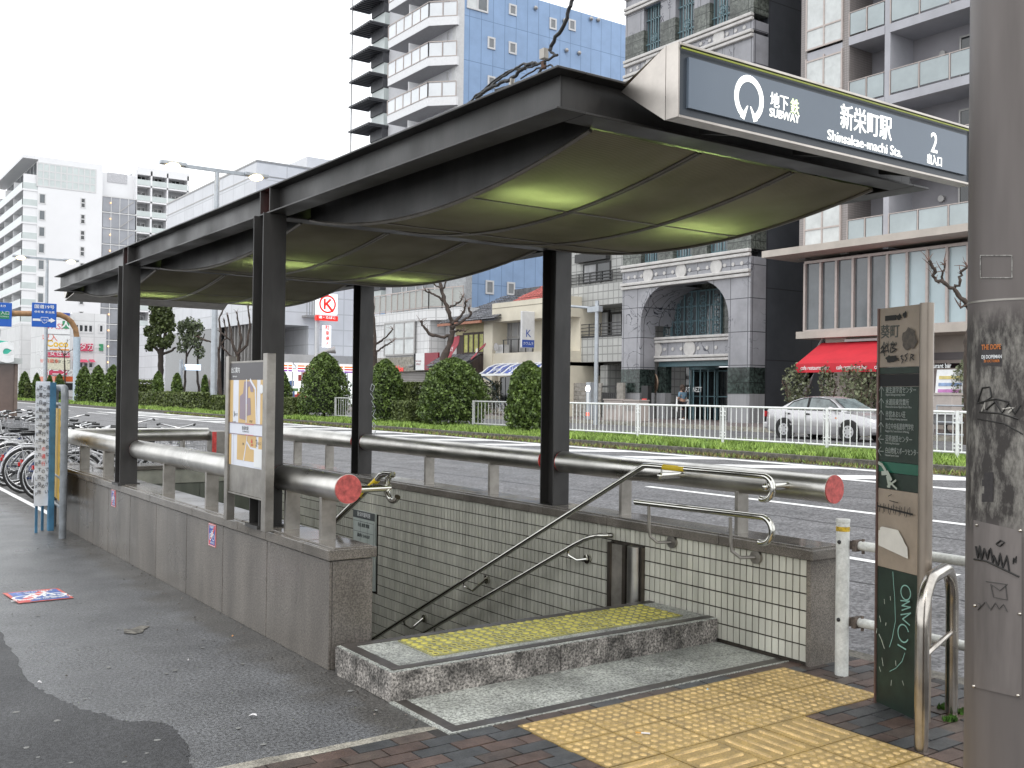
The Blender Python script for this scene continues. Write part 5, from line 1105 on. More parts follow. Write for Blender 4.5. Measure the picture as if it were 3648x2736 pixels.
# --- arched stone building
XB_=35.; F_=Face('x',XB_); yl,yr=F_.px(1343,750)[0],F_.px(1620,750)[0]
t=thing('arched_building','grey and green stone building with white medallions and an arched doorway','building',(XB_+8,(yl+yr)/2,.42))
gst=jm('grey_marble_cladding',(.31,.308,.33),(.07,.07,.08),1.05,1.52,'xy',.02,.25,.10,vein=(.9,.016,(.03,.03,.045))); grm=jm('green_marble',(.115,.125,.11),(.03,.035,.03),1.3,.62,'xy',.02,.2,.3,speck=(6,.6,1.35)); dgm=jm('dark_green_marble',(.035,.048,.043),(.015,.02,.018),1.3,.75,'xy',.02,.15,.3,speck=(7,.5,1.8)); blkw=jm('black_side_cladding',(.060,.064,.075),(.02,.02,.024),3.2,3.3,'xy',.025,.45,.1); mold=mat('white_stone_moulding',(.55,.53,.51),.5,var=.08,scale=3); rib=mat('ribbed_grey_stone',(.30,.30,.31),.7,var=.12,scale=4,streak=.05)
x2=pt(1652,850,'y',yr).x; x3=pt(1760,850,'y',yr).x
zA=F_.px(1343,621)[1]; zB=F_.px(1343,583)[1]; zop=zA-.12; zC,zD=F_.px(1343,175)[1],F_.px(1343,144)[1]; zE=F_.px(1343,32)[1]; zF=zE+ (zD-zC)
yoL,yoR=F_.px(1383,750)[0],F_.px(1573,750)[0]
zg1=F_.px(1343,798)[1]; zg0=F_.px(1343,848)[1]
def seg(y0,y1,z0,z1,m,n,x0=XB_,x1=None,**k): return MB().box(x0,x1 or x2,y0,y1,z0,z1).build(n,m,t,**k)
for (a,b) in ((yl,yoL),(yoR,yr)): seg(a,b,zg1,zop,gst,'stone_pier'); seg(a,b,zg0,zg1,dgm,'green_base_band',XB_-.02,x2+.005); seg(a,b,.42,zg0,rib,'ribbed_base')
seg(yl,yr,zop,zA+.2,gst,'lintel_wall')
# rounded corners of the opening
for (yc,s) in ((yoL,-1),(yoR,1)):
    r_=1.9; n_=10; poly=[Vector((XB_,yc,zop)),]
    cy,cz=yc+s*r_,zop-r_
    pts=[Vector((XB_,cy-s*r_*math.cos(R(90*i/n_)),cz+r_*math.sin(R(90*i/n_)))) for i in range(n_+1)]
    MB().prism([poly[0]]+pts,(2.38,0,0)).build('arch_corner',gst,t,smooth=30)
def mould(z,y0=yl+.0,y1=None,x=XB_,h=.34): 
    y1=yr if y1 is None else y1
    MB().box(x-.14,x+.05,y0,y1,z-h/2,z-h*.05).box(x-.18,x+.05,y0,y1,z+h*.05,z+h/2).build('moulding',mold,t,bevel=.03)
def med(y,z,x,r=.36): MB().cyl((x-.07,y,z),(x,y,z),r,26).build('medallion',mold,t,smooth=True,bevel=.02)
def dots(ya,yb,z,x,n=3):
    for i in range(n): y=ya+(yb-ya)*(i+1)/(n+1); MB().cyl((x-.04,y,z),(x,y,z),.09,10).build('stud',mold,t)
mould(zA); mould(zB); seg(yl,yr,zA+.2,zB-.17,gst,'frieze')
ms_=[F_.px(u,590)[0] for u in (1401,1472,1548)]; stp_=ms_[0]-ms_[1]; mz=(zA+zB)/2; ms_=[ms_[0]+0, ms_[1], ms_[2]]
for y in ms_: med(y,mz,XB_)
for a,b in ((yl,ms_[0]),(ms_[0],ms_[1]),(ms_[1],ms_[2]),(ms_[2],yr)): dots(a,b,mz,XB_)
# windowed shaft floors
wu=[(1395,1421),(1453,1494),(1527,1571)]; W_Y=[(F_.px(a,545)[0],F_.px(b,545)[0]) for a,b in wu]
W_Y[0]=(W_Y[0][0]+.35,W_Y[0][1])
def ringgrille(f,y,z0,z1,x,r,m,par):
    mb=MB(); n_=int((z1-z0)/(2*r))
    for i in range(n_):
        zc=z0+r+i*2*r; mb.tube([(x,y+r*math.cos(k*math.pi/8),zc+r*math.sin(k*math.pi/8)) for k in range(16)],.022,4,closed=True); mb.bar((x,y-r,zc),(x,y+r,zc),.03,.03); mb.bar((x,y,zc-r),(x,y,zc+r),.03,.03)
    mb.build('ring_grille',m,par)
def shaft(z0,z1,zm):
    ys=[yl]+[q for w_ in W_Y for q in w_]+[yr]
    for i in range(0,len(ys),2): seg(ys[i],ys[i+1],z0,zm,grm,'green_marble_pier'); seg(ys[i],ys[i+1],zm,z1,gst,'stone_pier')
    for a,b in W_Y:
        Fw=Face('x',XB_+.35); o=Fw.window(t,(a,b,z0+.1,z1),1,1,teal,g_grey,.02,.10); x=XB_+.2; w_=a-b
        g=MB(); 
        for k in (.28,.44,.56,.72): g.box(x-.02,x+.02,a-w_*k-.025,a-w_*k+.025,z0+.1,z1)
        for zz in (.22,.72): g.box(x-.02,x+.02,a,b,z0+(z1-z0)*zz-.025,z0+(z1-z0)*zz+.025)
        g.build('grille_bars',teal,o); ringgrille(None,(a+b)/2-.0,z0+(z1-z0)*.25,z0+(z1-z0)*.55,x-.03,w_*.16,teal,o)
shaft(zB+.17,12.6,11.0); seg(yl,yr,12.6,zC,gst,'upper_wall',XB_+.02); mould(12.9);mould(14.0)
mould(zC); mould(zD); seg(yl,yr,zC+.15,zD-.15,gst,'frieze')
for y in ms_: med(y,(zC+zD)/2,XB_)
for a,b in ((yl,ms_[0]),(ms_[0],ms_[1]),(ms_[1],ms_[2]),(ms_[2],yr)): dots(a,b,(zC+zD)/2,XB_)
shaft(zD+.15,zE-.15,zD+1.45); mould(zE); mould(zF); seg(yl,yr,zE+.15,zF-.15,gst,'frieze'); med(ms_[0],(zE+zF)/2,XB_)
shaft(zF+.15,zF+4.2,zF+1.5); seg(yl,yr,zF+4.2,zF+8,gst,'upper_wall')
for y0,y1,xx0,xx1,m,n_ in ((yl,yr+.01,XB_+2.6,XB_+14,gst,'rear_mass'),): MB().box(xx0,xx1,yl-.01,yr+.3,zop+.1,34).build(n_,gst,t)
MB().box(x2+.01,x3+8,yr+.05,yr+.5,.42,34).build('black_side_wall',blkw,t)
MB().box(XB_+.01,x2,yr-.012,yr+.3,zg0,zg1).build('side_base_band',dgm,t) if False else None
# recess: inner wall with big grilled window and the entrance below
Fi=Face('x',XB_+2.4); zw0,zw1=F_.px(1438,727)[1],zop+.1
zi1=F_.px(1416,732)[1]; zi0=F_.px(1416,773)[1]
Fi.add('recess_marble',grm,t,(yoL,yoR,F_.px(1416,783)[1],zop+.2),-.5,0)
o=Fi.window(t,(Fi.px(1438,700)[0],Fi.px(1560,700)[0],zi1+.25,zop-.15),8,3,teal,g_grey,.1,.07,'grilled_window')
ya,yb=Fi.px(1438,700)[0],Fi.px(1560,700)[0]
for k in range(9):
    y=ya+(yb-ya)*(k+.5)/9
    if k%2==0: ringgrille(None,y,zi1+.35,zop-.2,XB_+2.2,.19,teal,o)
    else: MB().box(XB_+2.2,XB_+2.24,y-.03,y+.03,zi1+.25,zop-.15).build('grille_bars',teal,o)
# balcony band
xb=XB_+1.1; Fq=Face('x',xb)
MB().box(xb,xb+1.4,yoL,yoR,zi0,zi1).build('band_wall',gst,t); mould(zi1,yoL,yoR,xb,.3); mould(zi0,yoL,yoR,xb,.3)
mm=[Fq.px(u,752)[0] for u in (1419,1490.5,1567)]
for y in mm[:2]+[yoR+.45]: med(y,(zi0+zi1)/2,xb,.40)
for a,b in ((mm[0],mm[1]),(mm[1],mm[2])): dots(a,b,(zi0+zi1)/2,xb)
MB().box(xb+.2,xb+1.4,yoL,yoR,F_.px(1416,786)[1]-.1,zi0-.12).build('teal_lintel',teal,t)
zl=F_.px(1416,786)[1]-.1
yj=Face('x',XB_+1.2).px(1438,830)[0]
MB().box(XB_+1.2,XB_+1.6,yoL,yj,zg0,zl).build('green_inner_wall',dgm,t); MB().box(XB_+1.15,XB_+1.6,yoL,yj,.42,zg0).build('ribbed_inner_wall',rib,t)
bz=mat('bronze_relief',(.28,.20,.15),.35,.7,var=.25,scale=9); Fm=Face('x',XB_+1.2); my,mzz=Fm.px(1411,828); MB().tube([(XB_+1.17,my+.36*math.cos(k*math.pi/14),mzz+.52*math.sin(k*math.pi/14)) for k in range(28)],.05,6,closed=True).build('medallion_rim',bz,t,smooth=True); MB().disc((XB_+1.17,my,mzz),(-1,0,0),.36,28,.52,(0,0,1)).sphere((XB_+1.15,my,mzz+.15),.12,8,6).sphere((XB_+1.15,my,mzz-.12),.16,8,6,1.5).build('bronze_relief',bz,t,smooth=True)
Fd=Face('x',XB_+3.2); Fd.add('dark_entrance',g_dark,t,(yoL,yoR,.42,zl),-.2,0)
for k in range(7): y=yj-(yj-yoR)*k/6.; MB().box(XB_+3.05,XB_+3.15,y-.04,y+.04,.42,zl).build('door_mullion',teal,t)
for z in (1.6,2.9): MB().box(XB_+3.05,XB_+3.14,yj,yoR,z-.03,z+.03).build('door_transom',teal,t)
yd0,yd1=Face('x',XB_+2.2).px(1485,850)[0],Face('x',XB_+2.2).px(1532,850)[0]; rdv=(yd0-yd1)/2; cy=(yd0+yd1)/2
MB().cyl((XB_+2.6,cy,2.95),(XB_+2.6,cy,3.75),rdv,28).build('revolving_door_drum',teal,t,smooth=True)
for k in range(7): a=R(90+30*k); MB().cyl((XB_+2.6+rdv*math.cos(a)*.97,cy+rdv*math.sin(a)*.97,.42),(XB_+2.6+rdv*math.cos(a)*.97,cy+rdv*math.sin(a)*.97,2.95),.035,8).build('drum_post',teal,t)
Face('x',XB_+2.6-rdv).text('ART',.36,1485,842,wht,t,sx=.7); Face('x',XB_+2.6-rdv).text('NEZT',.36,1508,842,wht,t,sx=.7)
MB().sphere((XB_+.7,F_.px(1578,856)[0]+.4,F_.px(1578,858)[1]),.2,12,8).build('door_lamp',mat('warm_lamp',(.9,.8,.6),.4,var=0,emit=(1,.75,.4),estr=2.5),t,smooth=True)
MB().box(XB_-.25,XB_,F_.px(1393,870)[0],F_.px(1407,870)[0],1.05,2.1).build('intercom_box',dk,t); 
for zz in (1.25,): MB().box(XB_-.27,XB_-.25,F_.px(1395,870)[0],F_.px(1405,870)[0],zz,zz+.2).build('red_plate',redp,t)
# --- grey tiled flats with dark openings
XC_=35.2; F_=Face('x',XC_); yl2,yr2=F_.px(1236-50,750)[0],yl+.0
t=thing('tiled_flats','narrow grey tiled flats with black railings beside the arched building','building',(XC_+5,(yl2+yr2)/2,.42))
gt_=jm('grey_wall_tiles',(.44,.44,.42),(.22,.22,.21),.42,.42,'xy',.03,.5,.06)
zz=[F_.px(1262,v)[1] for v in (553,571,610,617,663,730,783,905)]
q=yr2+.02
F_.add('upper_wall',gt_,t,(yl2,q,zz[2]-.6,11.6),-8,-.0); F_.add('solid_parapet',gt_,t,(yl2,q,zz[4],zz[3]-.05),-1.4,.1); F_.add('solid_parapet',gt_,t,(yl2,q,zz[6],zz[5]),-1.4,.1)
F_.add('recess_back',gt_,t,(yl2,q,.42,zz[3]),-6,-1.5); F_.add('recess_soffit',gt_,t,(yl2,q,zz[4]-.02,zz[4]),-1.5,0)
F_.window(t,F_.rect(1262,1319,573,612),2,1,dk,[g_dark,curt],.05,.09); F_.addp('shutter_box',dk,t,1252,1319,552,570,0,.35)
Fr=Face('x',XC_+1.4)
Fr.window(t,Fr.rect(1263,1316,677,732),2,1,dk,curt,.05,.12); Fr.window(t,Fr.rect(1322,1345,677,732),1,1,dk,curt,.05,.12)
for (v0,v1) in ((592,616),(702,728)):
    m=MB(); za,zb2=F_.px(1262,v0)[1],F_.px(1262,v1)[1]
    for k in range(4): z=za+(zb2-za)*k/3.6; F_.box(m,(yl2,q,z-.02,z+.02),.08,.13)
    for k in range(8): a=yl2+(q-yl2)*k/7.; F_.box(m,(a-.02,a+.02,zb2,za),.08,.12)
    m.build('balcony_railing',dk,t)
F_.add('dark_opening_sill',dk,t,(yl2,q,zz[5]-.02,zz[5]+.08),0,.12)
Fr.window(t,Fr.rect(1263,1290,818,860),1,1,dk,g_dark,.05,.1); Fr.add('cream_door',mat('cream_door',(.50,.44,.32),.6),t,Fr.rect(1298,1316,815,880),0,.06); Fr.add('ground_pier',gt_,t,Fr.rect(1327,1342,790,890),0,1.0); Fr.addp('shutter_box',dk,t,1250,1312,797,812,0,.3)
bw=thing('block_wall','low grey concrete block wall with a black gate before the tiled flats','wall',(XC_-.6,F_.px(1270,860)[0],.42)); blm=mat('grey_block',(.30,.28,.25),.85,var=.15,scale=5,island=.12)
Fw=Face('x',XC_-.6); ba,bb_=Fw.px(1232,860)[0],Fw.px(1298,860)[0]; bz1=Fw.px(1270,827)[1]
nb=5
for j in range(8):
    for i in range(7):
        a=ba-(i+(.5 if j%2 else 0))*(ba-bb_)/7; b=a-(ba-bb_)/7+.02
        if a<=bb_+.05: continue
        z=.42+(bz1-.42)*j/8; Fw.add('block',blm,bw,(a,max(b,bb_),z+.01,z+(bz1-.42)/8-.01),-.12,0)
ga,gb_=Fw.px(1300,860)[0],Fw.px(1332,860)[0]
for i in range(9): a=ga+(gb_-ga)*i/8; Fw.add('gate_bar',dk,bw,(a-.06,a+.06,.5,Fw.px(1315,848)[1]),-.08,-.03)
Fw.add('gate_rail',dk,bw,(ga,gb_,2.0,2.08),-.02,0); Fw.add('gate_post',blm,bw,(gb_-.05,gb_-.55,.42,bz1),-.1,.05)
# --- cream shop with blue awning
XD_=34.; F_=Face('x',XD_); t=thing('cream_shop','cream two storey shop with a rounded blue awning','building',(XD_+4,F_.px(1110,750)[0],.42))
cr_=mat('cream_plaster',(.62,.57,.46),.7,var=.06,scale=.8,bump=.1,bscale=3); a,b=F_.px(1048,720)[0],F_.px(1222,720)[0]
zp=[F_.px(1062,v)[1] for v in (657,697,764,786)]
F_.add('parapet',cr_,t,(a-.9,b,zp[1],zp[0]),-6,.12); F_.add('parapet_line',mat('cream_shadow_gap',(.30,.27,.21),.8),t,(a-.9,b,zp[1]+.78,zp[1]+.83),-.1,.125); F_.add('wing_wall',cr_,t,(a,a-.95,.42,F_.px(1048,688)[1]),-6,.1); F_.add('recessed_wall',cr_,t,(a-.95,b,zp[2],zp[1]),-6,-1.0); F_.add('lower_band',cr_,t,(a-.95,b,zp[3]-.2,zp[2]),-6,.05); F_.add('ground_wall',cr_,t,(a-.95,b,.42,zp[3]),-6,-.3)
Fr=Face('x',XD_+1.0); Fr.window(t,Fr.rect(1091,1152,697,762),4,2,alu,curt,.05,.1)
m=MB(); z=zp[2]; F_.box(m,(F_.px(1085,750)[0],F_.px(1152,750)[0],z+.75,z+.79),-.05,0)
for u in (1087,1103,1119,1135,1150): y=F_.px(u,750)[0]; F_.box(m,(y-.025,y+.025,z,z+.77),-.05,0)
m.build('window_rail',dk,t)
ac=thing('air_conditioner','white air conditioner unit on the cream shop ledge','air conditioner',(XD_+.3,F_.px(1075,755)[0],zp[2])); r=F_.rect(1066,1085,745,764); F_.add('casing',wfr,ac,(r[0],r[1],zp[2],r[3]),-.5,-.12); MB().cyl(F_.P((r[0]+r[1])/2,zp[2]+.38,.11),F_.P((r[0]+r[1])/2,zp[2]+.38,.14),.24,18).build('fan_grille',alu,ac)
MB().tube([F_.P(F_.px(1064,700)[0],zp[2]+.4,.0),F_.P(F_.px(1064,700)[0],zp[2]+1.9,0)],.05,8).build('downpipe',wfr,t)
sgn=thing('shop_sign','white and blue projecting shop sign beside the middle column','sign',(XD_-.6,F_.px(1158,740)[0],5.6)); Fs=Face('y',F_.px(1158,740)[0]); x0=XD_-.9; y=Fs.val
zs0,zs1,zsm=F_.px(1160,812-62)[1],F_.px(1160,708)[1],F_.px(1160,736)[1]
MB().box(XD_-1.0,XD_-.1,y,y+.15,F_.px(1160,752)[1],zs1+.9).build('sign_box',wfr,sgn,bevel=.03); MB().box(XD_-.97,XD_-.13,y-.004,y,F_.px(1160,751)[1],F_.px(1160,735)[1]).build('blue_panel',blue,sgn)
text('K',.6,(XD_-.55,y-.006,F_.px(1160,722)[1]),(1,0,0),(0,0,1),blue,sgn); text('カワムラ',.2,(XD_-.55,y-.006,F_.px(1160,743)[1]),(1,0,0),(0,0,1),wht,sgn,sx=.9)
awb=thing('blue_awning','rounded blue glass awning with white ribs and lettering over the shop door','awning',(XD_-1,F_.px(1090,800)[0],4.2)); bm2=mat('blue_acrylic',(.03,.07,.33),.15,var=.3,scale=1.2); Fa=Face('x',XD_-1.7); ya_,zlo=Fa.px(1036,812); zhi=F_.px(1065,787)[1]; yb_=Fa.px(1150,812)[0]
prof=[(XD_,zhi),(XD_-.6,zhi-.07),(XD_-1.1,zhi-.25),(XD_-1.5,zhi-.55),(XD_-1.7,zlo+.1)]
m=MB(); m.add([(x,y,z) for (x,z) in prof for y in (ya_,yb_)],[(2*i,2*i+1,2*i+3,2*i+2) for i in range(4)]); m.add([(x,ya_,z) for x,z in prof]+[(XD_,ya_,zlo+.1)],[(0,1,2,3,4,5)]); m.build('acrylic_sheet',bm2,awb,smooth=60)
for k in range(8): y=ya_+(yb_-ya_)*k/7; MB().tube([(x,y,z+.02) for x,z in prof],.045,6).build('rib',wht,awb,smooth=True)
MB().box(XD_-1.75,XD_-1.68,ya_,yb_,zlo,zlo+.12).build('front_rail',wht,awb)
text('dressy',.34,(XD_-1.66,ya_-1.7,zlo+.36),(0,-1,0),(-.2,0,1),wht,awb); text('KAWAMURA',.34,(XD_-1.66,ya_-3.9,zlo+.36),(0,-1,0),(-.2,0,1),wht,awb)
MB().tube([(XD_-1.6,ya_-.15,zlo),(XD_-.9,ya_-.15,zlo-.35),(XD_-.25,ya_-.15,zlo-1.8)],.06,8).build('brace',mat('pale_blue_paint',(.30,.42,.55),.5),awb,smooth=True)
F_.addp('shop_door',g_dark,t,1082,1120,814,890,-.3,-.2); Face('x',XD_+.3).window(t,Face('x',XD_+.3).rect(1084,1106,816,885),2,2,dk,g_dark,.08,.07,'shop_door_frame')
mt_=MB(); F_.box(mt_,F_.rect(1052,1062,812,826),-.25,.05); mt_.build('meter_box',alu,t); F_.addp('meter_box',dk,t,1059,1069,830,842,-.25,.05)
# --- old tiled house
XE_=33.8; F_=Face('x',XE_); t=thing('old_house','old yellow walled house with grey tiled roofs and wooden windows','building',(XE_+4,F_.px(1015,740)[0],.42))
yel=mat('yellow_plaster',(.50,.44,.27),.8,var=.1,scale=1.5); wood=mat('dark_wood',(.06,.035,.025),.6,var=.3,scale=8,streak=.1); rtile=mat('grey_roof_tile',(.14,.14,.15),.5,var=.25,scale=6,island=.3)
a,b=F_.px(972,740)[0],F_.px(1048,740)[0]; ze=F_.px(990,697)[1]; 
F_.add('upper_wall',yel,t,(a,b,F_.px(1000,722)[1],ze),-6,-.4); F_.add('timber_wall',wood,t,(a,b,.42,F_.px(1000,722)[1]),-6,-.5)
Fr=Face('x',XE_+.4); Fr.window(t,Fr.rect(1003,1047,722,764),4,1,wood,g_lit,.06,.14,'wooden_window')
def tiled_roof(y0,y1,xe,zeave,xr,zridge,m,n_,tw=.28,label=None):
    o=thing_part=MB().add([(xe,y0,zeave-.12),(xe,y1,zeave-.12),(xr,y1,zridge-.12),(xr,y0,zridge-.12)],[(0,1,2,3)]).build(n_,m,t)
    ny=max(1,int(abs(y1-y0)/tw)); nx=max(2,int(math.hypot(xr-xe,zridge-zeave)/.34)); d=Vector((xr-xe,0,zridge-zeave))/nx; mb=MB(); k=0
    for j in range(nx):
        for i in range(ny):
            y=y0+(y1-y0)*(i+.5)/ny; c=Vector((xe,y,zeave))+d*(j+.5)+Vector((0,0,.03*math.sin(j))); s=abs(y1-y0)/ny*.46
            vs=[c-d*.56+Vector((0,-s,.03)),c-d*.56+Vector((0,0,.085)),c-d*.56+Vector((0,s,.03)),c+d*.52+Vector((0,s,-.02)),c+d*.52+Vector((0,0,.035)),c+d*.52+Vector((0,-s,-.02))]
            mb.add(vs,[(0,1,4,5),(1,2,3,4),(0,5,4),(0,2,1)])
    mb.build('roof_tiles',m,o,kind='stuff'); return o
xr_=XE_+4.5; pr_r=pt(1060,645,'x',xr_); tiled_roof(a+.6,b-1.6,XE_-.5,ze,xr_,pr_r.z,rtile,'roof'); MB().box(xr_-.25,xr_+.25,a-1.0,b-1.8,pr_r.z-.1,pr_r.z+.35).tube([(xr_-.1,b-1.9,pr_r.z+.2),(xr_-.1,b-2.05,pr_r.z+.2)],.4,10).build('ridge',rtile,t)
MB().box(XE_-.6,XE_-.45,a+.6,b-.3,ze-.2,ze-.05).build('gutter',mat('copper_gutter',(.35,.14,.08),.5),t)
rr_m=mat('red_roof_tile',(.42,.10,.08),.6,var=.15,scale=6,island=.2); tiled_roof(b-1.7,b-5.2,XD_+.6,zp[0]+.1,XD_+4.5,zp[0]+2.0,rr_m,'red_roof')
z1r=F_.px(1000,766)[1]; tiled_roof(a+.3,b,XE_-1.6,z1r-.75,XE_-.3,z1r,rtile,'lower_roof')
bnm=mat('dark_red_banner',(.26,.025,.04),.7,var=.12,scale=3)
for i,(u0,u1,v0,v1,lb) in enumerate(((978,972,728,785,'dark red hanging banner left of the wooden windows'),(1036,1030,752,778,'dark red banner right of the wooden windows'))):
    p_=pt(u0,v0,'x',XE_-1.0); q_=pt(u1-12,v1,'x',XE_-1.9); o=thing('banner',lb,'banner',p_,'banners on the old house'); wv=Vector((0,-.75,.05)) if i==0 else Vector((0,-.62,.3))
    n_=6; vs=[]
    for k in range(n_+1): c=p_.lerp(q_,k/n_)+Vector((.12*math.sin(k),0,0)); vs+=[c,c+wv]
    MB().add(vs,[(2*k,2*k+1,2*k+3,2*k+2) for k in range(n_)]).add([v_+Vector((.02,0,0)) for v_ in vs],[(2*k+2,2*k+3,2*k+1,2*k) for k in range(n_)]).build('cloth',bnm,o,smooth=60)
    c=p_.lerp(q_,.5)+wv*.5; text('うなぎ' if i==0 else '鰻',.34,c+Vector((-.12,0,0)),(0,-1,0),(.2,.25,1),wht,o,sx=.7)
# --- white tiled corner building
XF_=33.6; F_=Face('x',XF_); t=thing('white_tile_building','white tiled shop building with a balcony and a dark red sign','building',(XF_+4,F_.px(900,740)[0],.42))
wt=jm('white_wall_tiles',(.68,.68,.68),(.45,.45,.45),.5,.5,'xy',.025,.4,.03); a,b=F_.px(800,740)[0],F_.px(974,740)[0]
zz=[F_.px(900,v)[1] for v in (627,670,694,770,802,827)]
am=F_.px(925,680)[0]
m=MB(); pl_=[(XF_+.6,a),(XF_,a-.6),(XF_,am),(XF_+.5,am-.9),(XF_+.9,b+.0),(XF_+2.4,b),(XF_+2.4,a)]; m.prism([(x,y,zz[2]) for x,y in pl_],(0,0,zz[1]-zz[2])); m.build('balcony_band',wt,t)
F_.add('upper_recess',mat('grey_recess',(.36,.37,.38),.7),t,(a,b+1.2,zz[1],zz[0]+3),-2.3,-1.8)
Fr=Face('x',XF_+1.8)
for (u0,u1) in ((848,870),(880,900),(915,940)): Fr.window(t,Fr.rect(u0,u1,600,660),1,1,wfr,g_grey,.05,.1)
m=MB(); pts=[(XF_+.02,a-.5),(XF_+.02,am),(XF_+.5,am-.9),(XF_+.9,b+.05)]
for (p_,q_) in zip(pts,pts[1:]):
    L_=math.hypot(q_[0]-p_[0],q_[1]-p_[1]); n_=max(1,int(L_/.8)); m.bar((*p_,zz[0]),(*q_,zz[0]),.06,.07); m.bar((*p_,zz[1]+.12),(*q_,zz[1]+.12),.05,.06)
    for i in range(n_+1): x=p_[0]+(q_[0]-p_[0])*i/n_; y=p_[1]+(q_[1]-p_[1])*i/n_; m.bar((x,y,zz[1]),(x,y,zz[0]),.05,.05,(1,0,0))
o=m.build('balcony_railing',beige_al,t)
rm_=mat('ribbed_rail_panel',(.40,.41,.39),.4,var=.1,scale=3,streak=20)
for (p_,q_) in zip(pts,pts[1:]): MB().bar((p_[0]+.03,p_[1],(zz[0]+zz[1])/2+.05),(q_[0]+.03,q_[1],(zz[0]+zz[1])/2+.05),.02,(zz[0]-zz[1])*.8).build('rail_panel',rm_,o)
F_.add('front_wall',wt,t,(a,am,zz[3],zz[2]),-2.4,-.1); F_.add('front_wall',wt,t,(am,b,.42,zz[2]),-2.4,-1.4); F_.add('sign_band_wall',conc,t,(a,am+.2,zz[4],zz[3]),-5,.05); F_.add('ground_wall',conc,t,(a,am,.42,zz[4]),-5,-.3)
F_.window(t,F_.rect(832,896,700,768),3,2,alu,g_white,.0,.12,zf=None); Face('x',XF_+1.4).window(t,Face('x',XF_+1.4).rect(926,958,730,764),2,1,alu,g_frost,.06,.1)
sg2_=thing('salon_sign','black white and dark red sign board on the white tiled building','sign',(XF_-.3,F_.px(925,780)[0],zz[4])); 
r=F_.rect(901,953,764,800)
for (f0,f1,m_) in ((0,.08,blk),(.081,.45,wht),(.451,1,mat('dark_red_panel',(.25,.02,.035),.4,var=.05))): A_=r[0]+(r[1]-r[0])*f0; B_=r[0]+(r[1]-r[0])*f1; F_.add('sign_panel',m_,sg2_,(A_,B_,r[2],r[3]),.12,.25)
F_.text('Hair Create',.16,911,780,MATS['dark_red_panel'],sg2_,d=.26); F_.text('ESPACE',.18,911,787,MATS['dark_red_panel'],sg2_,d=.26); F_.text('daloe',.55,865,797,mat('neon_red',(.6,.03,.03),.4,emit=(1,.05,.03),estr=.4),t,d=.12,bold=.02)
sh=jm('roller_shutter',(.34,.32,.30),(.16,.15,.14),50,.11,'xy',.03,.5,.05); F_.add('roller_shutter',sh,t,(F_.px(862,810)[0],F_.px(915,810)[0],.42,zz[4]-.05),-.3,-.2)
MB().tube([(XF_-.3,F_.px(899,785)[0],zz[4]+.35),(XF_-.6,F_.px(899,785)[0],zz[4]+.3)],.1,10).build('spot_lamp',alu,t,smooth=True)
for k,(u,v) in enumerate(((935,740),(943,745))): MB().tube([(XF_+1.2,F_.px(u,v)[0]+.25*math.cos(j*.5),zz[3]+.9+.25*math.sin(j*.5)) for j in range(7)],.03,5).build('white_hoop',wht,t)
# --- tall blue tower
XG_=36.2; Fb=Face('y',0); Yc=pt(983,300,'x',XG_).y; Fy=Face('y',Yc); F_=Face('x',XG_)
t=thing('blue_tower','tall pale blue panelled apartment tower with white angled balconies','building',(XG_+7,Yc+5,.42))
blp=jm('pale_blue_panels',(.25,.37,.57),(.12,.20,.33),.98,3.05,'x',.022,.5,.05); X2=pt(1345,100,'y',Yc).x; zr1=pt(1341,50,'y',Yc).z; zr2=pt(1213,16,'y',Yc).z; ztop=(zr1+zr2)/2
Ye=pt(838,300,'x',XG_).y
MB().box(XG_+.02,X2+4,Yc,Ye+1,.42,ztop).build('blue_wall',blp,t); MB().box(XG_-.02,XG_+.6,Yc-.03,Yc+.5,.42,ztop).build('corner_strip',wfr,t)
MB().box(XG_+.0,XG_+.3,Yc+.5,Ye,.42,ztop+8).build('front_wall',mat('white_render',(.62,.62,.64),.7,var=.03),t)
def z1D(x,y): return (x*.4123+1200)/S_,(y*.4123)/S_
vent_m=mat('frosted_grey_pane',(.20,.21,.22),.3,var=.06)
for (x0,x1,y0,y1) in ((1130,1300,-60,95),(1492,1545,38,135),(1842,1890,158,258),(2007,2055,170,268),(1308,1360,322,428),(1490,1545,365,470),(1308,1360,660,760),(1490,1545,712,800)):
    (u0,v0),(u1,v1)=z1D(x0,y0),z1D(x1,y1); r=Fy.rect(u0,u1,v0,v1-(4 if x1-x0<60 else 8)); Fy.window(t,r,2 if x1-x0>100 else 1,1,wfr,vent_m if x1-x0<100 else [g_white,g_grey],.04,.12)
z4D=lambda x,y:((x*.4123+1600)/S_,(y*.4123+900)/S_)
for (x0,x1,y0,y1) in ((320,378,245,350),(505,560,260,358)): (u0,v0),(u1,v1)=z4D(x0,y0),z4D(x1,y1); Fy.window(t,Fy.rect(u0,u1,v0,v1),1,1,wfr,vent_m,.04,.12)
for (x,y) in ((1712,72),(1978,437),(2087,460),(2190,165),(1960,180)):
    u,v=z1D(x,y); a,z=Fy.px(u,v); MB().sphere((a,Yc-.1,z),.16,10,6).build('vent_cap',alu,t,smooth=True)
for (x,y) in ((2252,175),): u,v=z1D(x,y); a,z=Fy.px(u,v); MB().sphere((a,Yc-.1,z),.16,10,6).build('vent_cap',alu,t)
x1_=XG_-1.5; P1=pt(838,150,'x',x1_); P2=pt(925,124,'x',x1_); P3=pt(982,122,'y',Yc-.25); 
spc=(pt(925,179,'x',x1_).z-pt(925,7.5,'x',x1_).z)/2; zt0=pt(925,91,'x',x1_).z; hb=zt0-pt(925,124,'x',x1_).z; hs=zt0-pt(925,142,'x',x1_).z
wr=mat('white_balcony_band',(.74,.74,.75),.6,var=.03); gp=glass('white_balcony_glass',(.68,.70,.72),.25,var=.04)
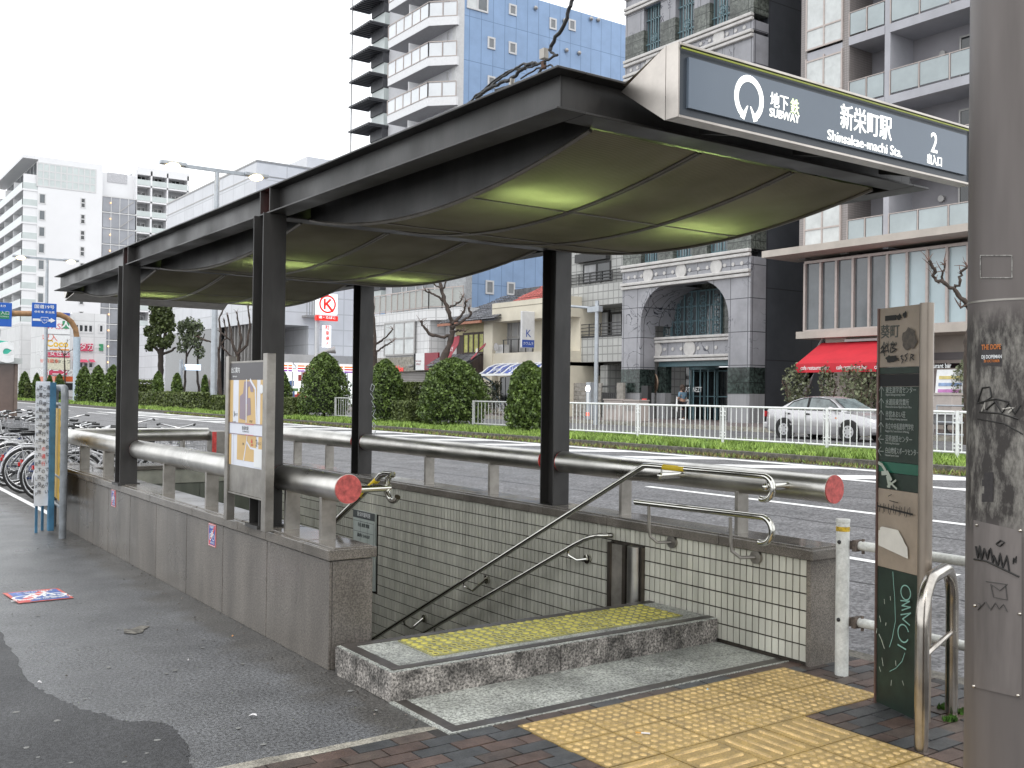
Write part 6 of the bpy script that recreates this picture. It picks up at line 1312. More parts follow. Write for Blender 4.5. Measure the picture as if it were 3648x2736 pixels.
for k in range(-3,9):
    z=zt0+spc*k
    if z-hs<8.5: continue
    pl_=[(x1_,P1.y),(x1_,P2.y),(XG_-.1,Yc-.25),(XG_+.05,Yc-.25),(XG_+.05,P1.y)]
    o=MB().prism([(x,y,z-hs) for x,y in pl_],(0,0,hs-hb)).build('balcony',wr,t)
    MB().prism([(x+.02,y,z-hs-.02) for x,y in pl_],(0,0,.015)).build('balcony_soffit',mat('grey_soffit',(.34,.34,.36),.7,var=.05),o)
    for (p_,q_) in (((x1_,P1.y),(x1_,P2.y)),((x1_,P2.y),(XG_-.1,Yc-.2))):
        L_=math.hypot(q_[0]-p_[0],q_[1]-p_[1]); n_=max(2,round(L_/(1.05 if L_>4 else 1.5))); r=MB(); r.bar((*p_,z),(*q_,z),.05,.06); r.bar((*p_,z-hb+.05),(*q_,z-hb+.05),.05,.05)
        for i in range(n_+1): x=p_[0]+(q_[0]-p_[0])*i/n_; y=p_[1]+(q_[1]-p_[1])*i/n_; r.bar((x,y,z-hb),(x,y,z),.05,.05,(1,0,0))
        r.build('rail',beige_al,o); 
        for i in range(n_):
            A_=Vector((*p_,0)).lerp(Vector((*q_,0)),(i+.06)/n_); B_=Vector((*p_,0)).lerp(Vector((*q_,0)),(i+.94)/n_); MB().bar((A_.x+.02,A_.y,z-hb*.5),(B_.x+.02,B_.y,z-hb*.5),.02,hb*.84).build('panel',gp,o)
    F_.window(t,(P2.y-.2,Yc+1.1,z-hs+.3,z+.9),2,1,wfr,g_grey,.03,.08); MB().box(x1_+.1,XG_,(P1.y+P2.y)/2-.03,(P1.y+P2.y)/2+.03,z-hb,z+.75).build('divider',wr,o)
# dark louvred stair wing
dkp=mat('dark_grey_louvre',(.06,.062,.07),.5,var=.1); Y3=pt(785,200,'x',XG_-.6).y; spd=spc*.70; frg=glass('pale_green_glass',(.50,.55,.54),.3,var=.05)
for k in range(-6,12):
    z=pt(800,70,'x',XG_-.6).z+spd*k
    if z<9: continue
    o=MB().box(XG_-1.7,XG_,Ye-.1,Y3+.35,z,z+.12).build('louvre_shelf',dkp,t)
    for i in range(9): y=Ye+(Y3+.3-Ye)*i/9; MB().box(XG_-1.7,XG_-.1,y-.05,y+.05,z-.10,z-.005).build('louvre_rib',dkp,o)
    MB().box(XG_-.5,XG_,Ye,Y3-1.0,z+.12,z+spd*.45).build('dark_spandrel',dkp,t); MB().box(XG_-.4,XG_,Ye,Y3-1.0,z+spd*.46,z+spd-.1).build('glass_band',frg,t); MB().box(XG_-1.6,XG_-1.5,Y3+.1,Y3+.2,z-spd*.98,z).build('pole',wfr,t); MB().box(XG_-.3,XG_-.2,Y3-.9,Y3-.8,z-spd*.98,z).build('pole',wfr,t)
# --- grey tiled hall and convenience store
XH_=34.; Yh=pt(552,500,'x',XH_).y; Fy=Face('y',Yh); F_=Face('x',XH_)
t=thing('tiled_hall','big pale tiled windowless hall behind the convenience store','building',(XH_+8,Yh+8,.42))
ht=jm('pale_hall_tiles',(.64,.65,.68),(.47,.48,.50),3.0,1.5,'xy',.05,.5,.03); zt=pt(552,348,'y',Yh).z; Xr=pt(826,500,'y',Yh).x; Yf=pt(360,500,'x',XH_).y; zo=Fy.px(612,701)[1]; xo=Fy.px(666,740)[0]; xo0=Fy.px(560,740)[0]
MB().box(XH_,Xr+3,Yh,Yf,zo,zt).build('upper_mass',ht,t); MB().box(xo,Xr+3,Yh,Yh+9,.42,zo).build('lower_mass',ht,t); MB().box(XH_+.1,Xr+3,Yh+9,Yf,.42,zo).build('dark_back',mat('dark_curtain_glass',(.02,.024,.026),.12,var=.4,scale=.5,spec=.8),t); MB().box(XH_-.03,Xr+3.03,Yh-.03,Yf+.03,zt-1.3,zt-1.2).build('parapet_line',alu,t); MB().box(XH_-.05,Xr+3.05,Yh-.05,Yf+.05,zt,zt+.15).build('coping',alu,t)
MB().box(Fy.px(672,380)[0],Fy.px(790,300)[0],Yh+1,Yh+8,zt,pt(700,338,'y',Yh).z).build('roof_house',ht,t)
for k in range(10): MB().box(XH_+.2,XH_+2,Yh+1+k*.9,Yh+1.1+k*.9,.42,zo).build('column_fin',alu,t)
r=Fy.rect(652,690,668,700)
o=MB().box(r[0],r[1],Yh-1.2,Yh,r[2]+.6,r[2]+.8).build('balcony',alu,t); m=MB()
for k in range(8): x=r[0]+(r[1]-r[0])*k/7; m.box(x-.03,x+.03,Yh-1.2,Yh-1.15,r[2]+.8,r[2]+2.5)
m.box(r[0],r[1],Yh-1.2,Yh-1.15,r[2]+2.4,r[2]+2.5); m.build('balcony_railing',alu,o); MB().box(r[0]+1,r[1]-.5,Yh-.05,Yh+.1,r[2]+.8,r[2]+3.4).build('service_door',wfr,t)
Ys=Yh-3.5; Fs=Face('y',Ys); t=thing('convenience_store','lit white convenience store with orange red and purple stripes','shop',(Fs.px(690,800)[0],Ys+2,.42))
xa,xb=Fs.px(590,800)[0],Fs.px(770,800)[0]; zA_,zB_,zC2=[Fs.px(640,v)[1] for v in (766,783,803)]
roofm=mat('pale_roof_fascia',(.50,.50,.49),.6,var=.08,scale=.5); MB().box(xa-.5,xb+3,Ys-.6,Ys+3.4,zB_,zA_).build('roof_fascia',roofm,t)
stb=mat('lit_stripe_band',(.85,.85,.85),.4,var=0,emit=(1,1,1),estr=.5); MB().box(xa,xb,Ys-.3,Ys,zC2,zB_-.03).build('sign_band',stb,t)
cs=[mat('stripe_orange',(.85,.25,.02),.4,var=0,emit=(1,.28,.03),estr=.35),mat('stripe_red',(.6,.02,.03),.4,var=0,emit=(.9,.03,.04),estr=.3),mat('stripe_purple',(.18,.02,.3),.4,var=0,emit=(.3,.04,.5),estr=.3)]
for u0,u1 in ((600,618),(620,628),(640,655),(657,690),(692,718),(720,738),(741,770)):
    for k in range(3): z=zB_-.15-(zB_-zC2)*(.12+.27*k); MB().box(Fs.px(u0,790)[0],Fs.px(u1,790)[0],Ys-.33,Ys-.3,z-(zB_-zC2)*.15,z).build('stripe',cs[k],t)
Fs.text('S',1.0,633,790,mat('lit_silver',(.6,.6,.62),.3,var=0),t,d=.34)
litg_=mat('lit_shop_glass',(.8,.82,.8),.3,color2=(.5,.53,.5),scale=1.6,emit=(.95,1,.97),estr=.55); MB().box(xa,xb,Ys,Ys+.2,.42,zC2).build('shop_glass',litg_,t); MB().box(xa,xb,Ys+.21,Yh-.05,.42,zB_).build('shop_core',ht,t)
for k in range(10): x=xa+(xb-xa)*k/9; MB().box(x-.05,x+.05,Ys-.05,Ys,.42,zC2).build('shop_mullion',wfr,t)
pc=[mat('poster_red',(.5,.08,.07),.6),mat('poster_green',(.15,.3,.12),.6),mat('poster_yellow',(.5,.42,.1),.6),mat('poster_blue',(.12,.2,.4),.6),mat('poster_grey',(.3,.3,.3),.6)]
rd=random.Random(4)
for k in range(26): x=rd.uniform(xa+.4,xb-1.4); z=rd.uniform(.7,3.6); MB().box(x,x+rd.uniform(.4,1.1),Ys-.04-k*.0004,Ys-.01,z,z+rd.uniform(.25,.6)).build('window_poster',pc[k%5],t)
# K sign on its pole
Yk=Ys-3; Fk=Face('y',Yk); t=thing('store_sign_pole','white pole carrying a white sign with a red ringed K','sign',(Fk.px(686,860)[0],Yk,.42))
px_=Fk.px(686,800)[0]; MB().cyl((px_,Yk+.2,.42),(px_,Yk+.2,Fk.px(686,640)[1]),.2,12).build('pole',wfr,t,smooth=True)
ls=mat('lit_sign_face',(.9,.9,.9),.4,var=0,emit=(1,1,1),estr=.6); r=Fk.rect(683,727,633,679); MB().box(*r[:2],Yk-.25,Yk+.25,r[2],r[3]).build('sign_box',ls,t,bevel=.08)
f=Flat(((r[0]+r[1])/2,Yk-.255,(r[2]+r[3])/2),(1,0,0),(0,0,1),.006); rk=(r[1]-r[0])/2; rd2=mat('lit_red',(.75,.03,.02),.4,var=0,emit=(1,.04,.02),estr=.4); f.ring(rd2,0,0,rk*.74,rk*.16,0,360,36); f.line(rd2,[(-.28*rk,-.42*rk),(-.28*rk,.42*rk)],rk*.2); f.line(rd2,[(-.2*rk,-.05*rk),(.26*rk,.42*rk)],rk*.2); f.line(rd2,[(-.1*rk,.05*rk),(.5*rk,-.62*rk)],rk*.22); f.build(t,'emblem')
r=Fk.rect(682,728,681,691.5); MB().box(*r[:2],Yk-.2,Yk+.2,r[2],r[3]).build('red_plate',rd2,t); Fk.text('酒・たばこ',.62*(r[3]-r[2]),705,686.5,ls,t,d=.21,bold=.01,sx=1.25)
r=Fk.rect(697,713,703,750); MB().box(*r[:2],Yk-.2,Yk+.1,r[2],r[3]).build('vertical_sign',ls,t); 
for k,s in enumerate('駐車場P'): Fk.text(s,(r[3]-r[2])*.22,705,709+k*11.5,rd2,t,d=.21,bold=.02)
MB().tube([(px_,Yk,Fk.px(686,765)[1]),(px_+.9,Yk-.3,Fk.px(686,757)[1])],.12,8).cyl((px_+.8,Yk-.3,Fk.px(686,758)[1]),(px_+1.4,Yk-.6,Fk.px(686,755)[1]),.18,10,.34).build('spot_lamp',alu,t,smooth=True)
# --- white far condominium
XI_=36.; Yi=pt(80,500,'x',XI_).y; Fy=Face('y',Yi); F_=Face('x',XI_)
t=thing('white_condominium','tall white condominium with balconies and a glazed stair far left','building',(XI_+12,Yi+15,.42))
wh=mat('white_wall',(.74,.74,.75),.7,var=.02,scale=.1); zt=Fy.px(80,337)[1]; xs_,xb_,xe=[Fy.px(u,500)[0] for u in (220,295,408)]; Yfar=pt(10,500,'x',XI_).y
MB().box(XI_,xs_,Yi,Yfar-1.6,.42,zt).build('main_wall',wh,t)
Fy.window(t,Fy.rect(81,207,351,401),10,3,wfr,frg,.0,.25,'penthouse_glazing'); sp3=(Fy.px(175,463)[1]-Fy.px(175,428)[1])
for k in range(9):
    r=Fy.rect(175,184,428,448); z0_,z1_=r[2]+sp3*k,r[3]+sp3*k
    if z0_>2: Fy.window(t,(r[0],r[1],z0_,z1_),1,2,wfr,g_dark,.0,.18)
    r=Fy.rect(85,98,418,439); z0_,z1_=r[2]+sp3*k,r[3]+sp3*k
    if z0_>2: Fy.window(t,(r[0],r[1],z0_,z1_),1,1,wfr,g_grey,.0,.2)
MB().box(xs_,xb_,Yi+1.5,Yi+12,.42,Fy.px(230,369)[1]).build('stair_block',wh,t); Fy.addp('roof_slot',mat('pale_grey_panel',(.5,.5,.52),.7),t,236,279,369,390,-1.5,-1.4)
zg=Fy.px(222,423)[1]; gl_=glass('grey_stair_glass',(.26,.27,.30),.1,var=.2,scale=.12)
k=0
while zg-k*abs(sp3)>3:
    z=zg-k*abs(sp3); Fy.add('stair_pane',gl_,t,(xs_+.1,xb_-.1,z-abs(sp3)+.2,z-.1),-.3,.0); Fy.add('stair_floor_edge',wfr,t,(xs_,xb_,z-.1,z+.1),-.3,.1); MB().bar((xs_+(xb_-xs_)*.5,Yi-.04,z-abs(sp3)+.4),(xs_+(xb_-xs_)*.9,Yi-.04,z-.5),.15,.15).build('stair_flight',alu,t); MB().sphere((xs_+1.5,Yi-.15,z-1.2),.13,6,4).build('stair_lamp',mat('orange_lamp',(1,.5,.2),.4,var=0,emit=(1,.5,.2),estr=2),t); k+=1
for i in range(1,4): x=xs_+(xb_-xs_)*i/4; MB().box(x-.06,x+.06,Yi-.08,Yi-.01,3,zg).build('stair_mullion',wfr,t)
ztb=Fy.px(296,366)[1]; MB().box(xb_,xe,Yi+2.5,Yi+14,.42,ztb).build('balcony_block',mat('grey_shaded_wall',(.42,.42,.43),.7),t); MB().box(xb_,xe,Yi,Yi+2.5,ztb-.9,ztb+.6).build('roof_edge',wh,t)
for u0,u1 in ((294,297),(326,329.5),(361,364),(405,408)): r=Fy.rect(u0,u1,366,380); MB().box(r[0],r[1],Yi,Yi+2.6,.42,ztb).build('fin_wall',wh,t)
z=ztb
while z>4:
    MB().box(xb_,xe,Yi,Yi+2.5,z-abs(sp3)-.15,z-abs(sp3)+.15).build('slab',wh,t); MB().box(xb_,xe,Yi+.02,Yi+.08,z-abs(sp3)+.2,z-abs(sp3)+1.25).build('glass_rail',frg,t)
    Fb2=Face('y',Yi+2.5)
    for f in (.06,.38,.72): Fb2.window(t,(xb_+(xe-xb_)*f,xb_+(xe-xb_)*(f+.15),z-abs(sp3)+.3,z-abs(sp3)+2.3),2,1,wfr,g_dark,.05,.15)
    z-=abs(sp3)
r=Fy.rect(364,391,386,415)
# front balconies facing the road
zt2=F_.px(81,397)[1]; k=0
while zt2-k*abs(sp3)>3:
    z=zt2-k*abs(sp3); MB().box(XI_-2.6,XI_,Yi+.1,Yfar,z-1.5,z-1.15).build('balcony_slab',wh,t); MB().box(XI_-2.6,XI_-2.5,Yi+.1,Yfar,z-1.15,z).build('balcony_glass',frg,t); MB().box(XI_-2.6,XI_,Yi+.1,Yi+.2,z-1.15,z).build('balcony_glass',frg,t)
    for j in range(6): y=Yi+4+(Yfar-Yi)*j/6; F_.window(t,(y,y+3.2,z-1.1,z+1.1),2,1,wfr,g_grey,.05,.2)
    for j in range(4): y=Yi+.2+(Yfar-Yi)*j/3.6; MB().box(XI_-2.4,XI_,y,y+.25,z-1.15,z+abs(sp3)-1.5).build('fin_wall',wh,t)
    k+=1
MB().box(XI_-2.6,XI_,Yi,Yfar,zt-.6,zt).build('roof_canopy',wh,t); F_.window(t,(Yi+.5,Yfar-4,zt-7,zt-.8),9,1,wfr,g_grey,.05,.3,'penthouse_glazing')
# --- white commercial block with billboards
Yj=150.; Fy=Face('y',Yj); t=thing('billboard_building','low white commercial building covered with red and white billboards','building',(Fy.px(150,800)[0],Yj+6,.42))
D6=lambda x,y:(x*.125,636.8+y*.125)
def r6(x0,x1,y0,y1): (u0,v0),(u1,v1)=D6(x0,y0),D6(x1,y1); return Fy.rect(u0,u1,v0,v1)
wc=jm('white_panel_wall',(.66,.66,.66),(.5,.5,.5),4,2.2,'xy',.05,.6,.03); ra=r6(780,1240,310,1700); rb=r6(1240,1830,305,1700); MB().box(ra[0],ra[1],Yj-.6,Yj+10,.42,ra[3]).build('billboard_wall',wc,t); MB().box(rb[0],rb[1],Yj,Yj+10,.42,rb[3]).build('facade_wall',wc,t)
for (x0,x1,y0,y1,n_) in ((1280,1605,505,640,4),(1712,1785,515,650,1),(1262,1610,1160,1260,4)): Fy.window(t,r6(x0,x1,y0,y1),n_,1,wfr,g_dark,.03,.25)
pk=mat('pink_red_sign',(.55,.06,.12),.5,var=.05)
for (x0,x1) in ((1275,1365),(1385,1510),(1525,1600)): Fy.add('red_sign',pk,t,r6(x0,x1,845,970),0,.25)
Fy.text('レンタカー',1.05,*D6(1430,905),wht,t,d=.3,sx=.9)
for (x0,x1) in ((1245,1330),(1345,1500),(1530,1620)):
    r=r6(x0,x1,1115,1165); MB().add([(r[0],Yj,r[3]),(r[1],Yj,r[3]),(r[1],Yj-1.2,r[2]),(r[0],Yj-1.2,r[2])],[(0,1,2,3)]).build('red_awning',pk,t)
Fy.add('green_sign',mat('green_sign',(.05,.28,.13),.5),t,r6(1712,1780,850,965),0,.2)
Fz=Face('y',Yj-.6)
def r7(x0,x1,y0,y1): (u0,v0),(u1,v1)=D6(x0,y0),D6(x1,y1); return Fz.rect(u0,u1,v0,v1)
bb=lambda n_,m_,r,d0=0,d1=.2: Fz.add(n_,m_,t,r,d0,d1)
bb('blue_billboard',blue,r7(970,1205,305,350)); bb('white_billboard',wht,r7(785,1205,435,670)); grs=MATS['green_sign']; bb('green_logo_panel',grs,r7(1075,1190,450,585),.2,.24)
Fz.text('人',1.2,*D6(1133,518),wht,t,d=.26,bold=.03); Fz.text('WASH',1.1,*D6(940,550),pk,t,d=.22); bb('white_billboard',wht,r7(785,1205,690,950)); bb('orange_panel',mat('orange_ad',(.75,.30,.05),.5),r7(860,1190,930,955),.2,.23); Fz.text('収入',1.0,*D6(855,750),mat('ad_red',(.7,.1,.05),.5),t,d=.22); Fz.text('Coco',1.25,*D6(985,850),mat('ad_yellow',(.8,.5,.05),.5),t,d=.22,bold=.03)
bb('red_strip',pk,r7(785,1205,990,1070)); Fz.text('麻生女性医院',.85,*D6(960,1015),wht,t,d=.22); bb('cream_billboard',mat('cream_ad',(.66,.64,.50),.6),r7(785,1205,1085,1290)); Fz.text('新規募集',.6,*D6(850,1150),MATS['ad_red'],t,d=.22); Fz.text('スタッフ',.6,*D6(1060,1160),ink,t,d=.22); bb('red_strip',pk,r7(785,1155,1300,1380)); Fz.text('ダイニング',1.0,*D6(960,1345),wht,t,d=.22,bold=.02)
# white low block left of it facing the road
Fx=Face('x',31.); y0_=pt(97,750,'x',31.).y; y1_=pt(60,750,'x',31.).y; t=thing('white_office_block','low white office block with ribbon windows facing the road','building',(35,(y0_+y1_)/2,.42))
zt=pt(90,703,'x',31.).z; MB().box(31,ra[0]-.1,y0_,y1_+4,.42,zt).build('main_wall',wc,t)
for k,(v0,v1) in enumerate(((708,722),(742,758),(780,796))): Fx.window(t,Fx.rect(62,94,v0+4,v1+4),5,1,wfr,g_grey,.04,.2)
# distant blocks so that the street goes on
for (nm,lb,x,y,wx,wy,h,m_) in (('distant_building','distant brown office block beyond the condominium',20,330,14,30,30,mat('brownish_wall',(.30,.24,.21),.8)),('distant_building','far pale block on the horizon at the left',8,420,9,20,34,wh),('distant_building','grey block behind the white hall roof',62,150,20,20,16,ht)):
    o=thing(nm,lb,'building',(x,y,0)); MB().box(x,x+wx,y,y+wy,0,h).build('wall',m_,o); Fq_=Face('y',y)
    for k in range(int(h/3.5)-1):
        for i in range(3): Fq_.window(o,(x+1+i*wx/3.2,x+2.6+i*wx/3.2,2+k*3.4,3.6+k*3.4),1,1,wfr,g_grey,.02,.15)
# pale backing blocks behind the street fronts
for (lb,x0,x1,y0,y1,h) in (('plain pale block beyond the hall',38,60,Yf+4,150,10),):
    o=thing('back_block',lb,'building',((x0+x1)/2,(y0+y1)/2,0)); MB().box(x0,x1,y0,y1,0,h).build('wall',ht,o); Face('y',y0).window(o,(x0+2,x0+5,3,6),2,1,wfr,g_grey,.02,.15)
# ---------------- street furniture far off ----------------
gal=mat('galvanised_steel',(.42,.45,.48),.4,.5,var=.08,scale=3); sod=mat('sodium_lamp_glow',(1,.8,.5),.4,var=0,emit=(1,.72,.32),estr=6)
def lamp_post(label,u,vtop,x,ua,ub,vb):
    y=pt(u,800,'x',x).y; t=thing('street_lamp',label,'street lamp',(x,y,GZ),'double armed street lamps on the median'); zt=pt(u,vtop,'x',x).z
    MB().cyl((x,y,GZ),(x,y,zt),.20,12,.15).build('pole',gal,t,smooth=True); p0=pt(ua,vtop,'y',y); p1=pt(ub,vtop,'y',y)
    xa,xb=p0.x,p1.x; MB().bar((xa+.8,y,zt+.12),(xb-.8,y,zt+.12),.14,.2).build('arm',gal,t)
    for xx,s in ((xa,1),(xb,-1)):
        h=MB().box(xx-.1*s,xx+1.4*s,y-.22,y+.22,zt+.05,zt+.28).build('lamp_head',gal,t,bevel=.04); MB().sphere((xx+.65*s,y,zt+.02),.42,14,8,.45).build('lit_bowl',sod,h,smooth=True)
lamp_post('nearer double armed street lamp with lit heads above the slim cypresses',462,376,20.4,349,575,0); lamp_post('farther double armed street lamp with lit heads before the white condominium',98,564,20.4,29,168,0)
# road sign gantry
xg=20.4; yg=pt(166,800,'x',xg).y; Fg=Face('y',yg); t=thing('sign_gantry','curved gantry post, rusty brown above and pale blue below, carrying blue road signs','sign gantry',(xg,yg,GZ))
br=mat('rusty_brown_paint',(.36,.20,.09),.6,var=.2,scale=2); lb=mat('pale_blue_post',(.45,.53,.60),.5,var=.06)
P_=lambda u,v:Vector((Fg.px(u,v)[0],yg,Fg.px(u,v)[1]))
MB().cyl((xg,yg,GZ),P_(166,728),.30,14).build('lower_post',lb,t,smooth=True); MB().tube([P_(166,728),P_(163,710),P_(154,695),P_(143,686),P_(130,680),P_(115,678),P_(-60,676)],.24,12).build('brown_arm',br,t,smooth=True)
bs=mat('road_sign_blue',(.008,.10,.46),.4,var=.03)
def road_sign(label,u0,u1,v0,v1,items,par=None):
    r=Fg.rect(u0,u1,v0,v1); o=thing('road_sign',label,'sign',((r[0]+r[1])/2,yg-.35,r[2]),'blue road signs on the gantry'); MB().box(r[0],r[1],yg-.42,yg-.34,r[2],r[3]).build('panel',bs,o,bevel=.02)
    for s,size,u,v,sx in items: Fg.text(s,size,u,v,wht,o,d=.44,sx=sx,bold=.015)
    return o
o=road_sign('blue road sign reading route 19 with a right pointing arrow',67.3,120,654,706,[('国道19号',.36,94,664,1.15),('⑲岐阜 多治見',.22,94,675,1.2)])
f=Flat((Fg.px(94,692)[0],yg-.44,Fg.px(94,692)[1]),(1,0,0),(0,0,1),.004); f.k=0
f.poly(wht,[(-.95,-.1),(-.95,.1),(.5,.1),(.5,.22),(.9,0),(.5,-.22),(.5,-.1)]); f.poly(bs,[(-.34,.30),(.34,.30),(.36,.05),(.2,-.25),(0,-.34),(-.2,-.25),(-.36,.05)]); f.poly(wht,[(-.30,.26),(.30,.26),(.31,.05),(.17,-.21),(0,-.29),(-.17,-.21),(-.31,.05)]); f.poly(bs,[(-.27,.22),(.27,.22),(.28,.05),(.15,-.18),(0,-.25),(-.15,-.18),(-.28,.05)]); f.build(o,'arrow_and_shield'); text('153',.24,(Fg.px(94,692)[0],yg-.45,Fg.px(94,692)[1]),(1,0,0),(0,0,1),wht,o)
o=road_sign('blue road sign with a green entrance panel cut by the left edge',-35,24,652,704,[('R19',.25,5,662,1.0)]); r=Fg.rect(-20,18.5,672,688); MB().box(r[0],r[1],yg-.435,yg-.425,r[2],r[3]).build('green_panel',mat('expressway_green',(.01,.22,.10),.4),o); Fg.text('入口',.36,9,677,wht,o,d=.46); Fg.text('ENTRANCE',.14,7,684.5,wht,o,d=.46)
# thin steel pole with arm
x=29.6; y=pt(1288,800,'x',x).y; t=thing('signal_pole','thin blue grey steel pole with a side arm before the tiled flats','pole',(x,y,.25)); zt=pt(1288,650,'x',x).z; MB().cyl((x,y,.25),(x,y,zt),.11,12,.09).build('pole',gal,t,smooth=True)
q_=pt(1215,646,'x',x); MB().tube([(x,y,zt-.35),(x,q_.y,zt-.05)],.06,8).box(x-.12,x+.12,y-.25,y+.55,zt-.5,zt-.25).build('arm',gal,t,smooth=True)
t=thing('emergency_post','slim grey call post with a round lit lamp beside the block wall','post',pt(1274,878,'x',31.)); b=pt(1274,878,'x',31.); b.z=.42; zt=pt(1274,826,'x',31.).z
MB().box(b.x-.12,b.x+.12,b.y-.16,b.y+.16,.42,zt).build('post_body',gal,t,bevel=.02); MB().cyl((b.x-.16,b.y,zt-.3),(b.x-.12,b.y,zt-.3),.14,16).build('lamp',mat('bright_round_lamp',(1,.95,.9),.4,var=0,emit=(1,.9,.8),estr=4),t); MB().box(b.x-.14,b.x-.12,b.y-.1,b.y+.1,.6,.75).build('red_lamp',mat('red_glow',(.8,.1,.05),.4,var=0,emit=(1,.1,.05),estr=1),t); MB().box(b.x-.13,b.x-.12,b.y-.08,b.y+.08,1.2,1.7).build('label_plate',wht,t)
bxm=mat('beige_cabinet_paint',(.42,.37,.34),.6,var=.05)
for (u0,u1,vt,x,lb,h) in ((1303,1345,864,31.4,'long beige utility cabinet before the black gate',0),(1346,1381,866,31.2,'beige utility cabinet nearest the arched building',0)):
    a,b=pt(u0,890,'x',x).y,pt(u1,890,'x',x).y; zt=pt(u0,vt,'x',x).z; t=thing('utility_cabinet',lb,'cabinet',(x+.3,(a+b)/2,.42),'beige utility cabinets'); MB().box(x,x+.6,b+.03,a-.03,.42,zt).build('casing',bxm,t,bevel=.02); MB().box(x-.03,x+.63,b,a,zt,zt+.06).build('lid',bxm,t)
    for k in range(2):
        m=MB(); yy_=a-(a-b)*(.25+.3*k)
        for j in range(4): m.box(x-.012,x,yy_-.15,yy_+.15,zt-.25-j*.06,zt-.22-j*.06)
        m.build('vent_slats',alu,t)
    MB().box(x-.01,x,b+.05,b+.2,zt-.25,zt-.15).build('label_plate',wht,t)
# menu board and scooter box by the cafe
p=pt(2046,900,'x',33.2); p.z=.42; t=thing('menu_board','white menu easel with coloured handwriting outside the cafe','sign',p); d1=Vector((0,-.55,0)); up_=Vector((.25,0,1.9))
m=MB(); m.obox(p+Vector((0,0,.35))+up_*.5,d1,up_*.5,(.02,0,0)); m.build('board',wht,t)
for i,(c_,z) in enumerate((((.6,.5,.2),.85),((.25,.35,.55),.72),((.5,.2,.45),.60),((.3,.5,.55),.46),((.55,.35,.3),.32))): MB().obox(p+Vector((-.03,0,.35))+up_*z,d1*.8,up_*.03,(.004,0,0)).build('handwriting',mat('chalk_%d'%i,c_,.7),t)
for s in (-1,1): MB().tube([p+d1*s*.9+Vector((0,0,.4)),p+d1*s*.9+Vector((-.05,0,0))],.02,6).build('leg',alu,t)
p=pt(2030,905,'x',31.5); p.z=.42; t=thing('parked_scooter','parked scooter with a big beige delivery box behind the fence','scooter',p); 
MB().box(p.x-.3,p.x+.3,p.y-.62,p.y+.55,1.15,1.75).build('delivery_box',bxm,t,bevel=.03); MB().box(p.x-.33,p.x+.33,p.y-.65,p.y+.58,1.75,1.82).build('box_lid',bxm,t); MB().box(p.x-.12,p.x+.12,p.y-.6,p.y+1.3,.75,1.1).build('body',mat('scooter_grey',(.22,.22,.22),.4),t,bevel=.05)
for dy in (-.45,1.15): MB().tube([(p.x,p.y+dy+.24*math.cos(k*math.pi/8),.68+.24*math.sin(k*math.pi/8)) for k in range(16)],.06,8,closed=True).build('wheel',cab,t,smooth=True)
MB().tube([(p.x,p.y+1.2,.7),(p.x,p.y+.95,1.5)],.03,6).tube([(p.x-.3,p.y+.9,1.55),(p.x+.3,p.y+.9,1.55)],.02,6).build('handlebar',cab,t)
# thin grey rail behind the fence
x=31.; t=thing('grey_pipe_rail','single thin grey rail behind the fence at the right edge','railing',(x,12,.42)); ya=pt(2024,880,'x',x).y; za=pt(2040,876,'x',x).z; 
for z in (za,za-.55,za-.95): MB().cyl((x,ya,z),(x,ya-6,z),.03,8).build('rail',gal,t,smooth=True)
for k in range(4): MB().cyl((x,ya-k*1.9,.42),(x,ya-k*1.9,za),.03,8).build('post',gal,t)
